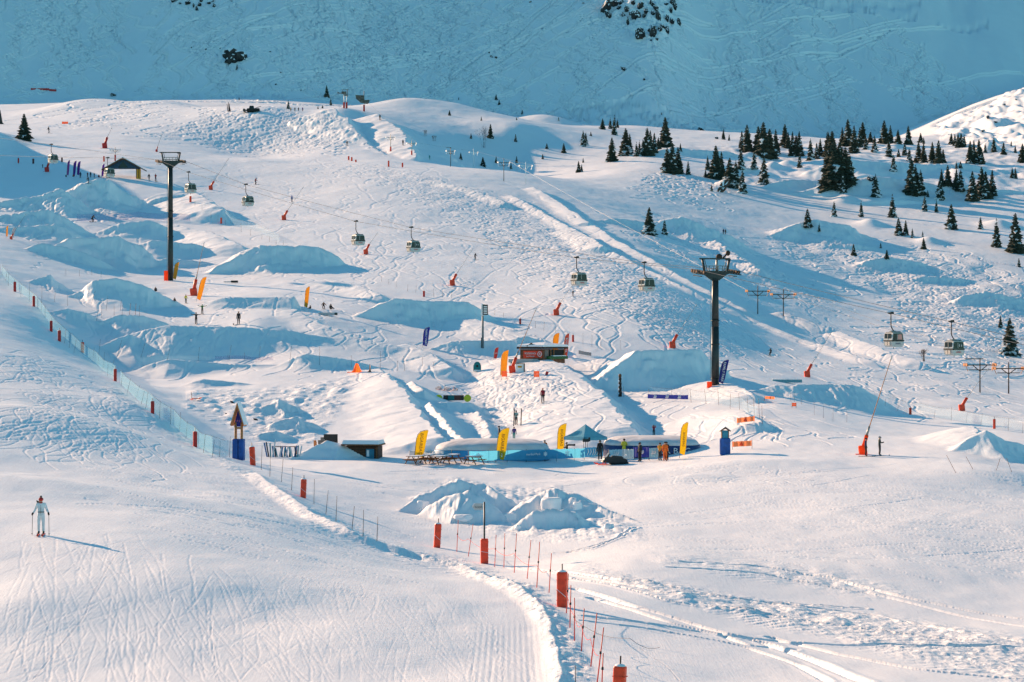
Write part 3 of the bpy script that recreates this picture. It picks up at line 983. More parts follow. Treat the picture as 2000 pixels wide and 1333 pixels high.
WOOD = mat("brown_timber", (0.20, 0.075, 0.030), .7, noise=.5, scale=7)
PALEWOOD = mat("pale_timber", (0.60, 0.23, 0.08), .7, noise=.4, scale=7)
DARKWOOD = mat("dark_timber", (0.055, 0.028, 0.018), .75, noise=.5, scale=8)
WHITE = mat("white_paint", (0.78, 0.78, 0.78), .45)
GREY = mat("grey_paint", (0.40, 0.42, 0.43), .5)
BLUE = mat("blue_vinyl", (0.012, 0.09, 0.36), .5, noise=.3, scale=3)
NAVY = mat("navy_vinyl", (0.012, 0.045, 0.17), .5, noise=.25, scale=3)
INDIGO = mat("indigo_cloth", (0.06, 0.07, 0.36), .7, noise=.2, scale=2, trans=.6)
SKY = mat("light_blue_cloth", (0.10, 0.45, 0.66), .6, noise=.2, scale=2, trans=.6)
TEAL = mat("teal_cloth", (0.03, 0.25, 0.30), .6, noise=.2, scale=2, trans=.6)
PURPLE = mat("purple_cloth", (0.20, 0.06, 0.40), .7, noise=.2, scale=2, trans=.6)
PINK = mat("pink_cloth", (0.50, 0.12, 0.42), .7, noise=.2, scale=2, trans=.6)
GREEN = mat("green_board", (0.03, 0.13, 0.03), .6, noise=.3, scale=3)
SKIN_M = mat("skin", (0.52, 0.28, 0.19), .5)
SNOWCAP = mat("snow_cap", (0.85, 0.85, 0.87), .6)
GLASS = mat("tinted_glass", (0.014, 0.018, 0.02), .25, .0, spec=.35)
CABWHITE = mat("cabin_white", (0.50, 0.50, 0.49), .35, noise=.1, scale=2)
BARK = mat("bark", (0.045, 0.028, 0.02), .9, noise=.5, scale=6)
NEEDLE = mat("spruce_needles", (0.026, 0.040, 0.028), .8, noise=.6, scale=.9, rgb2=(0.070, 0.068, 0.042))
ROCK = mat("dark_rock", (0.060, 0.055, 0.052), .9, noise=.7, scale=.35, rgb2=(0.018, 0.018, 0.02))
YGREEN = mat("lime_paint", (0.42, 0.47, 0.02), .5)


def net_mat(name, rgb, alpha, cell=9.0):
    m = mat(name, rgb, .7, alpha=alpha)
    nt = m.node_tree
    b = nt.nodes["Principled BSDF"]
    n = nt.nodes.new("ShaderNodeTexNoise")
    n.inputs["Scale"].default_value = cell
    g = nt.nodes.new("ShaderNodeNewGeometry")
    r = nt.nodes.new("ShaderNodeMapRange")
    r.inputs[3].default_value = alpha * .4
    r.inputs[4].default_value = alpha * 1.6
    r.inputs[1].default_value = .3
    r.inputs[2].default_value = .7
    nt.links.new(g.outputs["Position"], n.inputs["Vector"])
    nt.links.new(n.outputs["Fac"], r.inputs[0])
    nt.links.new(r.outputs[0], b.inputs["Alpha"])
    return m


NET_BLUE = net_mat("blue_netting", (0.10, 0.52, 0.68), .30)
NET_PALE = net_mat("pale_netting", (0.30, 0.50, 0.62), .22)
NET_VIOLET = net_mat("violet_netting", (0.16, 0.16, 0.42), .30)
NET_ORANGE = net_mat("orange_netting", (0.75, 0.22, 0.10), .5)


# ------------------------------------------------------------------ trees
def spruce_mesh(seed, bushy=1.0, snowy=.0, whorls=26, gap=.0):
    whorls = int(whorls * 1.3)
    g = random.Random(seed)
    mb = MB()
    for w in range(whorls):
        t = (w + g.uniform(-.3, .3)) / whorls
        z = .06 + .94 * t
        if g.random() < gap and w > 3:
            continue
        rad = .30 * bushy * (1 - max(t, 0)) ** .72 * g.uniform(.72, 1.12) + .012
        nb = max(4, int(13 * (1 - t) + 4))
        a0 = g.uniform(0, 6.28)
        for b in range(nb):
            a = a0 + 6.2832 * b / nb + g.uniform(-.25, .25)
            r = rad * g.uniform(.65, 1.12)
            droop = r * g.uniform(.25, .6) - (.25 * r if t > .7 else 0)
            ca, sa = math.cos(a), math.sin(a)
            m = 1 if g.random() < snowy * (1.1 - t) else 0
            # a bough of three ragged sprays
            for k, (fr, sw) in enumerate(((1.0, 0.0), (.78, .34), (.78, -.34))):
                ca2, sa2 = math.cos(a + sw), math.sin(a + sw)
                q = r * fr * g.uniform(.85, 1.1)
                wd = q * g.uniform(.20, .30)
                dz = droop * fr
                base = (ca * r * .05, sa * r * .05, z + .012)
                mid = (ca2 * q * .6, sa2 * q * .6, z - dz * .45)
                tip = (ca2 * q, sa2 * q, z - dz)
                px, py = -sa2 * wd, ca2 * wd
                v = [base, (mid[0] + px, mid[1] + py, mid[2] - .012), tip, (mid[0] - px, mid[1] - py, mid[2] - .012),
                     (mid[0], mid[1], mid[2] - wd * 1.3 - .012)]
                mb.add(v, [(0, 1, 2), (0, 2, 3), (1, 4, 2), (3, 2, 4)], m)
    mb.bar((0, 0, .9), (0, 0, 1.0), .008, .001, 4)
    return mb


TREE_PROTO = []
for k, (seed, bu, sn, wh, gp) in enumerate(((1, 1.0, .06, 26, .0), (2, .80, .10, 28, .05), (3, 1.15, .05, 24, .0), (4, .85, .32, 24, .08), (5, .68, .15, 22, .15), (6, 1.0, .22, 26, .04))):
    cr = spruce_mesh(seed, bu, sn, wh, gp)
    me_o = cr.build("crown", [NEEDLE, SNOWCAP])
    tr = MB().bar((0, 0, -.04), (.004, 0, .5), .022, .012, 7).bar((.004, 0, .5), (0, 0, .97), .012, .002, 6).build("trunk", BARK)
    TREE_PROTO.append((me_o.data, tr.data))
    bpy.data.objects.remove(me_o)
    bpy.data.objects.remove(tr)


def spruce(px, py, h, kind, label, group):
    g = ground(px, py)
    hm = 1.08 * h * g.y / F
    t = thing("spruce_tree", label, "tree", (g.x, g.y, g.z), random.uniform(0, 6.28), group)
    wid = random.uniform(.88, 1.12)
    for nm, me in zip(("crown", "trunk"), TREE_PROTO[kind]):
        o = bpy.data.objects.new(nm, me)
        o.parent = t
        o.scale = (hm * wid, hm * wid, hm)
        COL.objects.link(o)
    return t


def size_word(h):
    return "tiny" if h < 14 else "small" if h < 24 else "mid-sized" if h < 40 else "tall" if h < 56 else "very tall"


STANDS = {
    # stand: (where it grows, [(column, base row, height, kind)])
    "ridge wood": ("in the wood on the sunlit ridge", [
        (1413, 273, 20, 1), (1424, 275, 12, 1), (1449, 290, 32, 1), (1459, 297, 50, 0), (1447, 330, 38, 3), (1473, 329, 33, 3), (1481, 298, 48, 0), (1491, 304, 62, 2),
        (1503, 307, 52, 0), (1515, 303, 47, 1), (1533, 288, 43, 2), (1539, 290, 30, 0), (1548, 304, 44, 1), (1561, 305, 45, 1), (1555, 303, 36, 0), (1583, 314, 41, 3), (1595, 311, 30, 1), (1602, 304, 31, 1),
        (1617, 308, 47, 0), (1625, 309, 50, 2), (1562, 328, 30, 4), (1618, 361, 72, 0), (1628, 365, 82, 2), (1640, 363, 80, 0), (1651, 360, 68, 2), (1660, 359, 52, 1), (1646, 376, 38, 3),
        (1645, 286, 35, 1), (1656, 286, 50, 0), (1668, 299, 50, 1), (1679, 288, 36, 1), (1685, 283, 42, 0), (1691, 292, 26, 3), (1700, 279, 20, 2), (1708, 297, 31, 3), (1727, 281, 43, 0), (1739, 281, 34, 1), (1754, 281, 26, 2),
        (1736, 307, 32, 3), (1755, 307, 15, 2), (1774, 283, 35, 0), (1798, 279, 18, 2), (1804, 281, 12, 1), (1767, 304, 24, 1), (1776, 316, 25, 3), (1794, 318, 38, 0), (1804, 318, 37, 1), (1821, 319, 39, 1), (1833, 320, 43, 0), (1842, 318, 25, 0),
        (1745, 334, 30, 3)]),
    "upper fringe": ("on the crest before the wood", [
        (1177, 253, 20, 2), (1192, 252, 21, 4), (1200, 264, 37, 4), (1206, 250, 17, 4), (1139, 286, 29, 3), (1144, 284, 24, 3), (1154, 266, 8, 2), (1195, 316, 44, 0), (1222, 304, 50, 5), (1230, 300, 36, 1),
        (1243, 306, 27, 4), (1249, 302, 26, 4), (1256, 305, 32, 3), (1264, 305, 52, 0), (1270, 304, 46, 1), (1278, 298, 36, 1), (1286, 292, 22, 0), (1299, 288, 56, 2)]),
    "middle stand": ("in the stand above the run", [
        (1303, 338, 46, 5), (1313, 341, 58, 0), (1324, 339, 48, 1), (1329, 296, 15, 1), (1344, 341, 25, 1), (1382, 331, 25, 1), (1398, 350, 62, 2), (1409, 350, 50, 1), (1378, 347, 14, 2),
        (1425, 364, 52, 5), (1437, 367, 50, 3), (1450, 378, 44, 3), (1492, 360, 51, 3), (1390, 374, 14, 4)]),
    "lower row": ("in the row below the wood", [
        (1710, 385, 42, 3), (1780, 379, 65, 0), (1788, 376, 50, 3), (1798, 381, 46, 3), (1812, 385, 13, 1), (1836, 390, 43, 3), (1839, 362, 30, 1), (1851, 361, 36, 0), (1868, 373, 40, 1), (1876, 373, 40, 3),
        (1899, 393, 55, 1), (1917, 388, 58, 5), (1925, 388, 50, 0), (1938, 383, 48, 1), (1977, 348, 19, 1), (1983, 349, 20, 1)]),
    "far clump": ("in the far-end clumps", [
        (1858, 282, 20, 0), (1865, 285, 22, 1), (1871, 288, 27, 1), (1877, 287, 25, 0), (1883, 286, 22, 1), (1895, 319, 41, 1), (1902, 319, 42, 1), (1912, 318, 43, 0), (1918, 321, 27, 1), (1924, 298, 18, 4),
        (1941, 296, 29, 4), (1960, 302, 22, 0), (1975, 286, 12, 4), (1983, 298, 15, 4), (1997, 318, 35, 0), (1868, 330, 14, 4), (1876, 328, 12, 2)]),
    "open slope": ("scattered on the open slope", [
        (1577, 443, 33, 5), (1629, 423, 28, 3), (1682, 424, 30, 4), (1743, 425, 43, 4), (1806, 413, 29, 3), (1829, 415, 23, 4), (1858, 448, 46, 5), (1915, 448, 23, 3), (1946, 483, 53, 4), (1983, 494, 73, 0),
        (1755, 460, 32, 5), (1769, 460, 28, 1), (1782, 465, 18, 3), (1804, 487, 21, 0), (1667, 499, 21, 0), (1732, 505, 16, 2), (1600, 452, 16, 4), (1990, 522, 17, 3), (1720, 485, 11, 4), (1802, 463, 12, 4)]),
    "lift side": ("beside the lift line and the cabins", [
        (1268, 459, 51, 5), (1298, 458, 27, 3), (1954, 641, 23, 1), (1972, 694, 68, 5)]),
    "shaded bowl": ("on the shaded bowl", [
        (1020, 223, 8, 2), (1009, 235, 5, 2), (1091, 237, 8, 3), (1007, 277, 14, 1), (1068, 291, 10, 2), (1101, 299, 18, 0), (1060, 311, 10, 1), (1009, 318, 12, 1), (1130, 337, 21, 0), (1136, 336, 14, 1), (1139, 318, 9, 1),
        (958, 270, 26, 0), (920, 271, 10, 1), (900, 312, 13, 1), (943, 325, 17, 2), (969, 319, 13, 1), (998, 330, 12, 1), (940, 236, 8, 1), (878, 226, 10, 2)]),
    "mountain foot": ("at the mountain's foot", [
        (638, 189, 21, 0), (563, 213, 16, 1), (646, 206, 14, 4), (969, 195, 10, 0), (975, 205, 9, 2), (896, 195, 5, 1), (463, 136, 10, 0), (467, 196, 6, 1), (588, 178, 5, 1), (1292, 224, 4, 0), (621, 213, 6, 1), (630, 212, 6, 2)]),
}
for stand, (where, rows) in STANDS.items():
    for k, (px, py, h, kind) in enumerate(sorted(rows)):
        snow_ = {3: "snow-dusted", 4: "sparse", 2: "bushy", 5: "frosted"}.get(kind, "dark")
        spruce(px, py, h, kind, f"{size_word(h)} {snow_} spruce, {ordn(k + 1)} from the left {where}", "spruces " + where)
spruce(47, 274, 49, 2, "bushy dark spruce alone by the piste at the upper left edge", "single spruces")


def bare_bush(px, py, h, w, label, m=BARK):
    g = ground(px, py)
    s = g.y / F
    t = thing("bare_bush", label, "bush", g, 0, "leafless bushes")
    r_ = random.Random(px)
    mb = MB()

    def grow(p, a, b, L, r, n):
        q = p + Vector((math.sin(a) * math.cos(b), math.sin(a) * math.sin(b), math.cos(a))) * L
        mb.bar(p, q, r, r * .6, 4, 0, False)
        if n:
            for _ in range(3):
                grow(q, a + r_.uniform(-.5, .5), b + r_.uniform(-1.2, 1.2), L * r_.uniform(.6, .85), r * .6, n - 1)
    for _ in range(7):
        grow(Vector((r_.uniform(-.3, .3) * w * s, 0, 0)), r_.uniform(0, .35), r_.uniform(0, 6.28), h * s * .36, max(.05, .25 * s), 3)
    mb.build("twigs", m, t)
    return t


TWIG = mat("twig_brown", (0.14, 0.085, 0.065), .9)
bare_bush(945, 289, 41, 16, "tall leafless tree beside a spruce on the shaded bowl")
bare_bush(1804, 706, 24, 10, "small leafless bush under the cabins by the lift run", TWIG)
bare_bush(833, 266, 12, 14, "low leafless bush high on the shaded slope by the lift", TWIG)
bare_bush(848, 276, 11, 12, "low leafless bush just below another on the shaded slope", TWIG)
bare_bush(678, 285, 9, 8, "little leafless bush on the tracked face under the ridge", TWIG)


# ------------------------------------------------------------------ rocks
def rock(px, py, w, h, label, name="rock", group=None, dmin=0, snow=True, seed=0, deep=.8, m=None):
    g = ground(px, py, dmin)
    s = g.y / F
    r_ = np.random.default_rng(int(px * 7 + py) + seed)
    bm = bmesh.new()
    bmesh.ops.create_icosphere(bm, subdivisions=3, radius=1)
    dirs = r_.normal(size=(16, 3)) * np.array([1, 1, .8])
    dirs /= np.linalg.norm(dirs, axis=1)[:, None]
    cut = r_.uniform(.40, .95, 16)
    tl, f1, f2 = r_.uniform(-.5, .5), r_.uniform(4, 8), r_.uniform(0, 6)
    for v in bm.verts:
        p = np.array(v.co)
        k = min(1.0, min(c / max(1e-3, float(p @ d)) if p @ d > 0 else 9 for d, c in zip(dirs, cut)))
        p = p * k * (1 + .16 * math.sin(p[0] * f1 + f2) * math.sin(p[2] * f1 * 1.3 + p[1] * 7) + .09 * math.sin(p[0] * 17 + f2) * math.sin(p[2] * 19))
        v.co = ((p[0] + tl * p[2]) * w * s * .58, p[1] * w * s * .58 * deep, p[2] * h * s * .70 + h * s * .30)
    bm.normal_update()
    me = bpy.data.meshes.new(name)
    for f in bm.faces:
        f.material_index = 1 if snow and f.normal.z > .42 + .25 * math.sin(f.calc_center_median().x * 5 + px) else 0
    bm.to_mesh(me)
    bm.free()
    me.materials.append(m or ROCK)
    me.materials.append(SNOWCAP)
    o = bpy.data.objects.new(name, me)
    o.location = g
    COL.objects.link(o)
    return tag(o, label, "rock", group)


rock(459, 121, 42, 28, "big dark boulder with snow on top, alone on the shaded mountain", "boulder")
rock(1411, 376, 26, 24, "snow-capped boulder under the spruces at the edge of the groomed run", "boulder", m=mat("brown_rock", (.10, .06, .045), .9, noise=.5, scale=1))
rock(1369, 255, 14, 8, "round boulder under snow on the crest before the wood", "boulder")
rock(1700, 352, 22, 12, "dark snow-topped boulder behind a snowy spruce in the shade", "boulder")
for k, (px, py, w, h) in enumerate(((402, 98, 6, 4), (374, 94, 4, 3), (430, 96, 4, 3), (528, 102, 4, 3), (548, 142, 6, 2), (538, 166, 8, 3), (955, 104, 4, 4), (960, 112, 6, 4), (969, 114, 5, 5),
                                    (1218, 136, 12, 7), (1258, 157, 6, 5), (1139, 7, 6, 2), (1036, 5, 5, 3), (220, 188, 14, 7), (1400, 272, 8, 5))):
    rock(px, py, w, h, f"small dark rock poking from the mountain snow, {ordn(k + 1)} of the scattered ones", "rock", "scattered rocks on the mountain")
# the broken outcrop at the top
OUT = [(1184, 22, 22, 24), (1198, 10, 20, 12), (1190, 36, 12, 14), (1214, 8, 10, 7), (1209, 17, 8, 6), (1225, 22, 8, 10), (1217, 32, 8, 8), (1226, 48, 6, 12), (1236, 8, 7, 8), (1240, 37, 16, 16), (1232, 30, 8, 6),
       (1252, 16, 10, 14), (1262, 26, 8, 12), (1258, 34, 7, 7), (1272, 10, 9, 9), (1275, 30, 9, 8), (1285, 37, 12, 18), (1282, 20, 9, 10), (1300, 10, 8, 6), (1314, 10, 12, 10), (1309, 24, 9, 10), (1318, 18, 7, 10),
       (1313, 46, 10, 12), (1326, 48, 8, 10), (1302, 40, 8, 12), (1251, 74, 17, 18), (1274, 70, 13, 16), (1268, 62, 6, 6), (1290, 60, 9, 10), (1303, 63, 9, 12), (1283, 79, 6, 5), (1272, 80, 4, 4), (1296, 55, 10, 7)]
for k, (px, py, w, h) in enumerate(OUT):
    rock(px, py, w * 1.25, h * 1.25, f"dark jagged crag of the snowy outcrop, {ordn(k + 1)} of the outcrop", "crag_rock", "crags of the outcrop", seed=k)
for k, (px, py, w, h) in enumerate(((342, 3, 16, 8), (352, 8, 8, 5), (366, 9, 12, 9), (378, 15, 5, 8), (384, 20, 8, 10), (390, 12, 10, 10), (393, 4, 6, 8), (409, 8, 10, 6), (419, 14, 7, 8), (416, 4, 6, 5), (452, 3, 6, 3))):
    rock(px, py, w, h, f"dark rock in the band at the mountain top, {ordn(k + 1)} from the left", "crag_rock", "rocks of the upper band", seed=k)
for k, (px, py, w, h) in enumerate(((1920, 258, 9, 6), (1945, 240, 7, 4), (1962, 206, 6, 4), (1985, 196, 6, 3), (1930, 232, 8, 8))):
    rock(px, py, w, h, f"snow-covered rock on the sunlit corner of the mountain, {ordn(k + 1)} there", "rock", "rocks on the sunlit corner", seed=k)


# ------------------------------------------------------------------ posts, pads and poles
def padded_post(px, py, h, w, label, name="padded_post", m=RED, pole=True, cap=True, lean=0.0, group="red padded posts", pm=STEEL, strap=True):
    g = ground(px, py)
    s = g.y / F
    H, W = h * s, w * s
    t = thing(name, label, "padded post", (g.x, g.y, g.z - .05), 0, group)
    t.rotation_euler = (0, lean, random.uniform(-.4, .4))
    mb = MB()
    mb.rbox((0, 0, H * .5), (W, W * .8, H), W * .22)
    for z in (.22, .5, .78):
        mb.box((W * .03, 0, H * z), (W * 1.06, W * .86, H * .012), 0)
    mb.build("pad", m, t)
    if pole:
        MB().bar((0, 0, 0), (0, 0, H * 1.22), .03, .03, 6).build("pole", pm, t)
    if cap:
        MB().ell((0, 0, H - .01), (W * .45, W * .36, W * .22), 10, 4, 0, None, 0).build("snow_cap", SNOWCAP, t)
    if strap:
        MB().pipe([(-W * .52, -W * .42, H * .55), (W * .52, -W * .43, H * .32)], .012).build("strap", WHITE, t)
    return t


padded_post(1098, 1186, 71, 20, "tall red padded post with a snow cap among the near red poles")
padded_post(1207, 1388, 90, 25, "red padded post with snow on top, cut off by the bottom of the picture", lean=.05)
padded_post(853, 1070, 48, 13, "red padded post with a black spike below the snow pile", lean=.06)
padded_post(592, 972, 37, 11, "bright red padded post beside the black poles under the hut", lean=.04)
padded_post(494, 909, 37, 10, "bright red padded post standing next to the blue-padded wooden sign", lean=-.06)
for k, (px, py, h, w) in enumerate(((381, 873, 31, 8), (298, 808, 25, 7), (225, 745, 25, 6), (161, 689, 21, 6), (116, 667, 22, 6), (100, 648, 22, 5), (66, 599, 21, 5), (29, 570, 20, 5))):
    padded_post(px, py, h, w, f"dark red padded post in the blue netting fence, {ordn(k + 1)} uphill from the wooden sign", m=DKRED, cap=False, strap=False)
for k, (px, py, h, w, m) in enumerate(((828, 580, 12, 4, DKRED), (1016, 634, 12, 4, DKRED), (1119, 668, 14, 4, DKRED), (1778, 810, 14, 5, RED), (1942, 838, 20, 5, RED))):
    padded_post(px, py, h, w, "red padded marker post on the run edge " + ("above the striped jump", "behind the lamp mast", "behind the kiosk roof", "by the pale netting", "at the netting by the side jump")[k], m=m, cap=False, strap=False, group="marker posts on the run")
for k, (px, py, h, w) in enumerate(((432, 437, 12, 3.5), (372, 395, 12, 4), (759, 326, 12, 3), (786, 327, 9, 3), (681, 313, 8, 3), (687, 315, 8, 3), (695, 317, 5, 3), (203, 316, 11, 3))):
    padded_post(px, py, h, w, "small red marker post far up the piste, " + ("on the bend under the second cabin", "below the tower cabin", "foot of the steep cut, taller", "foot of the steep cut, shorter", "first of three under the ridge face", "second of three under the ridge face", "lowest of three under the ridge face", "behind the gate roof")[k], m=RED, pole=False, cap=False, strap=False, group="small red marker posts")
for k, (px, py, h, w) in enumerate(((36, 319, 10, 3), (65, 320, 10, 3.4), (121, 317, 9, 3))):
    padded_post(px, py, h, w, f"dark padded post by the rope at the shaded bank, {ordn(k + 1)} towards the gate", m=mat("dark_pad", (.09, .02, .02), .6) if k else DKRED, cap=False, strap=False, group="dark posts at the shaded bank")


def fence_pole(pxb, pyb, pxt, pyt, label, m=BLACK, r=.022, name="fence_pole", group=None, clip=False, cat="pole"):
    g = ground(pxb, pyb)
    s = g.y / F
    t = thing(name, label, cat, (g.x, g.y, g.z), 0, group) if clip else None
    top = Vector(((pxt - pxb) * s, 0, (pyb - pyt) * s))
    r = max(r, .26 * s)
    mb = MB().bar((0, 0, -.15), top, r, r * .8, 6)
    o = mb.build("shaft" if clip else name, m, t)
    if clip:
        c = top * .56
        MB().bar(c - Vector((0, 0, .05)), c + Vector((0, 0, .05)), r * 1.7, r * 1.7, 6).build("clip", BLACK, t)
        return t
    o.location = g
    return tag(o, label, cat, group)


NEARRED = [(892, 1078, 895, 1016), (914, 1087, 924, 1024), (966, 1108, 969, 1045), (984, 1109, 986, 1042), (1004, 1119, 1009, 1042), (1029, 1131, 1037, 1055), (1048, 1148, 1054, 1059), (1072, 1158, 1077, 1081),
           (1106, 1198, 1110, 1121), (1113, 1226, 1115, 1143), (1122, 1252, 1122, 1168), (1135, 1272, 1141, 1189), (1153, 1302, 1166, 1198), (1165, 1338, 1179, 1226), (1175, 1344, 1178, 1276)]
REDP = mat("red_pole_paint", (.80, .06, .03), .45)
for k, (a, b, c, d) in enumerate(NEARRED):
    fence_pole(a, b, c, d, f"slim red pole with a black clip, {ordn(k + 1)} downhill from the red post", REDP, .024, "red_pole", "red poles of the rope fence", True)
fence_pole(1124, 1345, 1124, 1300, "short dark stake in the churned snow by the red poles", BLACK, .015, "stake")

BLACKNEAR = [(510, 918, 512, 871), (527, 932, 528, 892), (549, 942, 553, 897), (569, 958, 572, 913), (613, 985, 614, 936), (636, 1005, 641, 958), (656, 1019, 658, 969), (687, 1034, 692, 989), (709, 1048, 710, 996), (736, 1057, 738, 1009)]
for k, (a, b, c, d) in enumerate(BLACKNEAR):
    fence_pole(a, b, c, d, f"bare dark pole in the line below the hut, {ordn(k + 1)} downhill from the red post", BLACK, .02, "fence_pole", "dark poles below the hut")
LEFTF = [(448, 893, 450, 853), (429, 893, 430, 861), (414, 893, 419, 859), (397, 885, 401, 848), (363, 856, 366, 823), (350, 842, 353, 805), (333, 829, 334, 792), (311, 818, 313, 784), (284, 798, 289, 768), (275, 790, 282, 764),
         (264, 779, 273, 753), (248, 767, 255, 739), (236, 754, 240, 725), (216, 729, 223, 703), (210, 735, 211, 711), (202, 720, 204, 688), (191, 714, 196, 663), (181, 705, 184, 679), (144, 690, 149, 664), (135, 680, 138, 651), (126, 671, 129, 642),
         (88, 621, 88, 596), (74, 604, 74, 583), (57, 590, 58, 553), (40, 580, 42, 560), (16, 559, 17, 533), (11, 548, 14, 525), (4, 538, 6, 518), (81, 608, 82, 561)]
for k, (a, b, c, d) in enumerate(LEFTF):
    fence_pole(a, b, c, d, f"thin dark pole holding the blue netting, {ordn(k + 1)} uphill from the wooden sign", BLACK, .018, "fence_pole", "poles of the blue netting fence")


def tile(ox, oy, rows, k=3.992):
    return [(ox + a / k, oy + c / k, ox + (a + (e[0] if e else 0)) / k, oy + b / k) for a, b, c, *e in rows]


TURN = tile(0, 300, [(712, 1073, 1168, 30), (826, 1110, 1225, 16), (938, 1140, 1225, 8), (793, 1188, 1285), (890, 1178, 1265), (950, 1178, 1265, 8), (1087, 1185, 1270), (422, 1075, 1158, 10), (527, 1105, 1190), (514, 900, 955), (620, 910, 960), (716, 905, 950), (788, 920, 965)]) + \
    tile(0, 600, [(752, 15, 105, 15), (912, 258, 385, 38), (1095, 285, 395, 35), (1303, 310, 412, 24), (1544, 310, 418, 12), (1785, 298, 412, 18), (1905, 355, 412), (1778, 365, 412)]) + \
    tile(500, 600, [(22, 305, 415, 12), (262, 305, 435, 14), (496, 308, 452), (743, 375, 467), (967, 345, 478, 5), (1160, 380, 497, -10), (1103, 420, 500), (1298, 390, 460), (1383, 430, 475)])
DKPOLE = mat("brown_pole_paint", (.05, .03, .028), .5)
for k, (a, b, c, d) in enumerate(sorted(TURN)):
    fence_pole(a, b, c, d, f"dark slender pole round the banked turns, {ordn(k + 1)} from the left", DKPOLE, .02, "marker_pole", "poles round the banked turns")
for k, (a, b, c, d) in enumerate(tile(0, 300, [(1008, 1165, 1258, 12), (1056, 1170, 1258, 4)])):
    fence_pole(a, b, c, d, ("orange-brown marker pole leaning, on the small banked turn", "upright orange-brown marker pole, on the small banked turn")[k], mat("orange_pole", (.42, .12, .06), .5), .035, "marker_pole", "poles round the banked turns")
UPPER = tile(500, 300, [(978, 958, 1000), (1035, 978, 1020), (1093, 993, 1040), (1180, 1020, 1075, 5), (1245, 1030, 1085, 5), (1385, 1055, 1120), (1455, 1070, 1125), (1525, 1075, 1130), (1862, 1228, 1260), (1930, 1240, 1275), (45, 630, 670), (105, 645, 690), (157, 675, 710), (213, 680, 715)]) + \
    tile(0, 300, [(1645, 460, 505), (1700, 480, 520), (1760, 520, 555), (1880, 545, 615), (1952, 590, 640), (1575, 400, 440), (1520, 370, 410)]) + \
    tile(1000, 600, [(183, 110, 165), (246, 115, 185, 8), (340, 155, 200), (413, 175, 205), (553, 200, 295), (623, 205, 310), (693, 220, 320), (770, 225, 330), (843, 260, 335, 4)])
for k, (a, b, c, d) in enumerate(sorted(UPPER)):
    fence_pole(a, b, c, d, f"thin dark pole along the upper run edge, {ordn(k + 1)} from the left", BLACK, .018, "fence_pole", "poles along the upper run edge")
RIGHTF = tile(1000, 600, [(1067, 640, 690), (1245, 635, 700), (1398, 645, 745, -10), (1515, 640, 755, -14), (1613, 648, 765, -8), (1700, 672, 795, 4), (1774, 672, 800, -6), (1842, 705, 822, -8), (1890, 710, 840, -6), (1930, 715, 870, -8), (1952, 770, 915, -4), (868, 620, 700)])
BROWNP = mat("rusty_pole_paint", (.22, .10, .06), .6)
for k, (a, b, c, d) in enumerate(sorted(RIGHTF)):
    fence_pole(a, b, c, d, f"brown pole of the curved fence under the tower, {ordn(k + 1)} from the left", BROWNP, .022, "fence_pole", "poles of the curved fence")
FAR = tile(1500, 600, [(912, 720, 770, 5), (1008, 740, 810, 14), (1294, 800, 870, 10), (1428, 780, 885, 4), (1543, 828, 900, 10), (1658, 830, 920, 14), (1872, 868, 965, 6), (1982, 890, 985, 6), (360, 740, 845), (432, 770, 865), (507, 780, 895), (615, 810, 900), (178, 670, 735), (205, 670, 740), (260, 710, 760)])
for k, (a, b, c, d) in enumerate(sorted(FAR)):
    fence_pole(a, b, c, d, f"thin grey pole by the pale netting on the far run, {ordn(k + 1)} from the left", mat("grey_pole_paint", (.12, .12, .13), .5), .018, "fence_pole", "poles of the far netting")
for k, (a, b, c, d) in enumerate(tile(1500, 600, [(1470, 1155, 1292, -78), (1605, 1165, 1265, -62), (1775, 1180, 1275, 35), (1905, 1178, 1288, -45)])):
    fence_pole(a, b, c, d, f"slanting thin pole by the side jump, {ordn(k + 1)} from the two standing people", BROWNP, .02, "marker_pole", "slanting poles at the side jump")


# ------------------------------------------------------------------ netting
def netting(pix, h, m, label, name="safety_net", sag=.08, lift=.12, group=None, top_line=True):
    P_ = [ground(a, b) for a, b in pix]
    t = thing(name, label, "safety net", P_[0], 0, group)
    mb = MB()
    o = P_[0]
    v, f = [], []
    n = 0
    line = []
    for a, b in zip(P_, P_[1:]):
        for k in range(6):
            q = a.lerp(b, k / 6)
            z = zat(q.x, q.y)
            hh = h * (1 - sag * math.sin(math.pi * k / 6))
            v += [(q.x - o.x, q.y - o.y, z + lift - o.z), (q.x - o.x, q.y - o.y, z + lift + hh - o.z)]
            line.append(v[-1])
    f = [(2 * i, 2 * i + 2, 2 * i + 3, 2 * i + 1) for i in range(len(v) // 2 - 1)]
    mb.add(v, f)
    mb.build("mesh_panel", m, t)
    if top_line:
        MB().pipe(line[::2], .014, 4).build("top_rope", STEEL, t)
    return t


netting([(3, 537), (30, 566), (70, 598), (105, 645), (140, 676), (188, 712), (235, 751)], 1.5, NET_BLUE, "light blue safety netting on the upper part of the piste edge fence", group="blue netting")
netting([(235, 751), (262, 778), (299, 806), (340, 833), (380, 868), (415, 890), (452, 894)], 1.5, NET_BLUE, "light blue safety netting on the lower fence, ending at the wooden sign", group="blue netting")
netting([(1735, 789), (1790, 808), (1860, 822), (1930, 836), (2010, 846)], 1.3, NET_PALE, "pale blue netting along the far run behind the big lance", group="pale netting")
netting([(1270, 776), (1345, 781), (1400, 787), (1450, 800), (1485, 826)], 1.2, NET_PALE, "faint netting on the curved fence below the tower", group="pale netting")
netting([(150, 433), (270, 428), (330, 430), (380, 434)], 1.6, NET_VIOLET, "faint violet netting under the gate mound", group="violet netting")
netting([(440, 423), (500, 452), (555, 478)], 1.6, NET_PALE, "thin pale netting on the bend above the wide jump", group="pale netting")
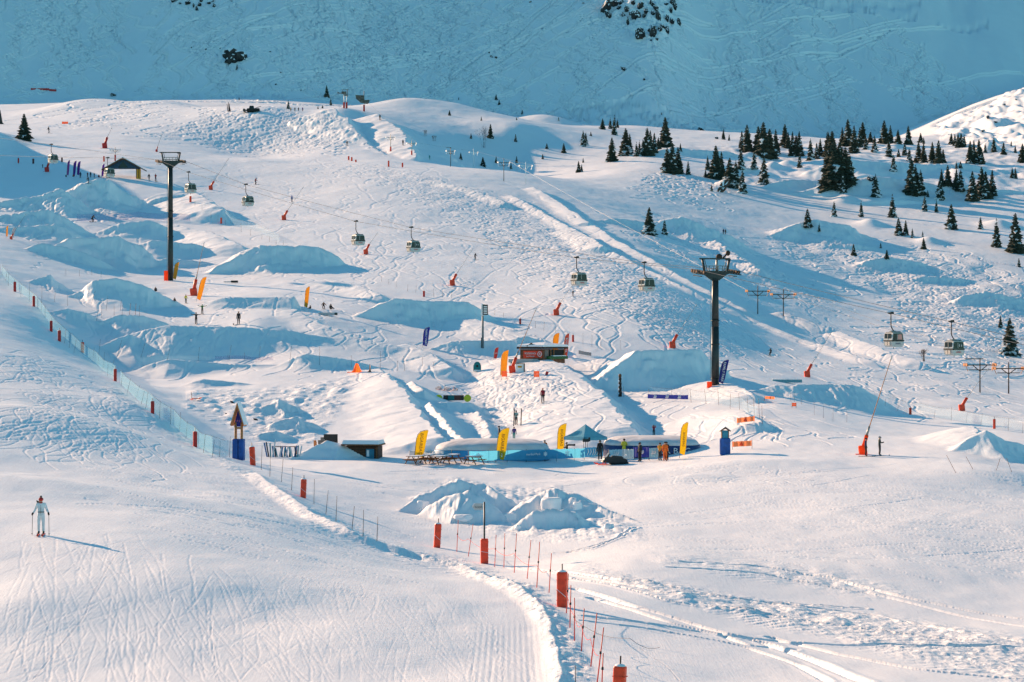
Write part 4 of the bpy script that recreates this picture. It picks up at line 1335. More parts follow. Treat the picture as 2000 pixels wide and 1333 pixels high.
netting([(420, 704), (480, 703), (545, 704)], .45, NET_VIOLET, "low violet net at the foot of the long roll", group="violet netting", top_line=False)
netting([(1130, 693), (1160, 698)], .5, mat("grey_fence_paint", (.12, .15, .16), .6, alpha=.8), "low grey fence behind the kiosk", "low_fence")


def cord(pix, r, m, label, name="rope", h=.0, cat="rope"):
    P_ = [ground(a, b) for a, b in pix]
    o = P_[0]
    mb = MB()
    pts_ = []
    for a, b in zip(P_, P_[1:]):
        for k in range(6):
            q = a.lerp(b, k / 6)
            sg = .25 * math.sin(math.pi * k / 6)
            pts_.append((q.x - o.x, q.y - o.y, q.z + h - sg - o.z))
    mb.pipe(pts_, r, 5)
    ob = mb.build(name, m)
    ob.location = o
    return tag(ob, label, cat)


cord([(892, 1078), (914, 1087), (966, 1108), (1004, 1119), (1048, 1148), (1072, 1158)], .010, RED, "thin rope strung between the upper red poles", h=1.1)
cord([(1106, 1198), (1122, 1252), (1135, 1272), (1153, 1302), (1172, 1336)], .010, RED, "thin rope strung between the lowest red poles", h=1.0)
cord([(1122, 1225), (1230, 1262), (1300, 1276)], .012, mat("grey_rope", (.3, .3, .32), .7), "slack grey rope lying on the snow beside the red poles", "loose_rope", .3)


# ================================================================== lifts
def at_line(px, A, B):
    """Point of the level line A-B that lies in the direction of a photograph column."""
    u = (px - CX) / F
    dx, dy = B[0] - A[0], B[1] - A[1]
    t = (u * A[1] - A[0]) / (dx - u * dy)
    return A[0] + dx * t, A[1] + dy * t


T1 = ground(1397, 752)
T2 = ground(333, 548)
s1, s2 = T1.y / F, T2.y / F
DIRX = Vector((T1.x - T2.x, T1.y - T2.y, 0)).normalized()      # the line of the lift, downhill
LYAW = math.atan2(DIRX.y, DIRX.x)


def gondola_tower(g, s, top_y, base_y, label, ladder=True, half=46):
    """Tubular tower with a cross-arm, two trains of rubber wheels and a work frame above."""
    H = (base_y - 545 if base_y > 600 else base_y - 325) * s
    W = 5.0
    t = thing("gondola_tower", label, "lift tower", g, 0, "gondola towers")
    mb = MB().bar((0, 0, -.4), (0, 0, H * .55), .52, .46, 18).bar((0, 0, H * .55), (0, 0, H), .46, .42, 18)
    for z in (.05, .38, .60, .985):
        mb.bar((0, 0, H * z), (0, 0, H * z + .12), .56, .56, 18)
    mb.build("pole", STEEL, t)
    lb = MB()
    for e in (-.16, .16):
        lb.bar((-.62, e - .2, .8), (-.56, e - .2, H), .025, .025, 5)
    for k in range(int(H / .45)):
        lb.bar((-.6, -.36, .9 + k * .45), (-.6, -.04, .9 + k * .45), .018, .018, 4)
    lb.build("ladder", GALV, t)
    # cross-arm, flared under the middle
    arm = MB().prism([(-W * .46, .50), (-W * .45, .25), (-1.5, .0), (-.5, -.75), (.5, -.75), (1.5, .0), (W * .45, .22), (W * .47, .45)], -.28, .28, 0, Matrix.Translation((0, 0, H + .68 * .8)))
    arm.build("crossarm", STEEL, t)
    fr = MB()
    zt = H + .68 * 3.75
    fr.box((-.1, 0, zt), (3.9, .24, .17))
    fr.box((1.6, -.1, zt - .12), (.7, .5, .14))
    for a, b in ((-1.65, -1.35), (1.8, 1.5)):
        fr.bar((a, 0, zt), (b - .0, 0, H + .68 * 1.35), .16, .16, 6)
        fr.bar((a * .82, .3, zt), (b * .72, .3, H + .68 * 1.35), .05, .05, 5)
    fr.build("work_frame", STEEL, t)
    rail = MB()
    for x in (-1.3, -.75, -.2, .4, .95, 1.4):
        for y in (-.45, .45):
            rail.bar((x, y, H + .68 * 1.3), (x, y, H + .68 * 2.4), .03, .03, 5)
    for z in (1.85, 2.4):
        for y in (-.45, .45):
            rail.bar((-1.35, y, H + .68 * z), (1.45, y, H + .68 * z), .03, .03, 5)
    rail.build("guard_rail", GALV, t)
    for sx, nm in ((-1, "sheave_train"), (1, "sheave_train")):
        x0 = sx * W * .44
        M = Matrix.Translation((x0, 0, H + .68 * 1.35)) @ Matrix.Rotation(LYAW, 4, 'Z') @ Matrix.Rotation(R(6), 4, 'Y')
        tr = MB()
        tr.box((0, .26, -.30), (3.0, .08, .12), 0, M)
        tr.box((0, .0, -.55), (1.6, .3, .10), 0, M)
        st = tr.build(nm, STEEL, t)
        wh = MB()
        for k in range(6):
            x = -1.3 + k * .52
            wh.bar((x, -.06, 0), (x, .08, 0), .23, .23, 14, 0, True, M)
            wh.bar((x, -.08, 0), (x, .10, 0), .13, .13, 10, 1, True, M)
        wh.build("sheave", [mat("dark_rubber", (.05, .03, .022), .7), RUST], st)
    if base_y > 600:
        c = MB()
        c.ell((.5, .15, H + .68 * 4.1), (.42, .3, .40), 10, 6, 0).bar((1.0, 0, H + .68 * 3.9), (1.55, .1, H + .68 * 4.75), .12, .10, 8, 0).ell((1.62, .1, H + .68 * 4.8), (.30, .26, .36), 10, 6, 0)
        c.bar((.2, .0, H + .68 * 1.2), (.2, 0, H + .68 * 3.7), .17, .14, 8, 1)
        c.build("anemometer_mast", [DARKWOOD, GALV], t)
    return t, H


tower1, H1 = gondola_tower(T1, s1, 505, 752, "dark steel gondola tower with orange wheels standing beside the blue feather flag")
tower2, H2 = gondola_tower(T2, s2, 303, 548, "tall dark gondola tower near the wooden gate, red pad at its foot")
for o in tower2.children:
    if o.name.startswith("guard_rail"):
        o.scale = (1, 1, 1)


def foot_pad(g, dx, w, h, m, label):
    t = MB().rbox((0, 0, h / 2), (w, w * .8, h), w * .2).build("foot_pad", m)
    t.location = (g.x + dx, g.y - .7, zat(g.x + dx, g.y - .7) - .05)
    return tag(t, label, "foot pad")


foot_pad(T1, -.8, .62, .75, ORANGE, "low orange-red pad at the foot of the nearer gondola tower")
foot_pad(T2, -.75, .7, 1.9, ORANGE, "upright pale red pad leaning on the foot of the taller tower")


def cabin_at(px, ypin, off, open_side, label, people=0, pink=False):
    """A cabin hung from the rope: ypin is the row of its grip."""
    A = (T2.x + off * 2.2, T2.y)
    B = (T1.x + off * 2.2, T1.y)
    x, y = at_line(px, A, B)
    z = (CY - ypin) * y / F
    t = thing("gondola_cabin", label, "gondola cabin", (x, y, z), LYAW + R(90), "gondola cabins on the rope")
    t.scale = (.74, .74, .82)
    MB().box((0, 0, .05), (.95, .34, .22)).box((.2, .0, .2), (.5, .2, .12)).bar((-.5, -.15, .0), (.5, .15, .0), .07, .07, 8).bar((-.3, .2, .05), (.35, -.25, .2), .05, .05, 6).build("grip", BLACK, t)
    hp = [(0, 0, 0), (0, -.02, -.9), (-.02, -.02, -1.45), (.08, 0, -1.85), (.30, 0, -2.15), (.52, 0, -2.35), (.6, 0, -2.6)]
    MB().pipe(hp, .085, 8).build("hanger_arm", BLACK, t)
    zc, L, Wd = -2.62, 1.12, .98
    # profile along the line of travel, narrower at roof and floor
    prof = [(-.92, -2.0), (-1.12, -1.62), (-1.18, -1.12), (-1.08, -.30), (-.90, -.03), (.90, -.03), (1.08, -.30), (1.18, -1.12), (1.12, -1.62), (.92, -2.0)]
    M = Matrix.Translation((.55, 0, zc))
    n = len(prof)
    v = []
    for yy, k in ((-Wd, .94), (-Wd * 1.02, 1), (Wd * 1.02, 1), (Wd, .94)):
        v += [(x_ * k, yy * (1 + .06 * (-.8 - z_) if z_ > -1 else 1.0), z_) for x_, z_ in prof]
    f = [(j * n + i, j * n + (i + 1) % n, (j + 1) * n + (i + 1) % n, (j + 1) * n + i) for j in range(3) for i in range(n)] + [tuple(range(n)), tuple(reversed(range(3 * n, 4 * n)))]
    MB().add(v, f, 0, False, M).build("shell", CABWHITE, t)
    rf = MB().box((0, 0, .02), (1.9, 1.75, .14), 0, M, (.86, .9)).box((-.2, 0, .15), (.9, .5, .16), 0, M)
    rf.bar((-.95, -.5, .12), (.95, -.5, .12), .05, .05, 6, 0, True, M)
    rf.build("roof", GALV, t)
    band = MB().box((0, 0, -1.14), (2.44, 2.06, .20), 0, M)
    band.build("belt_band", BLACK, t)
    for sy in (-1, 1):
        w = MB().prism([(-.98, -1.02), (-.90, -.28), (-.80, -.14), (.84, -.14), (.92, -.28), (1.02, -1.02)], -.012, .012, 0, M @ Matrix.Translation((0, sy * (Wd * 1.035 + .012), 0)))
        w.build("side_window", GLASS, t)
        fw = MB().box((-.16, sy * (Wd * 1.035 + .03), -.62), (.06, .03, .74), 0, M)
        for q in range(people):
            MB().ell((.15 + .42 * q, sy * (Wd * 1.035 + .02), -.62), (.10, .03, .2), 8, 5, 0, M).build("rider_silhouette", GREY, t)
        fw.build("window_post", CABWHITE, t)
    if pink:
        MB().prism([(-.05, -.98), (-.02, -.35), (.1, -.25), (.72, -.25), (.82, -.98)], -.006, .006, 0, M @ Matrix.Translation((0, -Wd * 1.035 - .03, 0))).build("painted_sun_pane", mat("painted_sun_glass", (.55, .25, .22), .3), t)  # rosy sunlight on the window, put into the colour of an added pane
    for sx in (-1, 1):
        d = MB().prism([(-.84, -1.02), (-.76, -.16), (.76, -.16), (.84, -1.02)], -.012, .012, 0, M @ Matrix.Translation((sx * 1.135, 0, 0)) @ Matrix.Rotation(R(90), 4, 'Z'))
        d.build("end_window", GLASS, t)
        bk = MB().box((sx * 1.17, 0, -.62), (.04, .06, .8), 0, M).box((sx * 1.22, -.3, -1.55), (.10, .42, .5), 0, M).box((sx * 1.22, .3, -1.55), (.10, .42, .5), 0, M)
        bk.build("ski_basket", mat("cream_panel", (.62, .52, .44), .5), t)
    MB().bar((.55, 0, zc - 2.0), (.55, 0, zc - 2.28), .05, .05, 6).build("floor_pin", BLACK, t)
    for yaw, sy in ((0, -1), (math.pi, 1)):
        text("lettering", "MERIBEL", .26, DKRED if not pink else NAVY, t, Matrix.Translation((.62, sy * (Wd * 1.03 + .015), zc - 1.55)) @ facing(0, 0, 0, 0, yaw), .004, 1.1)
    return Vector((x, y, z))


PINS_B = [(100, 283, 0), (368, 337, 0), (695, 433, 0), (1126, 504, 0), (1740, 613, 0)]
PINS_A = [(210, 309, 1), (480, 361, 1), (803, 445, 1), (1258, 514, 1), (1858, 629, 1)]
LB_ = ["white gondola cabin over the purple flags in the shaded corner", "white gondola cabin just downhill of the taller tower's head", "white gondola cabin hanging above the middle red lance",
       "white gondola cabin above the red lance with a dark skier below", "white gondola cabin with a sunlit rosy window, over the right-hand run"]
LA_ = ["white gondola cabin in front of the wooden gate roof", "white gondola cabin with riders, second past the taller tower", "white gondola cabin between two lances, hanger bent uphill",
       "white gondola cabin next to the nearer tower, on its uphill side", "white gondola cabin with dark riders nearest the lone tall spruce"]
ROPE = {}
PB = [cabin_at(px, py, -1, -1, LB_[k], 0, k == 4) for k, (px, py, _) in enumerate(PINS_B)]
PA = [cabin_at(px, py, 1, 1, LA_[k], 2 if k in (1, 4, 2) else 0) for k, (px, py, _) in enumerate(PINS_A)]


ROPEM = mat("rope_steel", (.16, .15, .15), .5, .2)


def hung_rope(P_, label, r=.05, name="haul_rope", m=None):
    o = P_[0]
    mb = MB()
    q = []
    for a, b in zip(P_, P_[1:]):
        L = (b - a).length
        for k in range(8):
            p = a.lerp(b, k / 8)
            q.append(p - o - Vector((0, 0, 4 * .0016 * L * (k / 8) * (1 - k / 8))))
    q.append(P_[-1] - o)
    mb.pipe(q, r, 5)
    ob = mb.build(name, m or ROPEM)
    ob.location = o
    return tag(ob, label, "rope")


def sheave_top(g, H, off):
    return Vector((g.x + off * 2.2, g.y, g.z + H + .68 * 1.35 + .25))


def beyond(a, b, k):
    return b + (b - a) * k


for P_, off, lab in ((PB, -1, "thin steel haul rope carrying the upper line of cabins"), (PA, 1, "thin steel haul rope carrying the lower line of cabins")):
    t2, t1 = sheave_top(T2, H2, off), sheave_top(T1, H1, off)
    chain = sorted(P_ + [t1, t2], key=lambda p: p.x)
    chain = [beyond(chain[1], chain[0], 2.0)] + chain + [beyond(chain[-2], chain[-1], 1.6)]
    hung_rope(chain, lab, .032)


def lift_pylon(px, ytop, ybase, label, m=STEEL, red=0.0, arms=2, w=1.0, white=False, name="lift_pylon", yaw=0.0, group="drag-lift pylons"):
    g = ground(px, ybase)
    s = g.y / F
    H = (ybase - ytop) * s
    t = thing(name, label, "lift pylon", g, yaw, group)
    r = max(.11, .7 * s)
    MB().bar((0, 0, -.3), (0, 0, H), r, r * .8, 8).build("pole", m, t)
    if red:
        MB().rbox((0, 0, red * H / 2), (r * 4.2, r * 4.2, red * H), r).build("pad", DKRED, t)
    aw = w * 1.9
    ab = MB()
    if arms >= 1:
        ab.box((0, 0, H * .80), (aw * 2, .16, .16))
        ab.bar((-aw * .5, 0, H * .80), (0, 0, H * .62), .07, .07, 5)
        ab.bar((aw * .5, 0, H * .80), (0, 0, H * .62), .07, .07, 5)
    if arms >= 2:
        ab.box((0, 0, H * .66), (aw * 1.5, .14, .12))
    if arms >= 3:
        ab.box((-aw * .4, 0, H * .98), (aw * 1.2, .14, .14))
    ab.build("crossarm", m, t)
    for sx in (-1, 1):
        sh = MB()
        for k in range(3):
            sh.bar((sx * aw * .95, -.5 + k * .5, H * .80 + .05), (sx * aw * .95 + .10 * sx, -.5 + k * .5, H * .80 + .05), .24, .24, 10)
        sh.box((sx * aw * .95, 0, H * .80 - .12), (.1, 1.6, .14))
        sh.bar((sx * aw * .95, 0, H * .8 - .1), (sx * aw * .80, 0, H * .62), .05, .05, 5)
        sh.build("sheave_train", [PALEWOOD if not white else WHITE], t)
    return t, Vector((g.x - aw * .95, g.y, g.z + H * .8 + .3)), Vector((g.x + aw * .95, g.y, g.z + H * .8 + .3))


RUSTY = mat("weathered_steel", (.09, .055, .045), .6, .2, noise=.4, scale=2)
pyl = []
for (px, yt, yb, lab, m, red, arms, w, wh) in (
        (880, 288, 326, "dark pylon with a single arm beside the shaded bowl", STEEL, 0, 3, .8, True),
        (925, 291, 327, "slim white pylon with white wheels at the shaded bowl", WHITE, 0, 1, .9, True),
        (984, 309, 354, "dark leaning-armed pylon where the lift leaves the bowl", STEEL, 0, 2, 1.0, True),
        (1027, 316, 359, "pale pylon with white rollers on the lift terrace", WHITE, 0, 1, 1.1, True),
        (1480, 558, 614, "rusty double-armed pylon uphill of the nearer tower, taller of the pair", RUSTY, 0, 2, 1.25, False),
        (1530, 565, 618, "rusty double-armed pylon next to a taller twin above the skier", RUSTY, 0, 2, 1.35, False),
        (1914, 700, 767, "brown double-armed pylon behind the lance by the lone spruce", RUSTY, 0, 3, 1.3, False),
        (1970, 708, 769, "brown double-armed pylon at the edge of the picture", RUSTY, 0, 2, 1.35, False)):
    pyl.append(lift_pylon(px, yt, yb, lab, m, red, arms, w, wh, yaw=.25))
for (px, yt, yb, lab, red, arms, w) in (
        (763, 262, 296, "pale lift pylon with a cage head and red padded foot on the cut slope", .27, 2, .9),
        (804, 275, 303, "thin pale lift pylon with a red padded foot at the end of the cut slope", .30, 1, .9)):
    pyl.append(lift_pylon(px, yt, yb, lab, GALV, red, arms, w, True, yaw=.25))
for k in (4, 5, 6, 7):
    pass
hung_rope([pyl[4][2], pyl[6][2]], "dark cable between the two taller rusty pylons", .022, "lift_cable")
hung_rope([pyl[5][2], pyl[7][2]], "dark cable between the two outer rusty pylons", .022, "lift_cable")
hung_rope([pyl[4][1], pyl[2][2]], "thin cable climbing from the rusty pylons to the bowl", .02, "lift_cable")
hung_rope([pyl[1][2], pyl[3][2]], "pale cable between the white pylons of the bowl", .02, "lift_cable", GALV)


def top_station(px, yt, yb, label, twinned):
    g = ground(px, yb)
    s = g.y / F
    H = (yb - yt) * s
    t = thing("lift_pylon", label, "lift pylon", g, 0, "top station pylons")
    for dx in ((-.45, .65) if twinned else (0,)):
        MB().bar((dx, 0, -.5), (dx, 0, H * .8), .16, .14, 8).build("pole", WHITE, t)
        MB().rbox((dx, 0, H * .16), (.75, .75, H * .32), .15).build("pad", DKRED, t)
    hd = MB()
    if twinned:
        hd.box((0, 0, H * .98), (2.8, .4, .18)).box((-.5, 0, H * .82), (2.0, .9, 1.0)).box((.4, 0, H * .7), (1.4, .8, .6)).bar((1, 0, H * .6), (1, 0, H), .12, .12, 6)
        hd.bar((-1.2, 0, H * .98), (-.4, 0, H * .62), .1, .1, 5).box((-2.4, 0, H * .80), (1.6, .3, .3)).ell((-2.9, 0, H * .82), (.35, .3, .3), 8, 5)
    else:
        hd.prism([(-3.6, H * .80), (-3.4, H * .62), (-1.4, H * .42), (1.4, H * .36), (2.2, H * .44), (2.0, H * .56), (.2, H * .55), (-.2, H * .78)], -.3, .3)
        hd.bar((0, 0, H * .5), (0, 0, H), .18, .14, 8).ell((1.9, 0, H * .52), (.5, .4, .45), 8, 5).box((-2.4, -.35, H * .74), (2.2, .1, .25))
    hd.build("machine_head", mat("lift_machine", (.16, .15, .13), .6, .2, noise=.6, scale=1.2), t)
    return t


ts1 = top_station(674, 175, 212, "twin-legged lift head with red feet on the very top of the ridge", True)
ts2 = top_station(711, 178, 218, "one-legged lift head with a red foot and slanting boom on the ridge", False)
A_ = Vector(ts2.location) + Vector((1.5, 0, 3.8))
hung_rope([A_, pyl[9][2], pyl[1][2]], "dark cable dropping from the ridge-top lift head", .022, "lift_cable")
hung_rope([Vector(ts1.location) + Vector((-2.6, 0, 5.6)), Vector(ts1.location) + Vector((-60, 25, 3.2))], "light cable leaving the twin-legged lift head", .025, "lift_cable", GALV)
g_ = ground(225, 306)
lp_ = lift_pylon(225, 288, 315, "little T-shaped lift pylon with a red foot behind the wooden gate", GALV, .45, 2, .85, True, group="gate lift")


# ------------------------------------------------------------------ snow lances
def lance(px, py, tx, ty, label, h=24, big=False, red=RED):
    g = ground(px, py)
    s = g.y / F
    t = thing("snow_lance", label, "snow lance", g, 0, "snow lances on the piste")
    bh = h * .46 * s
    bw = h * .42 * s
    tip = Vector(((tx - px) * s, .4, (py - ty) * s))
    d = tip.normalized()
    base = Vector((0, 0, bh * .8))
    MB().rbox((0, 0, bh * .48), (bw, bw * .8, bh * 1.04), bw * .16, 0, Matrix.Rotation(R(-6), 4, 'Y')).box((-bw * .5, 0, .03), (bw * .9, bw * .3, .06)).build("base_pad", red, t)
    sl = base + d * (h * .62 * s)
    MB().bar(base - d * .1, sl, bw * .26, bw * .24, 10).bar(sl, sl + d * .05, bw * .28, bw * .28, 10).build("mast_sleeve", red, t)
    r = max(.035, .42 * s) * (1.35 if big else 1)
    MB().bar(sl, tip, r, r * .6, 6).build("lance_pipe", PALEWOOD if big else GALV, t)
    MB().bar(tip - d * .35, tip + d * .1, r * 1.5, r * 1.2, 6).build("nozzle", GREY, t)
    if big:
        MB().bar(sl - d * .1, sl + d * .9, r * 2.6, r * 2.0, 8).build("clamp", GALV, t)
    return t


for (px, py, tx, ty, h, lab) in (
        (205, 290, 218, 250, 22, "dark red snow lance on the shaded upper piste, topmost of all"),
        (92, 336, 103, 300, 20, "dark red snow lance in the shade under the first cabin"),
        (412, 371, 446, 310, 18, "small red snow lance uphill beside the taller tower's cabin"),
        (555, 430, 592, 366, 20, "red snow lance with a blue skier passing behind it"),
        (715, 497, 737, 455, 21, "red snow lance between the two middle cabins"),
        (884, 558, 923, 487, 24, "red snow lance below a skier in the middle of the piste"),
        (1087, 616, 1118, 557, 26, "red snow lance with a lime tag, under a cabin"),
        (1314, 680, 1361, 595, 28, "red snow lance standing behind the sharp-edged jump"),
        (1577, 737, 1624, 650, 27, "red snow lance on the run beside the black skier"),
        (1879, 803, 1932, 720, 28, "red snow lance in front of the brown pylons")):
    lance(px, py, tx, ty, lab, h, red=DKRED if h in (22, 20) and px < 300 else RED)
lance(1686, 888, 1743, 697, "big orange snow lance with a long rusty pipe, two people at its foot", 38, True, ORANGE)
lance(1001, 728, 1047, 604, "leaning snow lance with a long pale pipe before the kiosk", 30, True, RED)
lance(379, 578, 398, 474, "red-orange snow lance with a long thin pipe beside the leaning amber flag", 32, True, RED)
lance(22, 468, 50, 418, "red snow lance by the white flag at the edge of the picture", 12)
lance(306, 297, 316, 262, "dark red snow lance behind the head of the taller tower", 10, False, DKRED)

# ------------------------------------------------------------------ feather flags
def flag(px, py, top, w, m, label, lean=0.0, word=None, wm=None, group=None, curve=.5, edge=True, wsz=1.0, rot=-1):
    g = ground(px, py)
    s = g.y / F
    H, W = (py - top) * s, w * s
    t = thing("feather_flag", label, "flag", (g.x, g.y, g.z), 0, group)
    t.rotation_euler = (0, lean, .12)
    r = max(.02, .3 * s)
    pole = [(0, 0, -.2), (0, 0, H * .62), (W * .08, 0, H * .82), (W * .30, 0, H * .93), (W * .72, 0, H * .99), (W * .95, 0, H)]
    MB().pipe(pole, r, 6).build("pole", BLACK if edge else GALV, t)
    out = [(r, H * .13), (r, H * .62), (W * .10, H * .81), (W * .32, H * .92), (W * .72, H * .98), (W * .96, H * .985), (W * .90, H * .80), (W * .80, H * .30), (W * .66, H * .08)]
    n = len(out)
    v, f = [], []
    for y in (-.012, .012):
        v += [(x, y + .05 * W * math.sin(z / H * 7 + px), z) for x, z in out]
    f = [tuple(range(n)), tuple(reversed(range(n, 2 * n)))] + [(i, n + i, n + (i + 1) % n, (i + 1) % n) for i in range(n)]
    MB().add(v, f).build("banner", m, t)
    if word:
        Mx = facing(W * .44, -.02 - .05 * W, H * .52, rot * R(90) * 1.0)
        text("lettering", word, W * .62 * wsz, wm or BLACK, t, Mx, .006, .95)
    return t


flag(809, 897, 838, 23, YELLOW, "yellow feather flag with black letters by the picnic tables", .10, "BIGAIRBAG", wsz=.62, group="yellow air bag flags")
flag(968, 904, 834, 23, YELLOW, "yellow feather flag in front of the pale air bag's middle", .08, "BIGAIRBAG", wsz=.62, group="yellow air bag flags")
flag(1088, 885, 827, 18, YELLOW, "yellow feather flag beside the blue tent", .03, "BIGAIRBAG", wsz=.62, group="yellow air bag flags")
flag(1327, 895, 824, 15, YELLOW, "yellow feather flag at the end of the navy air bag", .05, "BIGAIRBAG", wsz=.62, group="yellow air bag flags")
flag(977, 740, 683, 15, AMBER, "amber feather flag in front of the leaning lance pipe", .04, edge=False, group="amber flags")
flag(1079, 693, 650, 13, AMBER, "amber feather flag rising before the kiosk roof", .03, edge=False, group="amber flags")
flag(594, 605, 559, 9, AMBER, "amber feather flag at the corner of the table-top jump", .06, edge=False, group="amber flags")
flag(383, 590, 538, 11, AMBER, "pale amber flag leaning behind the red-orange lance", .20, edge=False, group="amber flags")
flag(337, 549, 511, 9, AMBER, "amber flag leaning behind the foot of the taller tower", .12, edge=False, group="amber flags")
flag(12, 465, 441, 4, AMBER, "narrow amber flag at the left edge by a pale flag", 0, edge=False, group="amber flags")
flag(22, 466, 444, 6, mat("pale_cloth", (.6, .5, .52), .7), "pale pink flag above a red lance at the left edge", .15, edge=False)
flag(825, 680, 638, 13, INDIGO, "indigo feather flag standing alone by the long snow wall", .06, "FAMILY PARK", WHITE, edge=False, wsz=.7)
flag(1402, 753, 700, 15, INDIGO, "indigo feather flag behind the foot of the nearer tower", .16, "FAMILY PARK", WHITE, edge=False, wsz=.75)
flag(1101, 700, 651, 10, RED, "red and white feather flag at the kiosk corner", .03, "ROSSIGNOL", WHITE, edge=False, wsz=.9)
flag(964, 703, 678, 8, DKRED, "small dark red feather flag left of the amber one", .10, "R", WHITE, edge=False)
for k, (px, py, top, w, m) in enumerate(((130, 346, 313, 5, PINK), (142, 346, 314, 6, PURPLE), (150, 345, 315, 6, PURPLE), (198, 347, 320, 5, PURPLE))):
    flag(px, py, top, w, m, "slim " + ("pink feather flag by the waiting people, outermost of three", "purple feather flag between a pink and another purple one", "purple feather flag, inner one of the three by the people", "pale purple flag under the cabin at the gate")[k], .06, edge=False, group="purple flags at the gate")


# ------------------------------------------------------------------ buildings
def gate():
    gl, gr = ground(212, 347), ground(271, 349)
    d = (gl.y + gr.y) / 2
    s = d / F
    cx = (241 - CX) * s
    z0 = (CY - 348) * s
    t = thing("wooden_gate", "open wooden gate with a snowy gable roof on two yellow pillars", "gate", (cx, d, z0), 0)
    W = 60 * s
    zc = 17 * s
    for sx in (-1, 1):
        x = sx * 29.5 * s
        p = MB().box((x, 0, zc / 2 - .5), (8 * s, 1.4, zc + 1.0)).build("pillar", mat("yellow_paint", (.78, .33, .02), .55, noise=.25, scale=3), t)
        MB().box((x + 3 * s * sx * 0 + 1.2 * s, -.72, zc / 2), (1.1 * s, .1, zc)).box((x - 3.4 * s, -.72, zc / 2), (1.2 * s, .1, zc)).build("corner_board", DARKWOOD, p)
    ap, ev = zc + 22 * s, zc + 2 * s
    MB().prism([(-33 * s, ev - 1.5 * s), (-33 * s, ev + .5 * s), (0, ap - 2 * s), (33 * s, ev + .5 * s), (33 * s, ev - 1.5 * s)], -.5, .5).build("gable_panel", mat("dark_blue_boards", (.03, .07, .12), .6, noise=.4, scale=2), t)
    MB().prism([(-10 * s, ev + 1 * s), (0, ap - 7 * s), (10 * s, ev + 1 * s)], -.6, -.52).build("window", GLASS, t)
    for sx in (-1, 1):
        v = [(0, ap), (sx * 41 * s, ev - 2.5 * s), (sx * 41 * s, ev - 4.5 * s), (0, ap - 2.4 * s)]
        if sx < 0:
            v = v[::-1]
        MB().prism(v, -1.5, 4.5).build("roof_slope", WOOD, t)
        v = [(0, ap + 1.4 * s), (sx * 40 * s, ev - 1.6 * s), (sx * 41 * s, ev - 2.4 * s), (0, ap + .05)]
        if sx < 0:
            v = v[::-1]
        MB().prism(v, -1.35, 4.6).build("roof_snow", SNOWCAP, t)
    return t


gate()


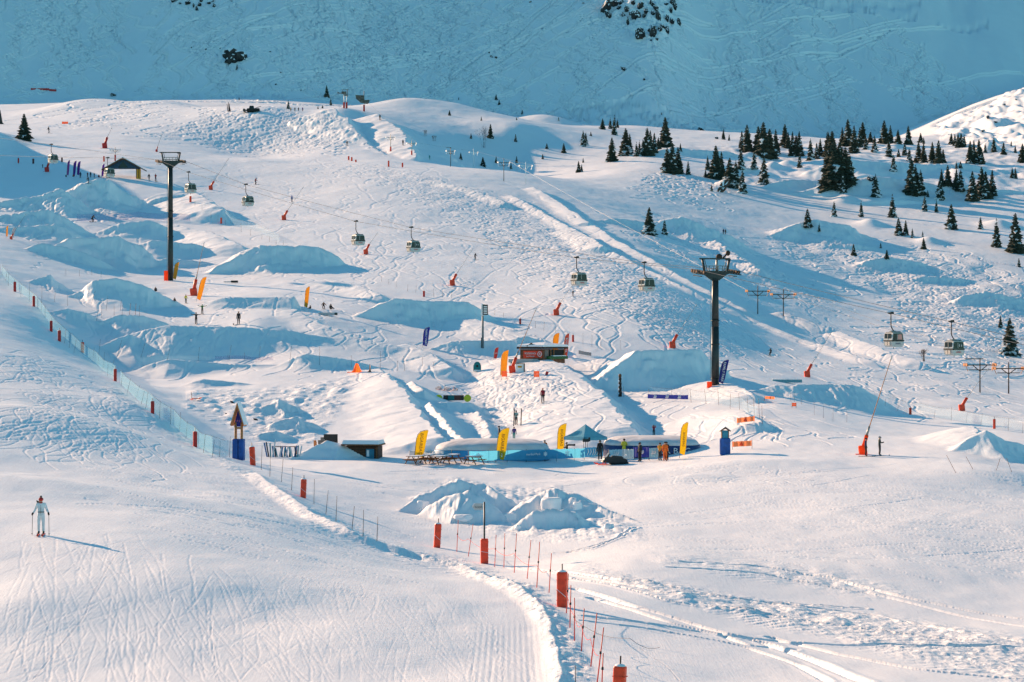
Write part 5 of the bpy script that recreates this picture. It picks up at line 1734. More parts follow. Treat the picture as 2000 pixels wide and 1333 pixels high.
def kiosk():
    g = ground(1058, 701)
    s = g.y / F
    # floor level is the row of the deck; the body turns a little so that two sides show
    z0 = (CY - 700) * s
    t = thing("snack_kiosk", "low wooden kiosk with a snowy hipped roof and a red sign on its side", "kiosk", (g.x, g.y + 1.5, z0 - .1), 0)
    # corners in metres: sunlit-facing long side turned towards the viewer's left
    a, b, c = Vector((-42 * s, -1.2, 0)), Vector((3 * s, -3.4, 0)), Vector((46 * s, .4, 0))
    dd = a + c - b
    hh = 19 * s
    wall = MB()

    def sheetw(p, q, z1, z2, m=0, off=0.0):
        nrm = Vector((q.y - p.y, p.x - q.x, 0)).normalized() * off
        p, q = p + nrm, q + nrm
        wall.add([(p.x, p.y, z1), (q.x, q.y, z1), (q.x, q.y, z2), (p.x, p.y, z2)], [(0, 1, 2, 3)], m)
    for p, q in ((a, b), (b, c), (c, dd), (dd, a)):
        sheetw(p, q, -.6, hh)
    wall.build("wall", mat("kiosk_boards", (.30, .11, .05), .7, noise=.45, scale=4), t)
    # board lines
    bl = MB()
    u = (b - a).normalized()
    nrm = Vector((u.y, -u.x, 0))
    for k in range(1, 7):
        z = hh * k / 7
        p, q = a + nrm * .015, b + nrm * .015
        bl.bar((p.x, p.y, z), (q.x, q.y, z), .02, .02, 4)
    bl.build("board_joint", DARKWOOD, t)
    e = 7 * s
    ctr = (a + b + c + dd) / 4
    ev = [p + (p - ctr).normalized() * e for p in (a, b, c, dd)]
    r1, r2 = ctr + (a - b).normalized() * 10 * s, ctr + (b - a).normalized() * 10 * s * .6
    zr, zt = hh + .05, hh + 12 * s
    rf = MB()
    v = [(p.x, p.y, zr) for p in ev] + [(p.x, p.y, zr + .28) for p in ev] + [(r1.x, r1.y, zt), (r2.x, r2.y, zt)]
    rf.add(v, [(0, 1, 5, 4), (1, 2, 6, 5), (2, 3, 7, 6), (3, 0, 4, 7), (3, 2, 1, 0)], 0)
    rf.build("eaves", DARKWOOD, t)
    v = [(p.x, p.y, zr + .285) for p in ev] + [(p.x * .99, p.y * .99, zr + .55) for p in ev] + [(r1.x, r1.y, zt + .1), (r2.x, r2.y, zt + .1)]
    MB().add(v, [(0, 1, 5, 4), (1, 2, 6, 5), (2, 3, 7, 6), (3, 0, 4, 7), (4, 5, 9, 8), (5, 6, 9), (6, 7, 8, 9), (7, 4, 8)], 0).build("roof_snow", SNOWCAP, t)
    MB().prism([(-.7, 0), (0, .5), (.7, 0)], -.4, .4, 0, Matrix.Translation((r1.x - 1, r1.y - 2.0, zt - .45))).build("roof_vent", WOOD, t)
    # red sign on the long side
    L = (b - a).length
    M = Matrix.Translation(a + nrm * .05) @ Matrix.Rotation(math.atan2(u.y, u.x), 4, 'Z')
    sg = MB().box((L * .55, 0, hh * .47), (L * .80, .06, hh * .72), 0, M).build("sign", RED, t)
    text("lettering", "ROSSIGNOL", hh * .28, WHITE, sg, M @ facing(L * .46, -.05, hh * .56), .01, .95)
    text("lettering", "SNOWBOARD", hh * .16, WHITE, sg, M @ facing(L * .46, -.05, hh * .27), .01, 1.0)
    ring = MB()
    for k in range(18):
        p, q = 6.2832 * k / 18, 6.2832 * (k + 1) / 18
        ring.bar((L * .86 + hh * .24 * math.cos(p), -.06, hh * .5 + hh * .24 * math.sin(p)), (L * .86 + hh * .24 * math.cos(q), -.06, hh * .5 + hh * .24 * math.sin(q)), hh * .035, hh * .035, 5, 0, True, M)
    ring.build("round_emblem", WHITE, sg)
    text("emblem_letter", "R", hh * .34, WHITE, sg, M @ facing(L * .86, -.05, hh * .5), .01)
    # serving front: dark panel painted as the unlit inside, green counter
    u2 = (c - b).normalized()
    M2 = Matrix.Translation(b + Vector((u2.y, -u2.x, 0)) * .05) @ Matrix.Rotation(math.atan2(u2.y, u2.x), 4, 'Z')
    L2 = (c - b).length
    MB().box((L2 * .60, 0, hh * .60), (L2 * .70, .05, hh * .62), 0, M2).build("hatch", mat("painted_dark_inside", (.015, .016, .016), .8), t)
    MB().box((L2 * .13, 0, hh * .5), (L2 * .16, .06, hh * .8), 0, M2).build("door", mat("grey_door", (.18, .15, .13), .6), t)
    ct = MB().box((L2 * .55, -.3, hh * .14), (L2 * .86, .5, hh * .30), 0, M2).build("counter", GREEN, t)
    MB().box((L2 * .60, -.3, hh * .315), (L2 * .60, .5, .12), 0, M2).build("snow_edge", SNOWCAP, ct)
    MB().box((-L * .1, -1.2, -.25), (L * 1.0, 1.6, .5), 0, Matrix.Translation(a) @ Matrix.Rotation(math.atan2(u.y, u.x), 4, 'Z') @ Matrix.Translation((L * .45, 0, 0))).build("deck", mat("pale_planks", (.38, .38, .38), .8), t)
    for x in (.30, .44, .92):
        MB().bar((L2 * x, -.1, -.2), (L2 * x, -.1, hh), .06, .06, 6, 0, True, M2).build("post", PALEWOOD, t)


kiosk()


def hut():
    g = ground(708, 897)
    s = g.y / F
    t = thing("timber_hut", "small timber hut half buried by a snow drift, blue door panel", "hut", (g.x, g.y + .8, g.z - .1), -.12)
    W, H = 66 * s, 28 * s
    x0 = -36 * s
    MB().box((x0 + W / 2, 1.2, H / 2 - .2), (W, 2.4, H + .2)).build("wall", DARKWOOD, t)
    bl = MB()
    for k in range(1, 9):
        bl.box((x0 + W / 2, -.02, H * k / 9), (W, .05, .04))
    bl.build("wall_boards", WOOD, t)
    MB().box((x0 + W / 2, 1.0, H + .06), (W + .5, 3.4, .14)).build("eaves", WOOD, t)
    MB().box((x0 + W / 2, 1.0, H + .32), (W + .4, 3.3, .38), 0, None, (.94, .85)).build("roof_snow", SNOWCAP, t)
    d = MB().box((x0 + W * .76, -.06, H * .40), (W * .24, .06, H * .70)).build("door", SKY, t)
    MB().box((x0 + W * .70, -.11, H * .45), (W * .07, .04, H * .44)).build("notice", WHITE, d)
    MB().box((x0 + W * .96, -.08, H * .45), (.16, .14, H * .95)).build("corner_post", WOOD, t)


hut()
g = ground(640, 858)
s = g.y / F
for k, (px, w, h, m) in enumerate(((617, 5, 14, PALEWOOD), (626, 6, 15, mat("grey_board", (.16, .15, .14), .7)), (632, 7, 18, mat("grey_board", (.16, .15, .14), .7)), (646, 27, 19, BLACK))):
    dd_ = 234.5
    hh_ = (1.45, 1.5, 1.75, 1.9)[k]
    ww_ = w * dd_ / F
    x_ = (px - CX) / F * dd_
    z_ = zat(x_, dd_)
    b = MB().box((0, 0, hh_ * .5), (ww_, .25, hh_), 0, Matrix.Rotation(R(-4 if k < 3 else 0), 4, 'Y')).box((0, -.14, hh_ * .5), (ww_ * .8, .03, hh_ * .8)).build("panel_board", m)
    b.location = (x_, dd_, z_ - .1)
    tag(b, ("narrow pale board standing behind the snow drift by the hut", "grey board beside the narrow pale one behind the drift", "taller grey board next to the black panel behind the drift", "wide black panel standing behind the snow drift by the hut")[k], "board")


def wooden_sign():
    g = ground(466, 898)
    s = g.y / F
    t = thing("piste_sign", "tall timber signpost with a steep snowy roof and two blue padded feet", "signpost", (g.x, g.y, g.z - .05), -.25)
    H = 112 * s
    for x, nm in ((-.28, 0), (.30, 1)):
        MB().bar((x, 0, 0), (x, 0, H * .66), .13, .12, 10).build("post", PALEWOOD, t)
        MB().rbox((x, 0, H * .185), (.52, .5, H * .37), .09).build("pad", BLUE, t)
    MB().box((0, 0, H * .56), (.62, .14, .16)).build("crossbar", PALEWOOD, t)
    ap, ev = H * 1.0, H * .62
    for sx in (-1, 1):
        v = [(0, ap), (sx * .66, ev), (sx * .60, ev - .12), (0, ap - .32)]
        MB().prism(v if sx > 0 else v[::-1], -.42, .42).build("roof_board", PALEWOOD, t)
    v = [(.03, ap + .02), (.08, ap + .06), (.74, ev + .02), (.68, ev - .01)]
    MB().prism(v, -.44, .44).build("roof_snow", SNOWCAP, t)
    p = MB().prism([(-.42, H * .585), (0, ap - .45), (.42, H * .585)], -.06, .06).build("sign_panel", INDIGO, t)
    text("lettering", "P.2", .26, mat("pink_paint", (.7, .2, .2), .5), p, facing(.02, -.07, H * .68), .005)


wooden_sign()


def box_sign():
    g = ground(1416, 888)
    s = g.y / F
    t = thing("info_post", "blue padded info post with a little snowy pitched roof", "info post", g, 0)
    H = 54 * s
    MB().rbox((0, 0, H * .29), (20 * s, 18 * s, H * .60), .12).build("pad", BLUE, t)
    MB().box((0, 0, H * .72), (13 * s, 10 * s, H * .30)).build("board", SKY, t)
    for x in (-6.5, 6.5):
        MB().box((x * s, -.02, H * .72), (1.6 * s, 11 * s, H * .32)).build("post", WOOD, t)
    for sx in (-1, 1):
        v = [(0, H * 1.0), (sx * 10.5 * s, H * .86), (sx * 10 * s, H * .83), (0, H * .93)]
        MB().prism(v if sx > 0 else v[::-1], -.5, .5).build("roof_board", WOOD, t)
        v = [(0, H * 1.03), (sx * 10.5 * s, H * .885), (sx * 10.5 * s, H * .865), (0, H * 1.003)]
        MB().prism(v if sx > 0 else v[::-1], -.52, .52).build("roof_snow", SNOWCAP, t)


box_sign()


def direction_sign():
    g = ground(946, 1101)
    s = g.y / F
    t = thing("direction_sign", "grey arrow sign on a dark pole rising from a red padded foot", "sign", (g.x, g.y, g.z - .05), .1)
    H = 122 * s
    MB().bar((0, 0, 0), (0, 0, H), .055, .05, 8).build("pole", STEEL, t)
    mb = MB().rbox((0, 0, 25 * s), (15 * s, 13 * s, 50 * s), 3 * s)
    for z in (13, 30, 44):
        mb.box((0.01, 0, z * s), (15.6 * s, 13.6 * s, .6 * s))
    mb.build("pad", RED, t)
    MB().pipe([(-7.6 * s, -7 * s, 26 * s), (7.6 * s, -7 * s, 23 * s)], .012).build("strap", WHITE, t)
    a = MB().prism([(-24 * s, H * .925), (-19 * s, H * .975), (-3 * s, H * .975), (-3 * s, H * .87), (-19 * s, H * .87)], -.03, .03).build("arrow_board", GREY, t)
    text("lettering", "Snowpark", 5.0 * s, BLACK, a, facing(-11.5 * s, -.04, H * .92), .004, .75)


direction_sign()


def lamp_mast():
    g = ground(943, 680)
    s = g.y / F
    t = thing("lamp_mast", "grey steel mast carrying two square loudspeaker panels", "mast", g, 0)
    H = 84 * s
    MB().bar((0, 0, -.2), (0, 0, H * .93), .17, .13, 10).build("pole", mat("grey_mast", (.13, .16, .17), .5), t)
    MB().box((-.18, .05, H * .12), (.16, .2, H * .24)).build("cable_box", STEEL, t)
    MB().box((-5 * s, 0, H * .88), (7 * s, .5, H * .27), 0, Matrix.Rotation(R(4), 4, 'Y')).build("white_panel", WHITE, t)
    p = MB().box((5 * s, -.2, H * .885), (10 * s, .35, H * .24)).build("louvre_panel", BLACK, t)
    q = MB()
    for k in range(5):
        q.box((5 * s, -.42, H * (.80 + .04 * k)), (7 * s, .06, H * .022))
    q.build("louvre", WHITE, p)


lamp_mast()


# ------------------------------------------------------------------ air-bag plaza
def tent():
    g = ground(1145, 893)
    s = g.y / F
    t = thing("canopy_tent", "light blue pyramid canopy tent behind the banner fence", "tent", (g.x, g.y + 2.2, g.z), R(38))
    W, e, ap = 3.1, 1.95, 3.35
    e, ap = 42 * s - .55 + .35, 56 * s + .35
    h = W / 2
    v, f = [], []
    n = 8
    # softly sagging four-sided roof
    for k in range(4):
        a, b = R(45 + 90 * k), R(135 + 90 * k)
        ca = (h * 1.414 * math.cos(a), h * 1.414 * math.sin(a))
        cb = (h * 1.414 * math.cos(b), h * 1.414 * math.sin(b))
        base = len(v)
        for j in range(n + 1):
            q = 1 - j / n
            z = e + (ap - e) * ((1 - q) ** 1.35)
            v += [(ca[0] * q, ca[1] * q, z), (cb[0] * q, cb[1] * q, z)]
        f += [(base + 2 * j, base + 2 * j + 1, base + 2 * j + 3, base + 2 * j + 2) for j in range(n)]
        v += [(ca[0], ca[1], e - .32), (cb[0], cb[1], e - .32)]
        f.append((base + 2 * n + 2, base + 2 * n + 3, base + 1, base))
    MB().add(v, f).build("canopy", mat("tent_cloth", (.10, .40, .55), .6, noise=.12, scale=2, trans=.4), t)
    for x in (-h, h):
        for y in (-h, h):
            MB().bar((x * .97, y * .97, -.1), (x * .97, y * .97, e), .03, .03, 6).build("leg", GALV, t)
    tr = MB()
    for a, b in (((-h, -h), (h, -h)), ((h, -h), (h, h)), ((h, h), (-h, h)), ((-h, h), (-h, -h))):
        tr.bar((a[0] * .97, a[1] * .97, e - .05), (b[0] * .97, b[1] * .97, e - .05), .02, .02, 4)
    tr.build("truss", GALV, t)


tent()


def air_bag(px0, px1, py, rows, label, skirt, top, name="air_bag", yaw=0.0, deep=10.0, word=None, hsf=.5):
    """Big inflated landing cushion: pillow top over a coloured bulging skirt."""
    ga = ground((px0 + px1) / 2, py)
    s = ga.y / F
    L, H = (px1 - px0) * s, rows * s
    t = thing(name, label, "air bag", (ga.x, ga.y + deep * .5, ga.z), yaw)
    r_ = np.random.default_rng(int(px0))
    nu, nv = 60, 26

    def surf(zs, zc, k0, name_, m, wr):
        v, f = [], []
        for j in range(nv + 1):
            q = j / nv
            for i in range(nu):
                a = 6.2832 * i / nu
                ex = .62
                cx_ = math.copysign(abs(math.cos(a)) ** ex, math.cos(a))
                cy_ = math.copysign(abs(math.sin(a)) ** ex, math.sin(a))
                rad, z = zs(q)
                wrk = wr * (.5 + .5 * math.sin(a * 23 + 6 * q)) * math.sin(math.pi * min(1, q * 1.2)) * (1 + .6 * math.sin(a * 7))
                v.append((cx_ * L / 2 * rad, cy_ * deep / 2 * rad, z + wrk))
        for j in range(nv):
            f += [(j * nu + i, j * nu + (i + 1) % nu, (j + 1) * nu + (i + 1) % nu, (j + 1) * nu + i) for i in range(nu)]
        f.append(tuple(range(nv * nu, nv * nu + nu)))
        return MB().add(v, f, 0, True).build(name_, m, t)

    hs = H * hsf
    surf(lambda q: (1.0 + .035 * math.sin(q * math.pi), q * hs - .1), 0, 0, "skirt", skirt, .02)
    surf(lambda q: (math.cos(q * math.pi / 2) ** .9 * .985, hs - .08 + (H - hs) * math.sin(q * math.pi / 2) ** .8), 0, 0, "cushion", top, .07)
    if word:
        text("lettering", word, H * .40, WHITE, t, facing(L * .12, -deep / 2 * 1.045 - .02, hs * .5), .01, 1.1)
    return t


BAGTOP = mat("pale_bag_cloth", (.70, .68, .69), .7, noise=.18, scale=.8)
air_bag(846, 1075, 899, 40, "long pale air bag with a light blue skirt behind the picnic tables", mat("bag_blue", (.06, .34, .62), .55, noise=.2, scale=.7), BAGTOP, deep=9)
air_bag(1182, 1372, 893, 40, "big grey air bag with a navy skirt at the end of the plaza", NAVY, BAGTOP, deep=9, word="BIG AIR BAG", hsf=.58)


def banner(pa, pb, h, m, label, name="banner_fence", marks=(), legs=True, lift=.28, sag=0):
    a, b = ground(*pa), ground(*pb)
    t = thing(name, label, "banner", a, 0, "banners of the plaza")
    d = b - a
    d.z = 0
    L = d.length
    yaw = math.atan2(d.y, d.x)
    za, zb = 0.0, b.z - a.z
    M = Matrix.Rotation(yaw, 4, 'Z')
    n = 14
    v = []
    for k in range(n + 1):
        q = k / n
        y = .05 * math.sin(q * 19)
        z = zb * q + lift
        v += [(L * q, y, z), (L * q, y, z + h - .05 * abs(math.sin(q * math.pi * 4)))]
    f = [(2 * k, 2 * k + 2, 2 * k + 3, 2 * k + 1) for k in range(n)]
    p = MB().add(v, f, 0, False, M).build("panel", m, t)
    if legs:
        lg = 0
        for k in range(0, int(L / 2.2) + 1):
            x = min(L, k * 2.2)
            MB().bar((x, .09, -.1 + zb * x / L), (x, .09, zb * x / L + lift + h + .05), .02, .02, 6, 0, True, M).build("post", STEEL, t)
    for kind, q, size in marks:
        z = zb * q + lift + h * .52
        if kind == "flake":
            mk = MB()
            for j in range(3):
                aa = R(60 * j + 90)
                cx_, cz = size * math.cos(aa), size * math.sin(aa)
                mk.bar((L * q - cx_, -.07, z - cz), (L * q + cx_, -.07, z + cz), .035, .035, 5, 0, True, M)
                for e in (-1, 1):
                    for w in (-1, 1):
                        bx, bz = L * q + e * cx_ * .55, z + e * cz * .55
                        mk.bar((bx, -.07, bz), (bx + e * size * .4 * math.cos(aa + w * .9), -.07, bz + e * size * .4 * math.sin(aa + w * .9)), .025, .025, 4, 0, True, M)
            mk.build("snowflake_mark", WHITE, p)
        elif kind == "zig":
            mk = MB()
            for j in range(3):
                x0 = L * q + (j - 1) * size * .5
                mk.pipe([(x0 - .12, -.08, z - size * .5), (x0 + .05, -.08, z), (x0 - .02, -.08, z + size * .5)], .05, 5, 0, M)
            mk.build("wave_mark", WHITE, p)
        else:
            text("lettering", kind, size, WHITE, p, M @ facing(L * q, -.09, z), .004)
    return t


banner((916, 907), (1088, 902), .95, SKY, "long light blue banner fence with white snowflakes before the air bag", marks=(("flake", .10, .26), ("flake", .38, .28), ("meribel Park", .72, .32), ("flake", .86, .22)))
banner((1088, 902), (1142, 900), .95, SKY, "light blue banner with one white snowflake under the tent", marks=(("flake", .35, .3),))
banner((1142, 899), (1178, 898), .98, mat("bright_blue_cloth", (.10, .45, .68), .6), "short bright blue banner with white strokes by the snowmobile", marks=(("zig", .3, .6), ("zig", .7, .6)))
banner((1190, 901), (1216, 900), .85, mat("pale_blue_cloth", (.35, .58, .68), .6), "pale blue banner with grey sketches behind the snowmobile", marks=(("zig", .5, .35),))
banner((1216, 903), (1238, 903), 1.0, mat("pale_grey_cloth", (.45, .55, .58), .6), "pale grey panel with a slanted edge beside the snowmobile", marks=())
banner((1268, 900), (1286, 899), .95, mat("pale_blue_cloth", (.35, .58, .68), .6), "small pale blue panel between the standing staff", marks=(("zig", .5, .3),))
banner((1236, 899), (1268, 899), 1.0, INDIGO, "indigo banner behind the person in the white-patched jacket", marks=(("zig", .6, .35),))
banner((801, 897), (884, 895), .5, mat("dark_blue_mesh", (.05, .20, .30), .7, alpha=.55), "dark blue mesh banner behind the picnic tables", marks=(("flake", .15, .14), ("flake", .35, .14), ("flake", .55, .14), ("flake", .75, .14)))
banner((1265, 783), (1344, 785), .55, INDIGO, "indigo and white banner on the curved fence", marks=(("zig", .2, .35), ("zig", .5, .35), ("zig", .8, .35)), legs=False)
OR2 = mat("orange_mesh", (.90, .26, .10), .6, trans=.45)


def warn_banner(pa, pb, h, label):
    t = banner(pa, pb, h, OR2, label, "warning_banner", legs=True)
    a, b = ground(*pa), ground(*pb)
    d = b - a
    L = math.hypot(d.x, d.y)
    M = Matrix.Rotation(math.atan2(d.y, d.x), 4, 'Z')
    k = h * .42
    MB().prism([(L * .5 - k, d.z * .5 + .28 + h * .5 - k * .8), (L * .5 + k, d.z * .5 + .28 + h * .5 - k * .8), (L * .5, d.z * .5 + .28 + h * .5 + k * .9)], -.10, -.08, 0, M).build("triangle_mark", RED, t)


warn_banner((1430, 879), (1468, 877), .55, "bright orange warning banner beside the blue padded info post")
warn_banner((1439, 832), (1474, 828), .55, "faded orange warning banner on the snow lip of the curved fence")
warn_banner((1494, 784), (1513, 785), .35, "small orange warning strip behind the curved fence")


def picnic_table(px, py, yaw, label):
    g = ground(px, py)
    t = thing("picnic_table", label, "picnic table", g, yaw, "picnic tables in a row")
    top = MB()
    for k in range(5):
        top.box((0, -.36 + .18 * k, .74), (1.8, .165, .045))
    tp = top.build("tabletop", PALEWOOD, t)
    MB().box((0, 0, .79), (1.7, .85, .05), 0, None, (.96, .9)).build("snow_layer", SNOWCAP, tp)
    for sy in (-1, 1):
        MB().box((0, sy * .72, .44), (1.8, .26, .05)).build("bench", PALEWOOD, t)
    for sx in (-1, 1):
        for sy in (-1, 1):
            MB().bar((sx * .72, sy * .68, 0), (sx * .72, sy * .22, .72), .05, .05, 5).build("leg", WOOD, t)
        MB().box((sx * .72, 0, .40), (.06, 1.5, .10)).build("crossbar", WOOD, t)


for k, px in enumerate((812, 838, 858, 884, 926)):
    picnic_table(px, 907 - (k % 2) * 3, (.9, 1.3, .8, 1.2, 1.0)[k], ("brown picnic table under the first yellow flag, outermost of the row", "brown picnic table, second of the row from the first yellow flag", "brown picnic table in the middle of the row", "brown picnic table, fourth of the row by the blue skirt", "brown picnic table partly behind the blue banner fence")[k])


def snowmobile():
    g = ground(1194, 908)
    t = thing("snowmobile", "black snowmobile with orange-tipped skis parked before the banners", "snowmobile", (g.x, g.y, g.z), R(14))
    MB().prism([(-.95, .28), (-.75, .62), (-.35, .78), (.2, .72), (1.0, .66), (1.45, .52), (1.55, .34), (1.3, .22), (-.7, .2)], -.32, .32).build("body", BLACK, t)
    MB().prism([(-.1, .72), (.1, .88), (1.0, .80), (1.2, .64), (.1, .66)], -.2, .2).build("seat", mat("seat_vinyl", (.03, .03, .035), .5), t)
    MB().prism([(-.55, .75), (-.25, 1.15), (-.22, 1.14), (-.40, .74)], -.28, .28).build("windscreen", GLASS, t)
    MB().pipe([(-.2, -.38, 1.0), (-.3, -.15, .95), (-.3, .15, .95), (-.2, .38, 1.0)], .03).build("handlebar", STEEL, t)
    MB().prism([(-.1, .02), (1.55, .02), (1.72, .16), (1.5, .3), (.1, .3), (-.2, .16)], -.22, .22).build("track", mat("rubber", (.015, .015, .015), .8), t)
    for sy in (-1, 1):
        MB().box((-.85, sy * .42, .06), (1.1, .14, .04)).bar((-1.35, sy * .42, .06), (-1.6, sy * .42, .22), .05, .04, 6).bar((-.75, sy * .42, .08), (-.6, sy * .25, .4), .035, .035, 5).build("ski", ORANGE, t)
    MB().pipe([(1.1, -.25, .7), (1.5, -.25, .92), (1.5, .25, .92), (1.1, .25, .7)], .025).build("rear_rack", WHITE, t)
    MB().ell((-.98, 0, .45), (.05, .16, .10), 8, 5).build("headlight", WHITE, t)


snowmobile()


def sandwich(px, py, h, w, m, label, kind="orange"):
    g = ground(px, py)
    s = g.y / F
    H, W = h * s, w * s
    t = thing("warning_board", label, "sign board", g, .1)
    if kind == "orange":
        for z in (.74, .42):
            MB().box((0, 0, H * z), (W, .05, H * .30)).build("panel", m, t)
        for x in (-.46, .46):
            MB().bar((x * W, .04, -.1), (x * W, .04, H * .92), .025, .025, 5).build("leg", STEEL, t)
    elif kind == "arch":
        MB().prism([(-W / 2, 0), (W / 2, 0), (W / 2, H * .6), (W * .36, H * .86), (W * .15, H), (-W * .15, H), (-W * .36, H * .86), (-W / 2, H * .6)], -.12, .12).build("panel", m, t)
        MB().box((0, -.14, H * .10), (W * .9, .04, H * .14)).build("stripe", WHITE, t)
        MB().ell((0, -.13, H * .55), (W * .16, .03, W * .16), 10, 6).build("emblem", BLACK, t)
    else:
        MB().box((0, 0, H * .48), (W, .10, H * .90)).build("panel", WHITE, t)
        MB().box((0, 0, H * .96), (W * 1.1, .2, H * .07)).build("frame_top", WOOD, t)
        MB().box((W * .56, 0, H * .5), (W * .14, .2, H)).build("frame_post", DARKWOOD, t)
        MB().box((0, -.06, H * .62), (W * .5, .03, H * .2)).build("map", AMBER, t)
    return t


sandwich(985, 741, 18, 11, OR2, "orange two-panel warning board below the amber flag")
sandwich(1048, 742, 19, 11, OR2, "orange two-panel warning board standing alone on the tracked slope")
sandwich(932, 726, 19, 15, TEAL, "rounded teal sign with a white foot on the landing top", "arch")
sandwich(1015, 728, 18, 16, WHITE, "white notice board in a brown frame beside the red lance base", "white")
p = padded_post(1067, 733, 8, 5, "stubby dark red cone on the tracked slope below the kiosk", "marker_cone", DKRED, False, False, .3, None, strap=False)
sandwich(1551, 797, 11, 9, OR2, "small orange flag board at the end of the thin pole fence")


def totem():
    g = ground(1211, 775)
    s = g.y / F
    t = thing("carved_totem", "dark brown carved wooden totem pole upright in the snow", "totem", g, 0)
    H = 41 * s
    mb = MB()
    for k in range(9):
        r = (.30 - .015 * k) * (1.0 if k % 2 else .82)
        mb.bar((.02 * (-1) ** k, 0, H * k / 9), (.02 * (-1) ** (k + 1), 0, H * (k + 1) / 9), r, r * .9, 9)
    mb.build("carved_trunk", DARKWOOD, t)
    MB().ell((0, 0, H * .98), (.2, .2, .3), 8, 6).build("carved_head", WOOD, t)
    sp = MB()
    for k in range(4):
        sp.ell((-.18, -.16, H * (.15 + .2 * k)), (.10, .12, .14), 7, 5)
    sp.build("snow_patch", SNOWCAP, t)


totem()


def board_rail():
    g = ground(885, 785)
    s = g.y / F
    L = 72 * s
    t = thing("snowboard_obstacle", "long dark obstacle painted like a snowboard with round lime ends", "obstacle", (g.x, g.y, g.z), 0)
    for sx in (-1, 1):
        MB().bar((sx * L * .39, -.30, .42), (sx * L * .39, .3, .42), .44, .44, 20).build("round_end", YGREEN, t)
    for k, (x, w, m) in enumerate(((-.20, .13, BLACK), (-.06, .18, TEAL), (.12, .18, mat("maroon_paint", (.07, .012, .012), .5)), (.25, .08, BLACK))):
        MB().box((L * x, 0, .48), (L * w, .56, .62)).build("deck_section", m, t)
    return t


board_rail()
g = ground(640, 617)
s = g.y / F
t = thing("grind_box", "low grey grind box with a dark end, beside the crouching people", "grind box", g, R(-38))
MB().box((0, 0, .28), (3.4, .7, .40)).build("box_body", GREY, t)
MB().box((1.73, 0, .26), (.06, .62, .36)).build("end_plate", BLACK, t)
t = thing("grind_box", "short dark grind box on the flat beyond the leaning amber flag", "grind box", ground(458, 553), R(-10))
MB().box((0, 0, .25), (1.2, .6, .36)).build("box_body", BLACK, t)
MB().box((-1.3, 0, .2), (1.4, .4, .16)).build("rail", GREY, t)
t = thing("grind_box", "long grey-blue box lying on top of the flat lit jump", "grind box", ground(1537, 748), 0)
MB().box((0, 0, .22), (4.0, .8, .40)).build("box_body", mat("blue_grey_paint", (.14, .30, .36), .5), t)
MB().box((0, 0, .44), (3.9, .7, .04)).build("top_sheet", WHITE, t)


def heap_net(px, py, w, h, m, label):
    g = ground(px, py)
    s = g.y / F
    r_ = random.Random(px)
    t = thing("fallen_net", label, "net", g, 0)
    v, f = [], []
    n = 16
    for k in range(n + 1):
        x = (k / n - .5) * w * s
        z = h * s * max(.06, math.exp(-((k / n - .42) / .13) ** 2) if h > 12 else r_.uniform(.3, 1)) * r_.uniform(.8, 1.1)
        y = r_.uniform(-.3, .3)
        v += [(x, y - .2, -.02), (x + r_.uniform(-.1, .1), y + .2, z)]
    f = [(2 * k, 2 * k + 2, 2 * k + 3, 2 * k + 1) for k in range(n)]
    MB().add(v, f).build("mesh_sheet", m, t)
    MB().bar((w * s * -.1, 0, 0), (w * s * -.06, 0, h * s * 1.1), .03, .03, 5).build("stick", STEEL, t)


heap_net(700, 728, 44, 22, ORANGE, "heap of orange net with a peak on top of the big-air hill")
heap_net(872, 764, 44, 10, NET_ORANGE, "loose orange net drooping behind the lime-ended obstacle")
MB_ = heap_net(723, 727, 10, 14, mat("tan_cloth", (.5, .3, .22), .7), "tan cloth crumpled next to the orange net heap")

# the red fence panel in the shade of the mountain
g = ground(86, 177)
s = g.y / F
t = thing("avalanche_fence", "thin dark red net fence alone on the shaded mountain", "fence", g, 0)
MB().box((-8 * s, 0, 2.2 * s), (36 * s, .1, 4 * s)).box((17 * s, .1, 1.6 * s), (14 * s, .1, 4 * s), 0, Matrix.Rotation(R(4), 4, 'Y')).build("net_panel", DKRED, t)
for x in (-25, -10, 5, 23):
    MB().bar((x * s, .1, -.3), (x * s, .1, 5 * s), .12, .12, 5).build("post", STEEL, t)
g = ground(127, 243)
o = MB().box((0, 0, .6), (12 * g.y / F, .1, .9)).bar((-1.2, 0, -.2), (-1.2, 0, 1.2), .06, .06, 5).build("warning_banner", OR2)
o.location = g
tag(o, "small orange banner at the foot of the tracked mound, upper left", "banner")


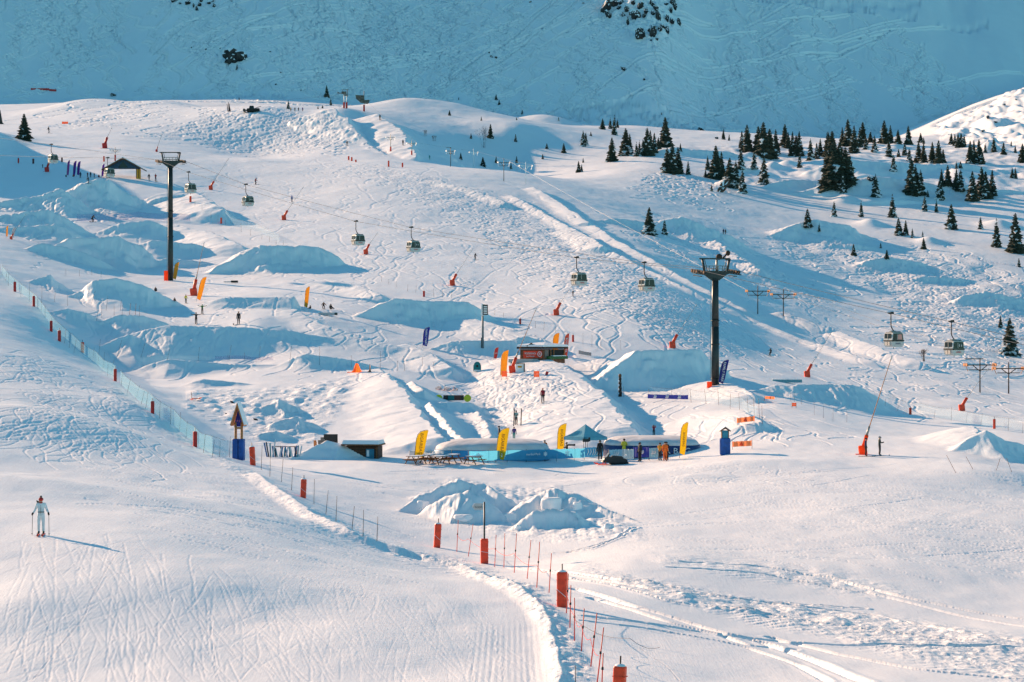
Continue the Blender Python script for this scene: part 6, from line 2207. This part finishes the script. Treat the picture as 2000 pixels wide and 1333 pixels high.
# ------------------------------------------------------------------ ski rack, sledge, groomer
g = ground(553, 891)
s = g.y / F
t = thing("ski_rack", "wooden ski rack behind the snow drift near the red post", "ski rack", g, .1)
for x in (-1.0, .2, 1.3):
    MB().bar((x, 0, -.1), (x, 0, .95), .04, .04, 6).build("post", WOOD, t)
MB().bar((-1.1, 0, .9), (1.4, 0, .9), .04, .04, 6).build("rail", WOOD, t)
skim = [mat("ski_blue", (.03, .12, .30), .35), mat("ski_dark", (.015, .03, .05), .35), mat("ski_teal", (.05, .25, .32), .35), mat("ski_white", (.5, .55, .6), .35)]
rs = random.Random(4)
for k in range(20):
    px = 522 + k * 3.3
    gg = ground(px, 893)
    H_ = (rs.uniform(28, 36) if k < 4 else rs.uniform(18, 24)) * s
    a = rs.uniform(-.28, .28)
    M = Matrix.Rotation(a, 4, 'Y') @ Matrix.Rotation(-.16, 4, 'X')
    o = MB().box((0, 0, H_ * .47), (.13, .04, H_ * .94), 0, M).prism([(-.065, H_ * .94), (.065, H_ * .94), (.03, H_), (-.03, H_)], -.015, .015, 0, M).box((0, -.05, H_ * .45), (.08, .08, .3), 0, M).build("ski", skim[k % 4])
    o.location = (gg.x, gg.y, gg.z - .05)
    tag(o, f"upright ski leaning at the rack, {ordn(k + 1)} along from the red post", "ski", "skis leaning at the rack")
t = thing("sledge", "small orange rescue sledge frame lying in rough snow", "sledge", ground(382, 783), R(-20))
MB().pipe([(-.6, -.2, .1), (-.3, -.2, .25), (.4, -.2, .22), (.65, -.2, .35), (.65, .2, .35), (.4, .2, .22), (-.3, .2, .25), (-.6, .2, .1)], .035).build("frame", ORANGE, t)
MB().bar((-.5, .1, .1), (-.62, .1, 1.0), .03, .03, 5).build("handle", WOOD, t)
MB().box((0.1, 0, .24), (.8, .4, .05)).build("deck", DARKWOOD, t)
for k, (px, py, w) in enumerate(((453, 787, 1.1), (499, 821, 1.1), (441, 809, .5))):
    rock(px, py, w * 8, w * 4, "dark lump half sunk in the rough snow, " + ("above the wooden sign", "beside the wooden sign roof", "smallest one")[k], "rock", "lumps in the rough snow", snow=False)


def groomer(px, py, w, h, label):
    g = ground(px, py)
    s = g.y / F
    t = thing("snow_groomer", label, "snow groomer", g, 0, "snow groomers on the skyline")
    W, H = w * s, h * s
    MB().box((0, 0, H * .38), (W * .7, 2.4, H * .34)).build("body", BLACK, t)
    MB().box((-W * .1, 0, H * .74), (W * .28, 2.0, H * .48), 0, None, (.8, .85)).build("cab", GLASS, t)
    for sy in (-1, 1):
        MB().prism([(-W * .36, .05), (W * .3, .05), (W * .38, H * .25), (W * .25, H * .38), (-W * .34, H * .38), (-W * .42, H * .2)], sy * 1.6 - .4, sy * 1.6 + .4).build("track", mat("rubber", (.015, .015, .015), .8), t)
    MB().box((-W * .52, 0, H * .25), (W * .10, 4.2, H * .42)).bar((-W * .5, 0, H * .25), (-W * .2, 0, H * .35), .15, .15, 6).build("blade", STEEL, t)
    MB().bar((W * .1, 0, H * .6), (W * .45, 0, H * .95), .12, .1, 6).build("winch_arm", STEEL, t)


groomer(495, 219, 34, 12, "dark snow groomer with a raised arm on the skyline")
t = thing("pole_stack", "dark upright stakes standing together on the skyline", "stakes", ground(448, 218), 0)
for x in (-.5, 0, .4):
    MB().bar((x, 0, -.3), (x - .5, 0, 18 * ground(448, 218).y / F * (1 - abs(x) * .4)), .25, .12, 6).build("stake", BLACK, t)
t = thing("lift_tower_edge", "dark steel post cut off by the left edge near the lone spruce", "post", ground(2, 243), 0)
MB().bar((0, 0, -.5), (-1.0, 0, 6.0), .9, .7, 8).build("post_shaft", STEEL, t)
MB().box((-.2, 0, .2), (2.4, 1.6, .5)).build("post_foot", STEEL, t)

# ------------------------------------------------------------------ snow pile with blocks
def snow_block(px, py, w, h, label, seed=0, deep=.9, name="snow_block"):
    g = ground(px, py)
    s = g.y / F
    r_ = np.random.default_rng(seed)
    bm = bmesh.new()
    bmesh.ops.create_icosphere(bm, subdivisions=4, radius=1)
    dirs = r_.normal(size=(9, 3))
    dirs /= np.linalg.norm(dirs, axis=1)[:, None]
    dirs = np.vstack([dirs, [[0, 0, 1], [-.6, -.5, .3], [.5, -.7, .2]]])
    cut = np.r_[r_.uniform(.62, .95, 9), .62, .75, .75]
    for v in bm.verts:
        p = np.array(v.co)
        kk = 1.0
        for d, c in zip(dirs, cut):
            q = p @ d
            if q > .05:
                kk = -math.log(math.exp(-9 * kk) + math.exp(-9 * c / q)) / 9 if False else min(kk, c / q)
        p = np.sign(p) * np.abs(p) ** .88
        p = p * kk * (1 + .035 * math.sin(p[0] * 11 + seed) * math.sin(p[2] * 13 + p[1] * 9) + .03 * math.sin(p[0] * 23) * math.sin(p[1] * 19 + p[2] * 21))
        v.co = (p[0] * w * s * .5, p[1] * w * s * .5 * deep, p[2] * h * s * .95 - h * s * .02)
    for _ in range(1):
        bmesh.ops.smooth_vert(bm, verts=bm.verts, factor=.5, use_axis_x=True, use_axis_y=True, use_axis_z=True)
    me = bpy.data.meshes.new(name)
    bm.to_mesh(me)
    bm.free()
    me.materials.append(SNOW)
    me.polygons.foreach_set("use_smooth", [True] * len(me.polygons))
    o = bpy.data.objects.new(name, me)
    o.location = g
    COL.objects.link(o)
    return tag(o, label, "snow block", "blocks of the snow pile")


for k, (px, py, w, h, lab) in enumerate((
        (1078, 990, 46, 30, "tallest sunlit snow block on top of the pile"),
        (1128, 992, 20, 18, "narrow snow lump on the shaded back of the pile"),
        (905, 1012, 40, 12, "low snow hump beneath the arrow sign"),
        (826, 986, 26, 13, "small snow lump at the low end of the pile"),
        (994, 1012, 30, 16, "snow lump behind the arrow sign's pole"),
        (1012, 1030, 14, 8, "little snow clod in front of the pile's widest shelf"),
        (1190, 1030, 20, 11, "crusted snow lump trailing off the pile into shade"))):
    snow_block(px, py, w, h, lab, k + 3)


# ================================================================== people
def skeleton(kind):
    """Joint positions for a 1.75 m figure that faces -y, and the bones between them."""
    J = dict(pelvis=(0, 0, .95), spine=(0, .01, 1.14), chest=(0, 0, 1.36), neck=(0, -.01, 1.51), head=(0, -.02, 1.60), crown=(0, -.015, 1.70))
    arms = {'stand': ((.22, .02, 1.15), (.25, -.06, .92), (.26, -.09, .84)),
            'pole': ((.27, .04, 1.17), (.36, -.12, 1.02), (.38, -.19, .98)),
            'out': ((.46, -.02, 1.40), (.68, -.05, 1.48), (.77, -.06, 1.50)),
            'hold': ((.24, -.05, 1.18), (.13, -.27, 1.18), (.08, -.32, 1.20)),
            'up': ((.27, -.12, 1.32), (.20, -.26, 1.55), (.17, -.28, 1.63)),
            'walk': ((.24, .10, 1.17), (.27, .06, .95), (.27, .02, .87)),
            'ski': ((.30, -.06, 1.16), (.34, -.30, 1.10), (.34, -.37, 1.10)),
            'tuck': ((.34, -.10, 1.10), (.36, -.34, 1.02), (.35, -.40, 1.02)),
            'sit': ((.26, .02, 1.17), (.24, -.20, 1.02), (.20, -.26, 1.00))}[kind]
    sh = (.185, 0, 1.425)
    hip, knee, ankle, toe = (.095, 0, .90), (.105, -.03, .50), (.11, .02, .10), (.12, -.16, .05)
    if kind == 'walk':
        knee, ankle, toe = (.10, -.12, .52), (.10, -.02, .12), (.11, -.20, .06)
    if kind in ('ski', 'tuck'):
        J.update(pelvis=(0, .10, .82), spine=(0, .03, 1.0), chest=(0, -.08, 1.20), neck=(0, -.13, 1.34), head=(0, -.16, 1.43), crown=(0, -.16, 1.53))
        sh = (.185, -.07, 1.26)
        hip, knee, ankle, toe = (.10, .10, .78), (.14, -.14, .46), (.14, .02, .11), (.14, -.16, .06)
        arms = tuple((a[0], a[1] - .05, a[2] - .16) for a in arms)
    if kind == 'tuck':
        J.update(pelvis=(0, .20, .62), spine=(0, .06, .76), chest=(0, -.10, .90), neck=(0, -.20, 1.0), head=(0, -.26, 1.06), crown=(0, -.27, 1.16))
        sh = (.185, -.10, .95)
        hip, knee = (.11, .19, .58), (.17, -.12, .42)
        arms = ((.34, -.16, .76), (.42, -.28, .66), (.44, -.33, .64))
    if kind == 'sit':
        J = {k: (v[0], v[1] + .0, v[2] - .80) for k, v in J.items()}
        sh = (sh[0], sh[1], sh[2] - .80)
        arms = tuple((a[0], a[1], a[2] - .80) for a in arms)
        hip, knee, ankle, toe = (.11, -.04, .14), (.17, -.38, .36), (.18, -.70, .10), (.19, -.76, .22)
    B = [('pelvis', 'spine'), ('spine', 'chest'), ('chest', 'neck'), ('neck', 'head'), ('head', 'crown')]
    for sx, q in ((1, 'l'), (-1, 'r')):
        m = lambda p, e=0.0: (sx * p[0], p[1] + e, p[2])
        st = (.16 if sx > 0 else -.18) if kind == 'walk' else 0
        J['sh' + q], J['el' + q], J['wr' + q], J['ha' + q] = m(sh), m(arms[0], -st * .7), m(arms[1], -st * 1.4), m(arms[2], -st * 1.6)
        J['hip' + q], J['kn' + q], J['an' + q], J['to' + q] = m(hip), m(knee, st * .5), m(ankle, st * 1.3), m(toe, st * 1.3)
        B += [('chest', 'sh' + q), ('sh' + q, 'el' + q), ('el' + q, 'wr' + q), ('wr' + q, 'ha' + q), ('pelvis', 'hip' + q), ('hip' + q, 'kn' + q), ('kn' + q, 'an' + q), ('an' + q, 'to' + q)]
        # a hand of four unequal fingers and a thumb
        h = Vector(J['ha' + q])
        d = (h - Vector(J['wr' + q])).normalized()
        side = d.cross(Vector((0, 1, .2))).normalized()
        for k, (o, ln) in enumerate(((-.028, .062), (-.010, .074), (.010, .070), (.028, .055))):
            nm, n2 = f'f{k}a{q}', f'f{k}b{q}'
            J[nm] = tuple(h + side * o + d * .03)
            J[n2] = tuple(h + side * o * 1.2 + d * (.03 + ln) + Vector((0, -.015, -.012)))
            B += [('ha' + q, nm), (nm, n2)]
        J['th' + q] = tuple(h - side * .055 + d * .035 + Vector((0, -.02, 0)))
        B += [('ha' + q, 'th' + q)]
    return J, B


RAD = dict(pelvis=(.150, .125), spine=(.150, .115), chest=(.165, .120), neck=(.062, .062), head=(.092, .105), crown=(.070, .080), sh=.088, el=.062, wr=.048, ha=.045, hip=.112, kn=.080, an=.070, to=.062)
BODY = {}


def body_mesh(kind):
    """One continuous clothed body grown over the skeleton; slots: skin, jacket, trousers, boots, gloves."""
    if kind in BODY:
        return BODY[kind]
    J, B = skeleton(kind)
    names = list(J)
    me = bpy.data.meshes.new("body_" + kind)
    me.from_pydata([J[k] for k in names], [(names.index(a), names.index(b)) for a, b in B], [])
    o = bpy.data.objects.new("body_" + kind, me)
    COL.objects.link(o)
    o.modifiers.new("skin", 'SKIN')
    for i, k in enumerate(names):
        r = RAD.get(k) or RAD.get(k[:2]) or RAD.get(k[:-1]) or (.0105 if k[0] == 'f' else .012 if k[:2] == 'th' else .05)
        r = r if isinstance(r, tuple) else (r, r)
        me.skin_vertices[0].data[i].radius = r
        me.skin_vertices[0].data[i].use_root = k == 'pelvis'
    sb = o.modifiers.new("sub", 'SUBSURF')
    sb.levels = sb.render_levels = 1
    dg = bpy.context.evaluated_depsgraph_get()
    out = bpy.data.meshes.new_from_object(o.evaluated_get(dg))
    bpy.data.objects.remove(o)
    bones = [(Vector(J[a]), Vector(J[b]), a, b) for a, b in B]
    for _ in range(5):
        out.materials.append(None)
    for p in out.polygons:
        c = p.center
        best, kk = 1e9, None
        for a, b, na, nb in bones:
            ab = b - a
            t = max(0, min(1, (c - a).dot(ab) / ab.length_squared))
            dd = (c - a - ab * t).length
            if dd < best:
                best, kk = dd, (na, nb)
        na, nb = kk
        if nb in ('head', 'crown'):
            m = 0
        elif nb[:2] in ('ha', 'th') or nb[0] == 'f':
            m = 4
        elif nb[:2] in ('kn', 'an') or nb[:3] == 'hip':
            m = 2
        elif nb[:2] == 'to':
            m = 3
        else:
            m = 1
        p.material_index = m
        p.use_smooth = True
    BODY[kind] = (out, J)
    return BODY[kind]


CLOTH = {k: mat("cloth_" + k, v, .8, noise=.2, scale=5) for k, v in dict(
    black=(.012, .013, .016), charcoal=(.03, .033, .04), navy=(.02, .035, .09), red=(.42, .025, .025), crimson=(.30, .015, .03), orange=(.85, .16, .02), amber=(.75, .32, .03), yellow=(.65, .55, .05),
    green=(.05, .16, .05), darkgreen=(.02, .045, .04), teal=(.02, .28, .25), blue=(.04, .16, .45), purple=(.12, .06, .22), white=(.72, .74, .78), grey=(.22, .24, .26), stripe=(.40, .48, .44), brown=(.10, .06, .04)).items()}


def person(px, py, h, kind, jacket, trousers, hat, label, yaw=0.0, skis=None, face=False, group=None, tall=None, roll=0.0):
    """A standing figure is h photograph pixels tall with its feet at (px, py)."""
    g = ground(px, py)
    s = g.y / F
    full = {'sit': 1.02, 'tuck': 1.20, 'ski': 1.58}.get(kind, 1.76)
    k = h * s / full
    me, J = body_mesh(kind)
    t = thing("person", label, "person", (g.x, g.y, g.z + (.03 if skis else 0)), yaw, group, k)
    t.rotation_euler = (0, roll, yaw)
    b = bpy.data.objects.new("body", me)
    COL.objects.link(b)
    b.parent = t
    for i, m in enumerate((SKIN_M, CLOTH[jacket], CLOTH[trousers], BLACK, CLOTH['black'])):
        b.material_slots[i].link = 'OBJECT'
        b.material_slots[i].material = m
    c = Vector(J['head']).lerp(Vector(J['crown']), .55)
    hm = MB().ell((c.x, c.y + .012, c.z - .005), (.118, .130, .115), 14, 8, 0, None, -.15)
    hm.bar((c.x, c.y - .07, c.z + .0), (c.x, c.y - .135, c.z - .02), .07, .05, 8) if not face else None
    hm.build("helmet" if not face else "woolly_hat", CLOTH[hat], t)
    gq = MB()
    gq.add([(c.x + .105 * math.sin(a), c.y - .108 * math.cos(a), c.z + z) for z in (-.075, -.02) for a in (-1.0, -.6, -.2, .2, .6, 1.0)], [(i, i + 1, i + 7, i + 6) for i in range(5)])
    gq.build("goggles", BLACK if not face else RED, t)
    fm = MB().ell((c.x, c.y - .105, c.z - .105), (.017, .022, .022), 6, 5, 0).ell((c.x, c.y - .092, c.z - .145), (.030, .012, .008), 6, 4, 1)
    fm.build("face", [SKIN_M, CLOTH['crimson']], t)
    if skis:
        dx = abs(J['anl'][0])
        for sx, q in ((1, 'l'), (-1, 'r')):
            a = J['an' + q]
            if skis == 'board':
                if sx > 0:
                    M = Matrix.Translation((0, a[1] - .02, .0))
                    MB().box((0, 0, -.02), (1.3, .28, .03), 0, M).bar((.65, 0, -.02), (.78, 0, .05), .13, .06, 8, 0, True, M).bar((-.65, 0, -.02), (-.78, 0, .05), .13, .06, 8, 0, True, M).build("snowboard", CLOTH['black'], t)
            else:
                MB().box((a[0], a[1] - .1, -.02), (.09, 1.55, .025)).prism([(a[0] - .045, -.03), (a[0] + .045, -.03), (a[0] + .02, .09), (a[0] - .02, .09)], a[1] - .92, a[1] - .875).build("ski", CLOTH['black'] if not face else CLOTH['red'], t)
    return t, k, J


def ski_pole(t, k, J, q, label, reach=(0.02, -.05), length=None):
    hd = Vector(J['ha' + q])
    M = Matrix.Translation(t.location) @ Matrix.Rotation(t.rotation_euler.z, 4, 'Z') @ Matrix.Scale(k, 4)
    top = M @ (hd + Vector((0, -.02, .08)))
    tip = M @ Vector((hd.x + reach[0] * (1 if q == 'l' else -1), hd.y + reach[1], .0))
    tip.z = zat(tip.x, tip.y)
    p = thing("ski_pole", label, "ski pole", tip, 0, "poles of the skier in white")
    r = .013
    MB().bar((0, 0, -.05), top - tip, r, r, 6).build("shaft", STEEL, p)
    MB().bar((0, 0, .07), (0, 0, .085), .045, .045, 10).build("basket", BLACK, p)
    d = (top - tip)
    MB().bar(d * .90, d * 1.0, .02, .022, 6).build("grip", BLACK, p)


# the skier in white near the lower left
tw, kw, Jw = person(80, 1045, 72, 'pole', 'white', 'white', 'red', "skier in a white suit with a red bobble hat, near the lower left", yaw=.12, skis='ski', face=True)
c = Vector(Jw['crown'])
MB().ell((c.x, c.y, c.z + .09), (.055, .055, .055), 8, 6).build("hat_bobble", CLOTH['brown'], tw)
c = Vector(Jw['neck'])
MB().ell((c.x, c.y - .01, c.z - .005), (.092, .092, .045), 12, 6).build("neck_warmer", CLOTH['red'], tw)
MB().prism([(.05, 1.62), (.19, 1.56), (.20, 1.47), (.12, 1.44), (.07, 1.52)], .0, .09).build("hair", CLOTH['brown'], tw).location.x = -.27
MB().box((0, -.135, 1.20), (.012, .02, .42)).build("zip", CLOTH['charcoal'], tw)
MB().bar((0, 0, 1.045), (0, 0, 1.075), .163, .163, 16).build("belt", CLOTH['charcoal'], tw).scale = (1, .86, 1)
ski_pole(tw, kw, Jw, 'l', "thin ski pole in the hand of the skier in white, her left")
ski_pole(tw, kw, Jw, 'r', "thin ski pole in the hand of the skier in white, her right")

PLAZA = "people on the plaza"
for (px, py, h, kind, ja, tr, ha, lab, yaw, sk) in (
        (1172, 899, 39, 'stand', 'black', 'charcoal', 'black', "person in black with a white back patch, standing by the snowmobile", 3.1, None),
        (1219, 896, 39, 'hold', 'yellow', 'yellow', 'black', "person in a black and yellow jacket behind the pale blue banner", 3.0, None),
        (1250, 902, 38, 'stand', 'charcoal', 'black', 'black', "person in a dark jacket with white patches before the indigo banner", -.9, None),
        (1289, 900, 35, 'hold', 'amber', 'charcoal', 'black', "person in an amber jacket and dark trousers beside the orange suit", 2.6, None),
        (1299, 901, 38, 'stand', 'orange', 'orange', 'black', "person in a full orange ski suit on the plaza", 2.9, None),
        (1302, 899, 36, 'stand', 'black', 'black', 'black', "person in black half hidden behind the orange suit", 3.0, None),
        (1064, 893, 33, 'hold', 'orange', 'black', 'brown', "person in a bright orange jacket and black trousers behind the banner fence", 3.1, None),
        (1107, 896, 32, 'hold', 'black', 'black', 'black', "person in black with a long camera beside the tent", -1.2, None),
        (1277, 852, 22, 'up', 'crimson', 'black', 'black', "person in dark red raising a camera on the shaded bank", 2.9, None)):
    person(px, py, h, kind, ja, tr, ha, lab, yaw, sk, group=PLAZA)
g = ground(1107, 896)
cam_b = MB().box((.25, 0, 0), (.55, .16, .16)).bar((.5, 0, 0), (.72, 0, 0), .09, .11, 10).bar((-.05, 0, -.1), (-.05, 0, -1.3), .03, .03, 5).build("video_camera", BLACK)
cam_b.location = (g.x + .1, g.y - .45, g.z + 1.35)
tag(cam_b, "black video camera on a stick in front of the person by the tent", "camera")
g = ground(1144, 893)
cam_b = MB().box((0, 0, 1.35), (.6, .5, .3)).bar((0, 0, 0), (0, 0, 1.3), .035, .035, 6).box((.35, 0, 1.45), (.2, .3, .4)).build("speaker_stand", BLACK)
cam_b.location = (g.x, g.y, g.z + .3)
tag(cam_b, "black loudspeaker on a stand under the blue tent", "loudspeaker")

person(1691, 892, 36, 'stand', 'navy', 'black', 'black', "person in dark blue standing at the foot of the big orange lance", 1.3, 'ski', group="two at the lance")
person(1718, 891, 38, 'hold', 'darkgreen', 'charcoal', 'grey', "person in dark green facing the other one at the big lance", 1.6, 'ski', group="two at the lance")
person(1060, 787, 28, 'walk', 'crimson', 'black', 'red', "skier in a dark red jacket walking up the big-air landing", 3.0, 'ski', group="people on the landing")
person(1008, 831, 29, 'hold', 'stripe', 'charcoal', 'black', "person in a pale striped jacket carrying skis up the landing", .3, None, group="people on the landing")
g = ground(1013, 832)
for dx, lab in ((.25, "dark ski held upright by the person in stripes, outer one"), (-.55, "dark ski held upright by the person in stripes, inner one")):
    o = MB().box((0, 0, .9), (.11, .04, 1.85), 0, Matrix.Rotation(R(2), 4, 'Y')).prism([(-.02, 1.82), (.09, 1.82), (.07, 1.97), (.02, 1.97)], -.02, .02).build("ski", CLOTH['black'])
    o.location = (g.x + dx, g.y - .2, g.z)
    tag(o, lab, "ski", "skis carried by the person in stripes")
person(1004, 860, 26, 'walk', 'purple', 'teal', 'brown', "person in a purple top and teal trousers climbing behind the air bag", 3.2, None, group="people on the landing")
person(975, 862, 30, 'stand', 'black', 'black', 'black', "person in black half behind the middle yellow flag", -1.4, None, group="people on the landing")
PARK = "people in the snow park"
for (px, py, h, kind, ja, tr, ha, lab, yaw, sk) in (
        (383, 633, 22, 'out', 'charcoal', 'black', 'black', "skier in dark clothes with both arms spread on the roll edge", .2, 'ski'),
        (395, 614, 19, 'out', 'green', 'charcoal', 'green', "skier in a green jacket with arms out, above the one spreading arms", .3, 'ski'),
        (466, 634, 25, 'stand', 'black', 'black', 'brown', "person in black standing upright alone on the table-top jump", 0, 'board'),
        (363, 593, 17, 'pole', 'yellow', 'darkgreen', 'black', "skier in a yellow and dark jacket below the red-orange lance", .5, 'ski'),
        (304, 570, 10, 'sit', 'black', 'black', 'black', "small person in black sitting on the snow under the taller tower", .2, None),
        (341, 589, 8, 'sit', 'black', 'black', 'brown', "tiny person in black sitting, nearest the yellow jacketed skier", .4, None),
        (632, 604, 13, 'tuck', 'black', 'black', 'black', "skier in black crouching with arms wide beside the grind box", .2, 'ski'),
        (646, 605, 12, 'sit', 'black', 'black', 'black', "person in black kneeling next to the crouching skier", .6, None),
        (606, 604, 8, 'sit', 'black', 'charcoal', 'black', "small dark person seated at the amber flag of the table-top jump", -.6, None),
        (181, 434, 13, 'tuck', 'charcoal', 'black', 'black', "snowboarder in dark grey riding under the gate mound", 1.0, 'board')):
    person(px, py, h, kind, ja, tr, ha, lab, yaw, sk, group=PARK)
PISTE = "skiers on the open piste"
for (px, py, h, kind, ja, tr, ha, lab, yaw, sk) in (
        (499, 361, 13, 'ski', 'crimson', 'black', 'red', "tiny skier in dark red above the second cabin from the taller tower", 1.2, 'ski'),
        (570, 395, 13, 'stand', 'blue', 'navy', 'blue', "tiny skier in blue crossing behind a lance pipe", .2, 'ski'),
        (928, 508, 13, 'ski', 'charcoal', 'black', 'black', "tiny skier in dark grey at the top of a lance pipe", .7, 'ski'),
        (1119, 579, 11, 'ski', 'black', 'navy', 'black', "tiny skier in black below the cabin nearest the lamp mast side", .1, 'ski'),
        (1503, 696, 16, 'ski', 'black', 'black', 'black', "skier in black leaning into a fast turn on the groomed run", -.9, 'ski'),
        (1413, 458, 11, 'stand', 'navy', 'black', 'black', "tiny person on the groomed run, left of a standing pair", 0, None),
        (1417, 458, 10, 'stand', 'charcoal', 'black', 'black', "tiny person on the groomed run, right of a standing pair", .4, None),
        (742, 235, 11, 'stand', 'black', 'black', 'black', "tiny person in black riding up near the ridge-top lift", .4, 'ski'),
        (787, 284, 11, 'stand', 'charcoal', 'black', 'black', "tiny dark person inside the shaded cut below the ridge", .3, 'ski'),
        (839, 312, 9, 'stand', 'teal', 'teal', 'teal', "tiny person all in teal at the foot of the cut slope", .1, None),
        (95, 261, 13, 'walk', 'charcoal', 'black', 'black', "tiny skier near the lone spruce on the upper piste", 1.2, 'ski'),
        (83, 328, 7, 'ski', 'brown', 'black', 'black', "tiny brownish skier in the shade beside the first cabin", .8, 'ski')):
    person(px, py, h, kind, ja, tr, ha, lab, yaw, sk, group=PISTE, roll=.35 if px == 1503 else 0)
QUEUE = "people waiting at the wooden gate"
for (px, py, h, kind, ja, tr, ha, lab, yaw) in (
        (157, 348, 12, 'stand', 'navy', 'black', 'black', "tiny person in dark blue apart from the others between flags and gate", 0),
        (171, 347, 10, 'hold', 'crimson', 'black', 'red', "tiny person in dark red in the waiting group", .4),
        (177, 347, 11, 'stand', 'black', 'charcoal', 'black', "tiny person in black right behind the dark red jacket", -.4),
        (184, 347, 9, 'hold', 'charcoal', 'black', 'black', "tiny person in grey in the middle of the waiting group", .8),
        (193, 347, 6, 'sit', 'crimson', 'black', 'red', "tiny person in red sitting near the gate pillar", .2),
        (129, 346, 5, 'sit', 'brown', 'black', 'black', "tiny person in brown sitting under the pink flag", .2),
        (144, 346, 6, 'sit', 'red', 'black', 'black', "tiny person in red sitting under the purple flags", -.2),
        (172, 359, 13, 'walk', 'black', 'charcoal', 'black', "tiny skier in black just below the waiting group", 1.0),
        (291, 353, 13, 'walk', 'charcoal', 'black', 'black', "tiny grey skier right of the gate pillar", .5),
        (304, 355, 15, 'hold', 'red', 'navy', 'red', "tiny skier in red and blue right of the grey one at the gate", .6)):
    person(px, py, h, kind, ja, tr, ha, lab, yaw, 'ski' if py > 350 else None, group=QUEUE)
for (px, py, ja, lab) in ((568, 218, 'amber', "tiny person in amber on the ridge skyline"), (576, 218, 'black', "tiny person in black beside the amber one on the skyline"), (583, 218, 'charcoal', "tiny person in grey in the middle of the skyline group"), (591, 218, 'purple', "tiny person in purple at the end of the skyline group")):
    person(px, py, 8, 'stand', ja, 'black', 'black', lab, .2, group="people on the skyline")
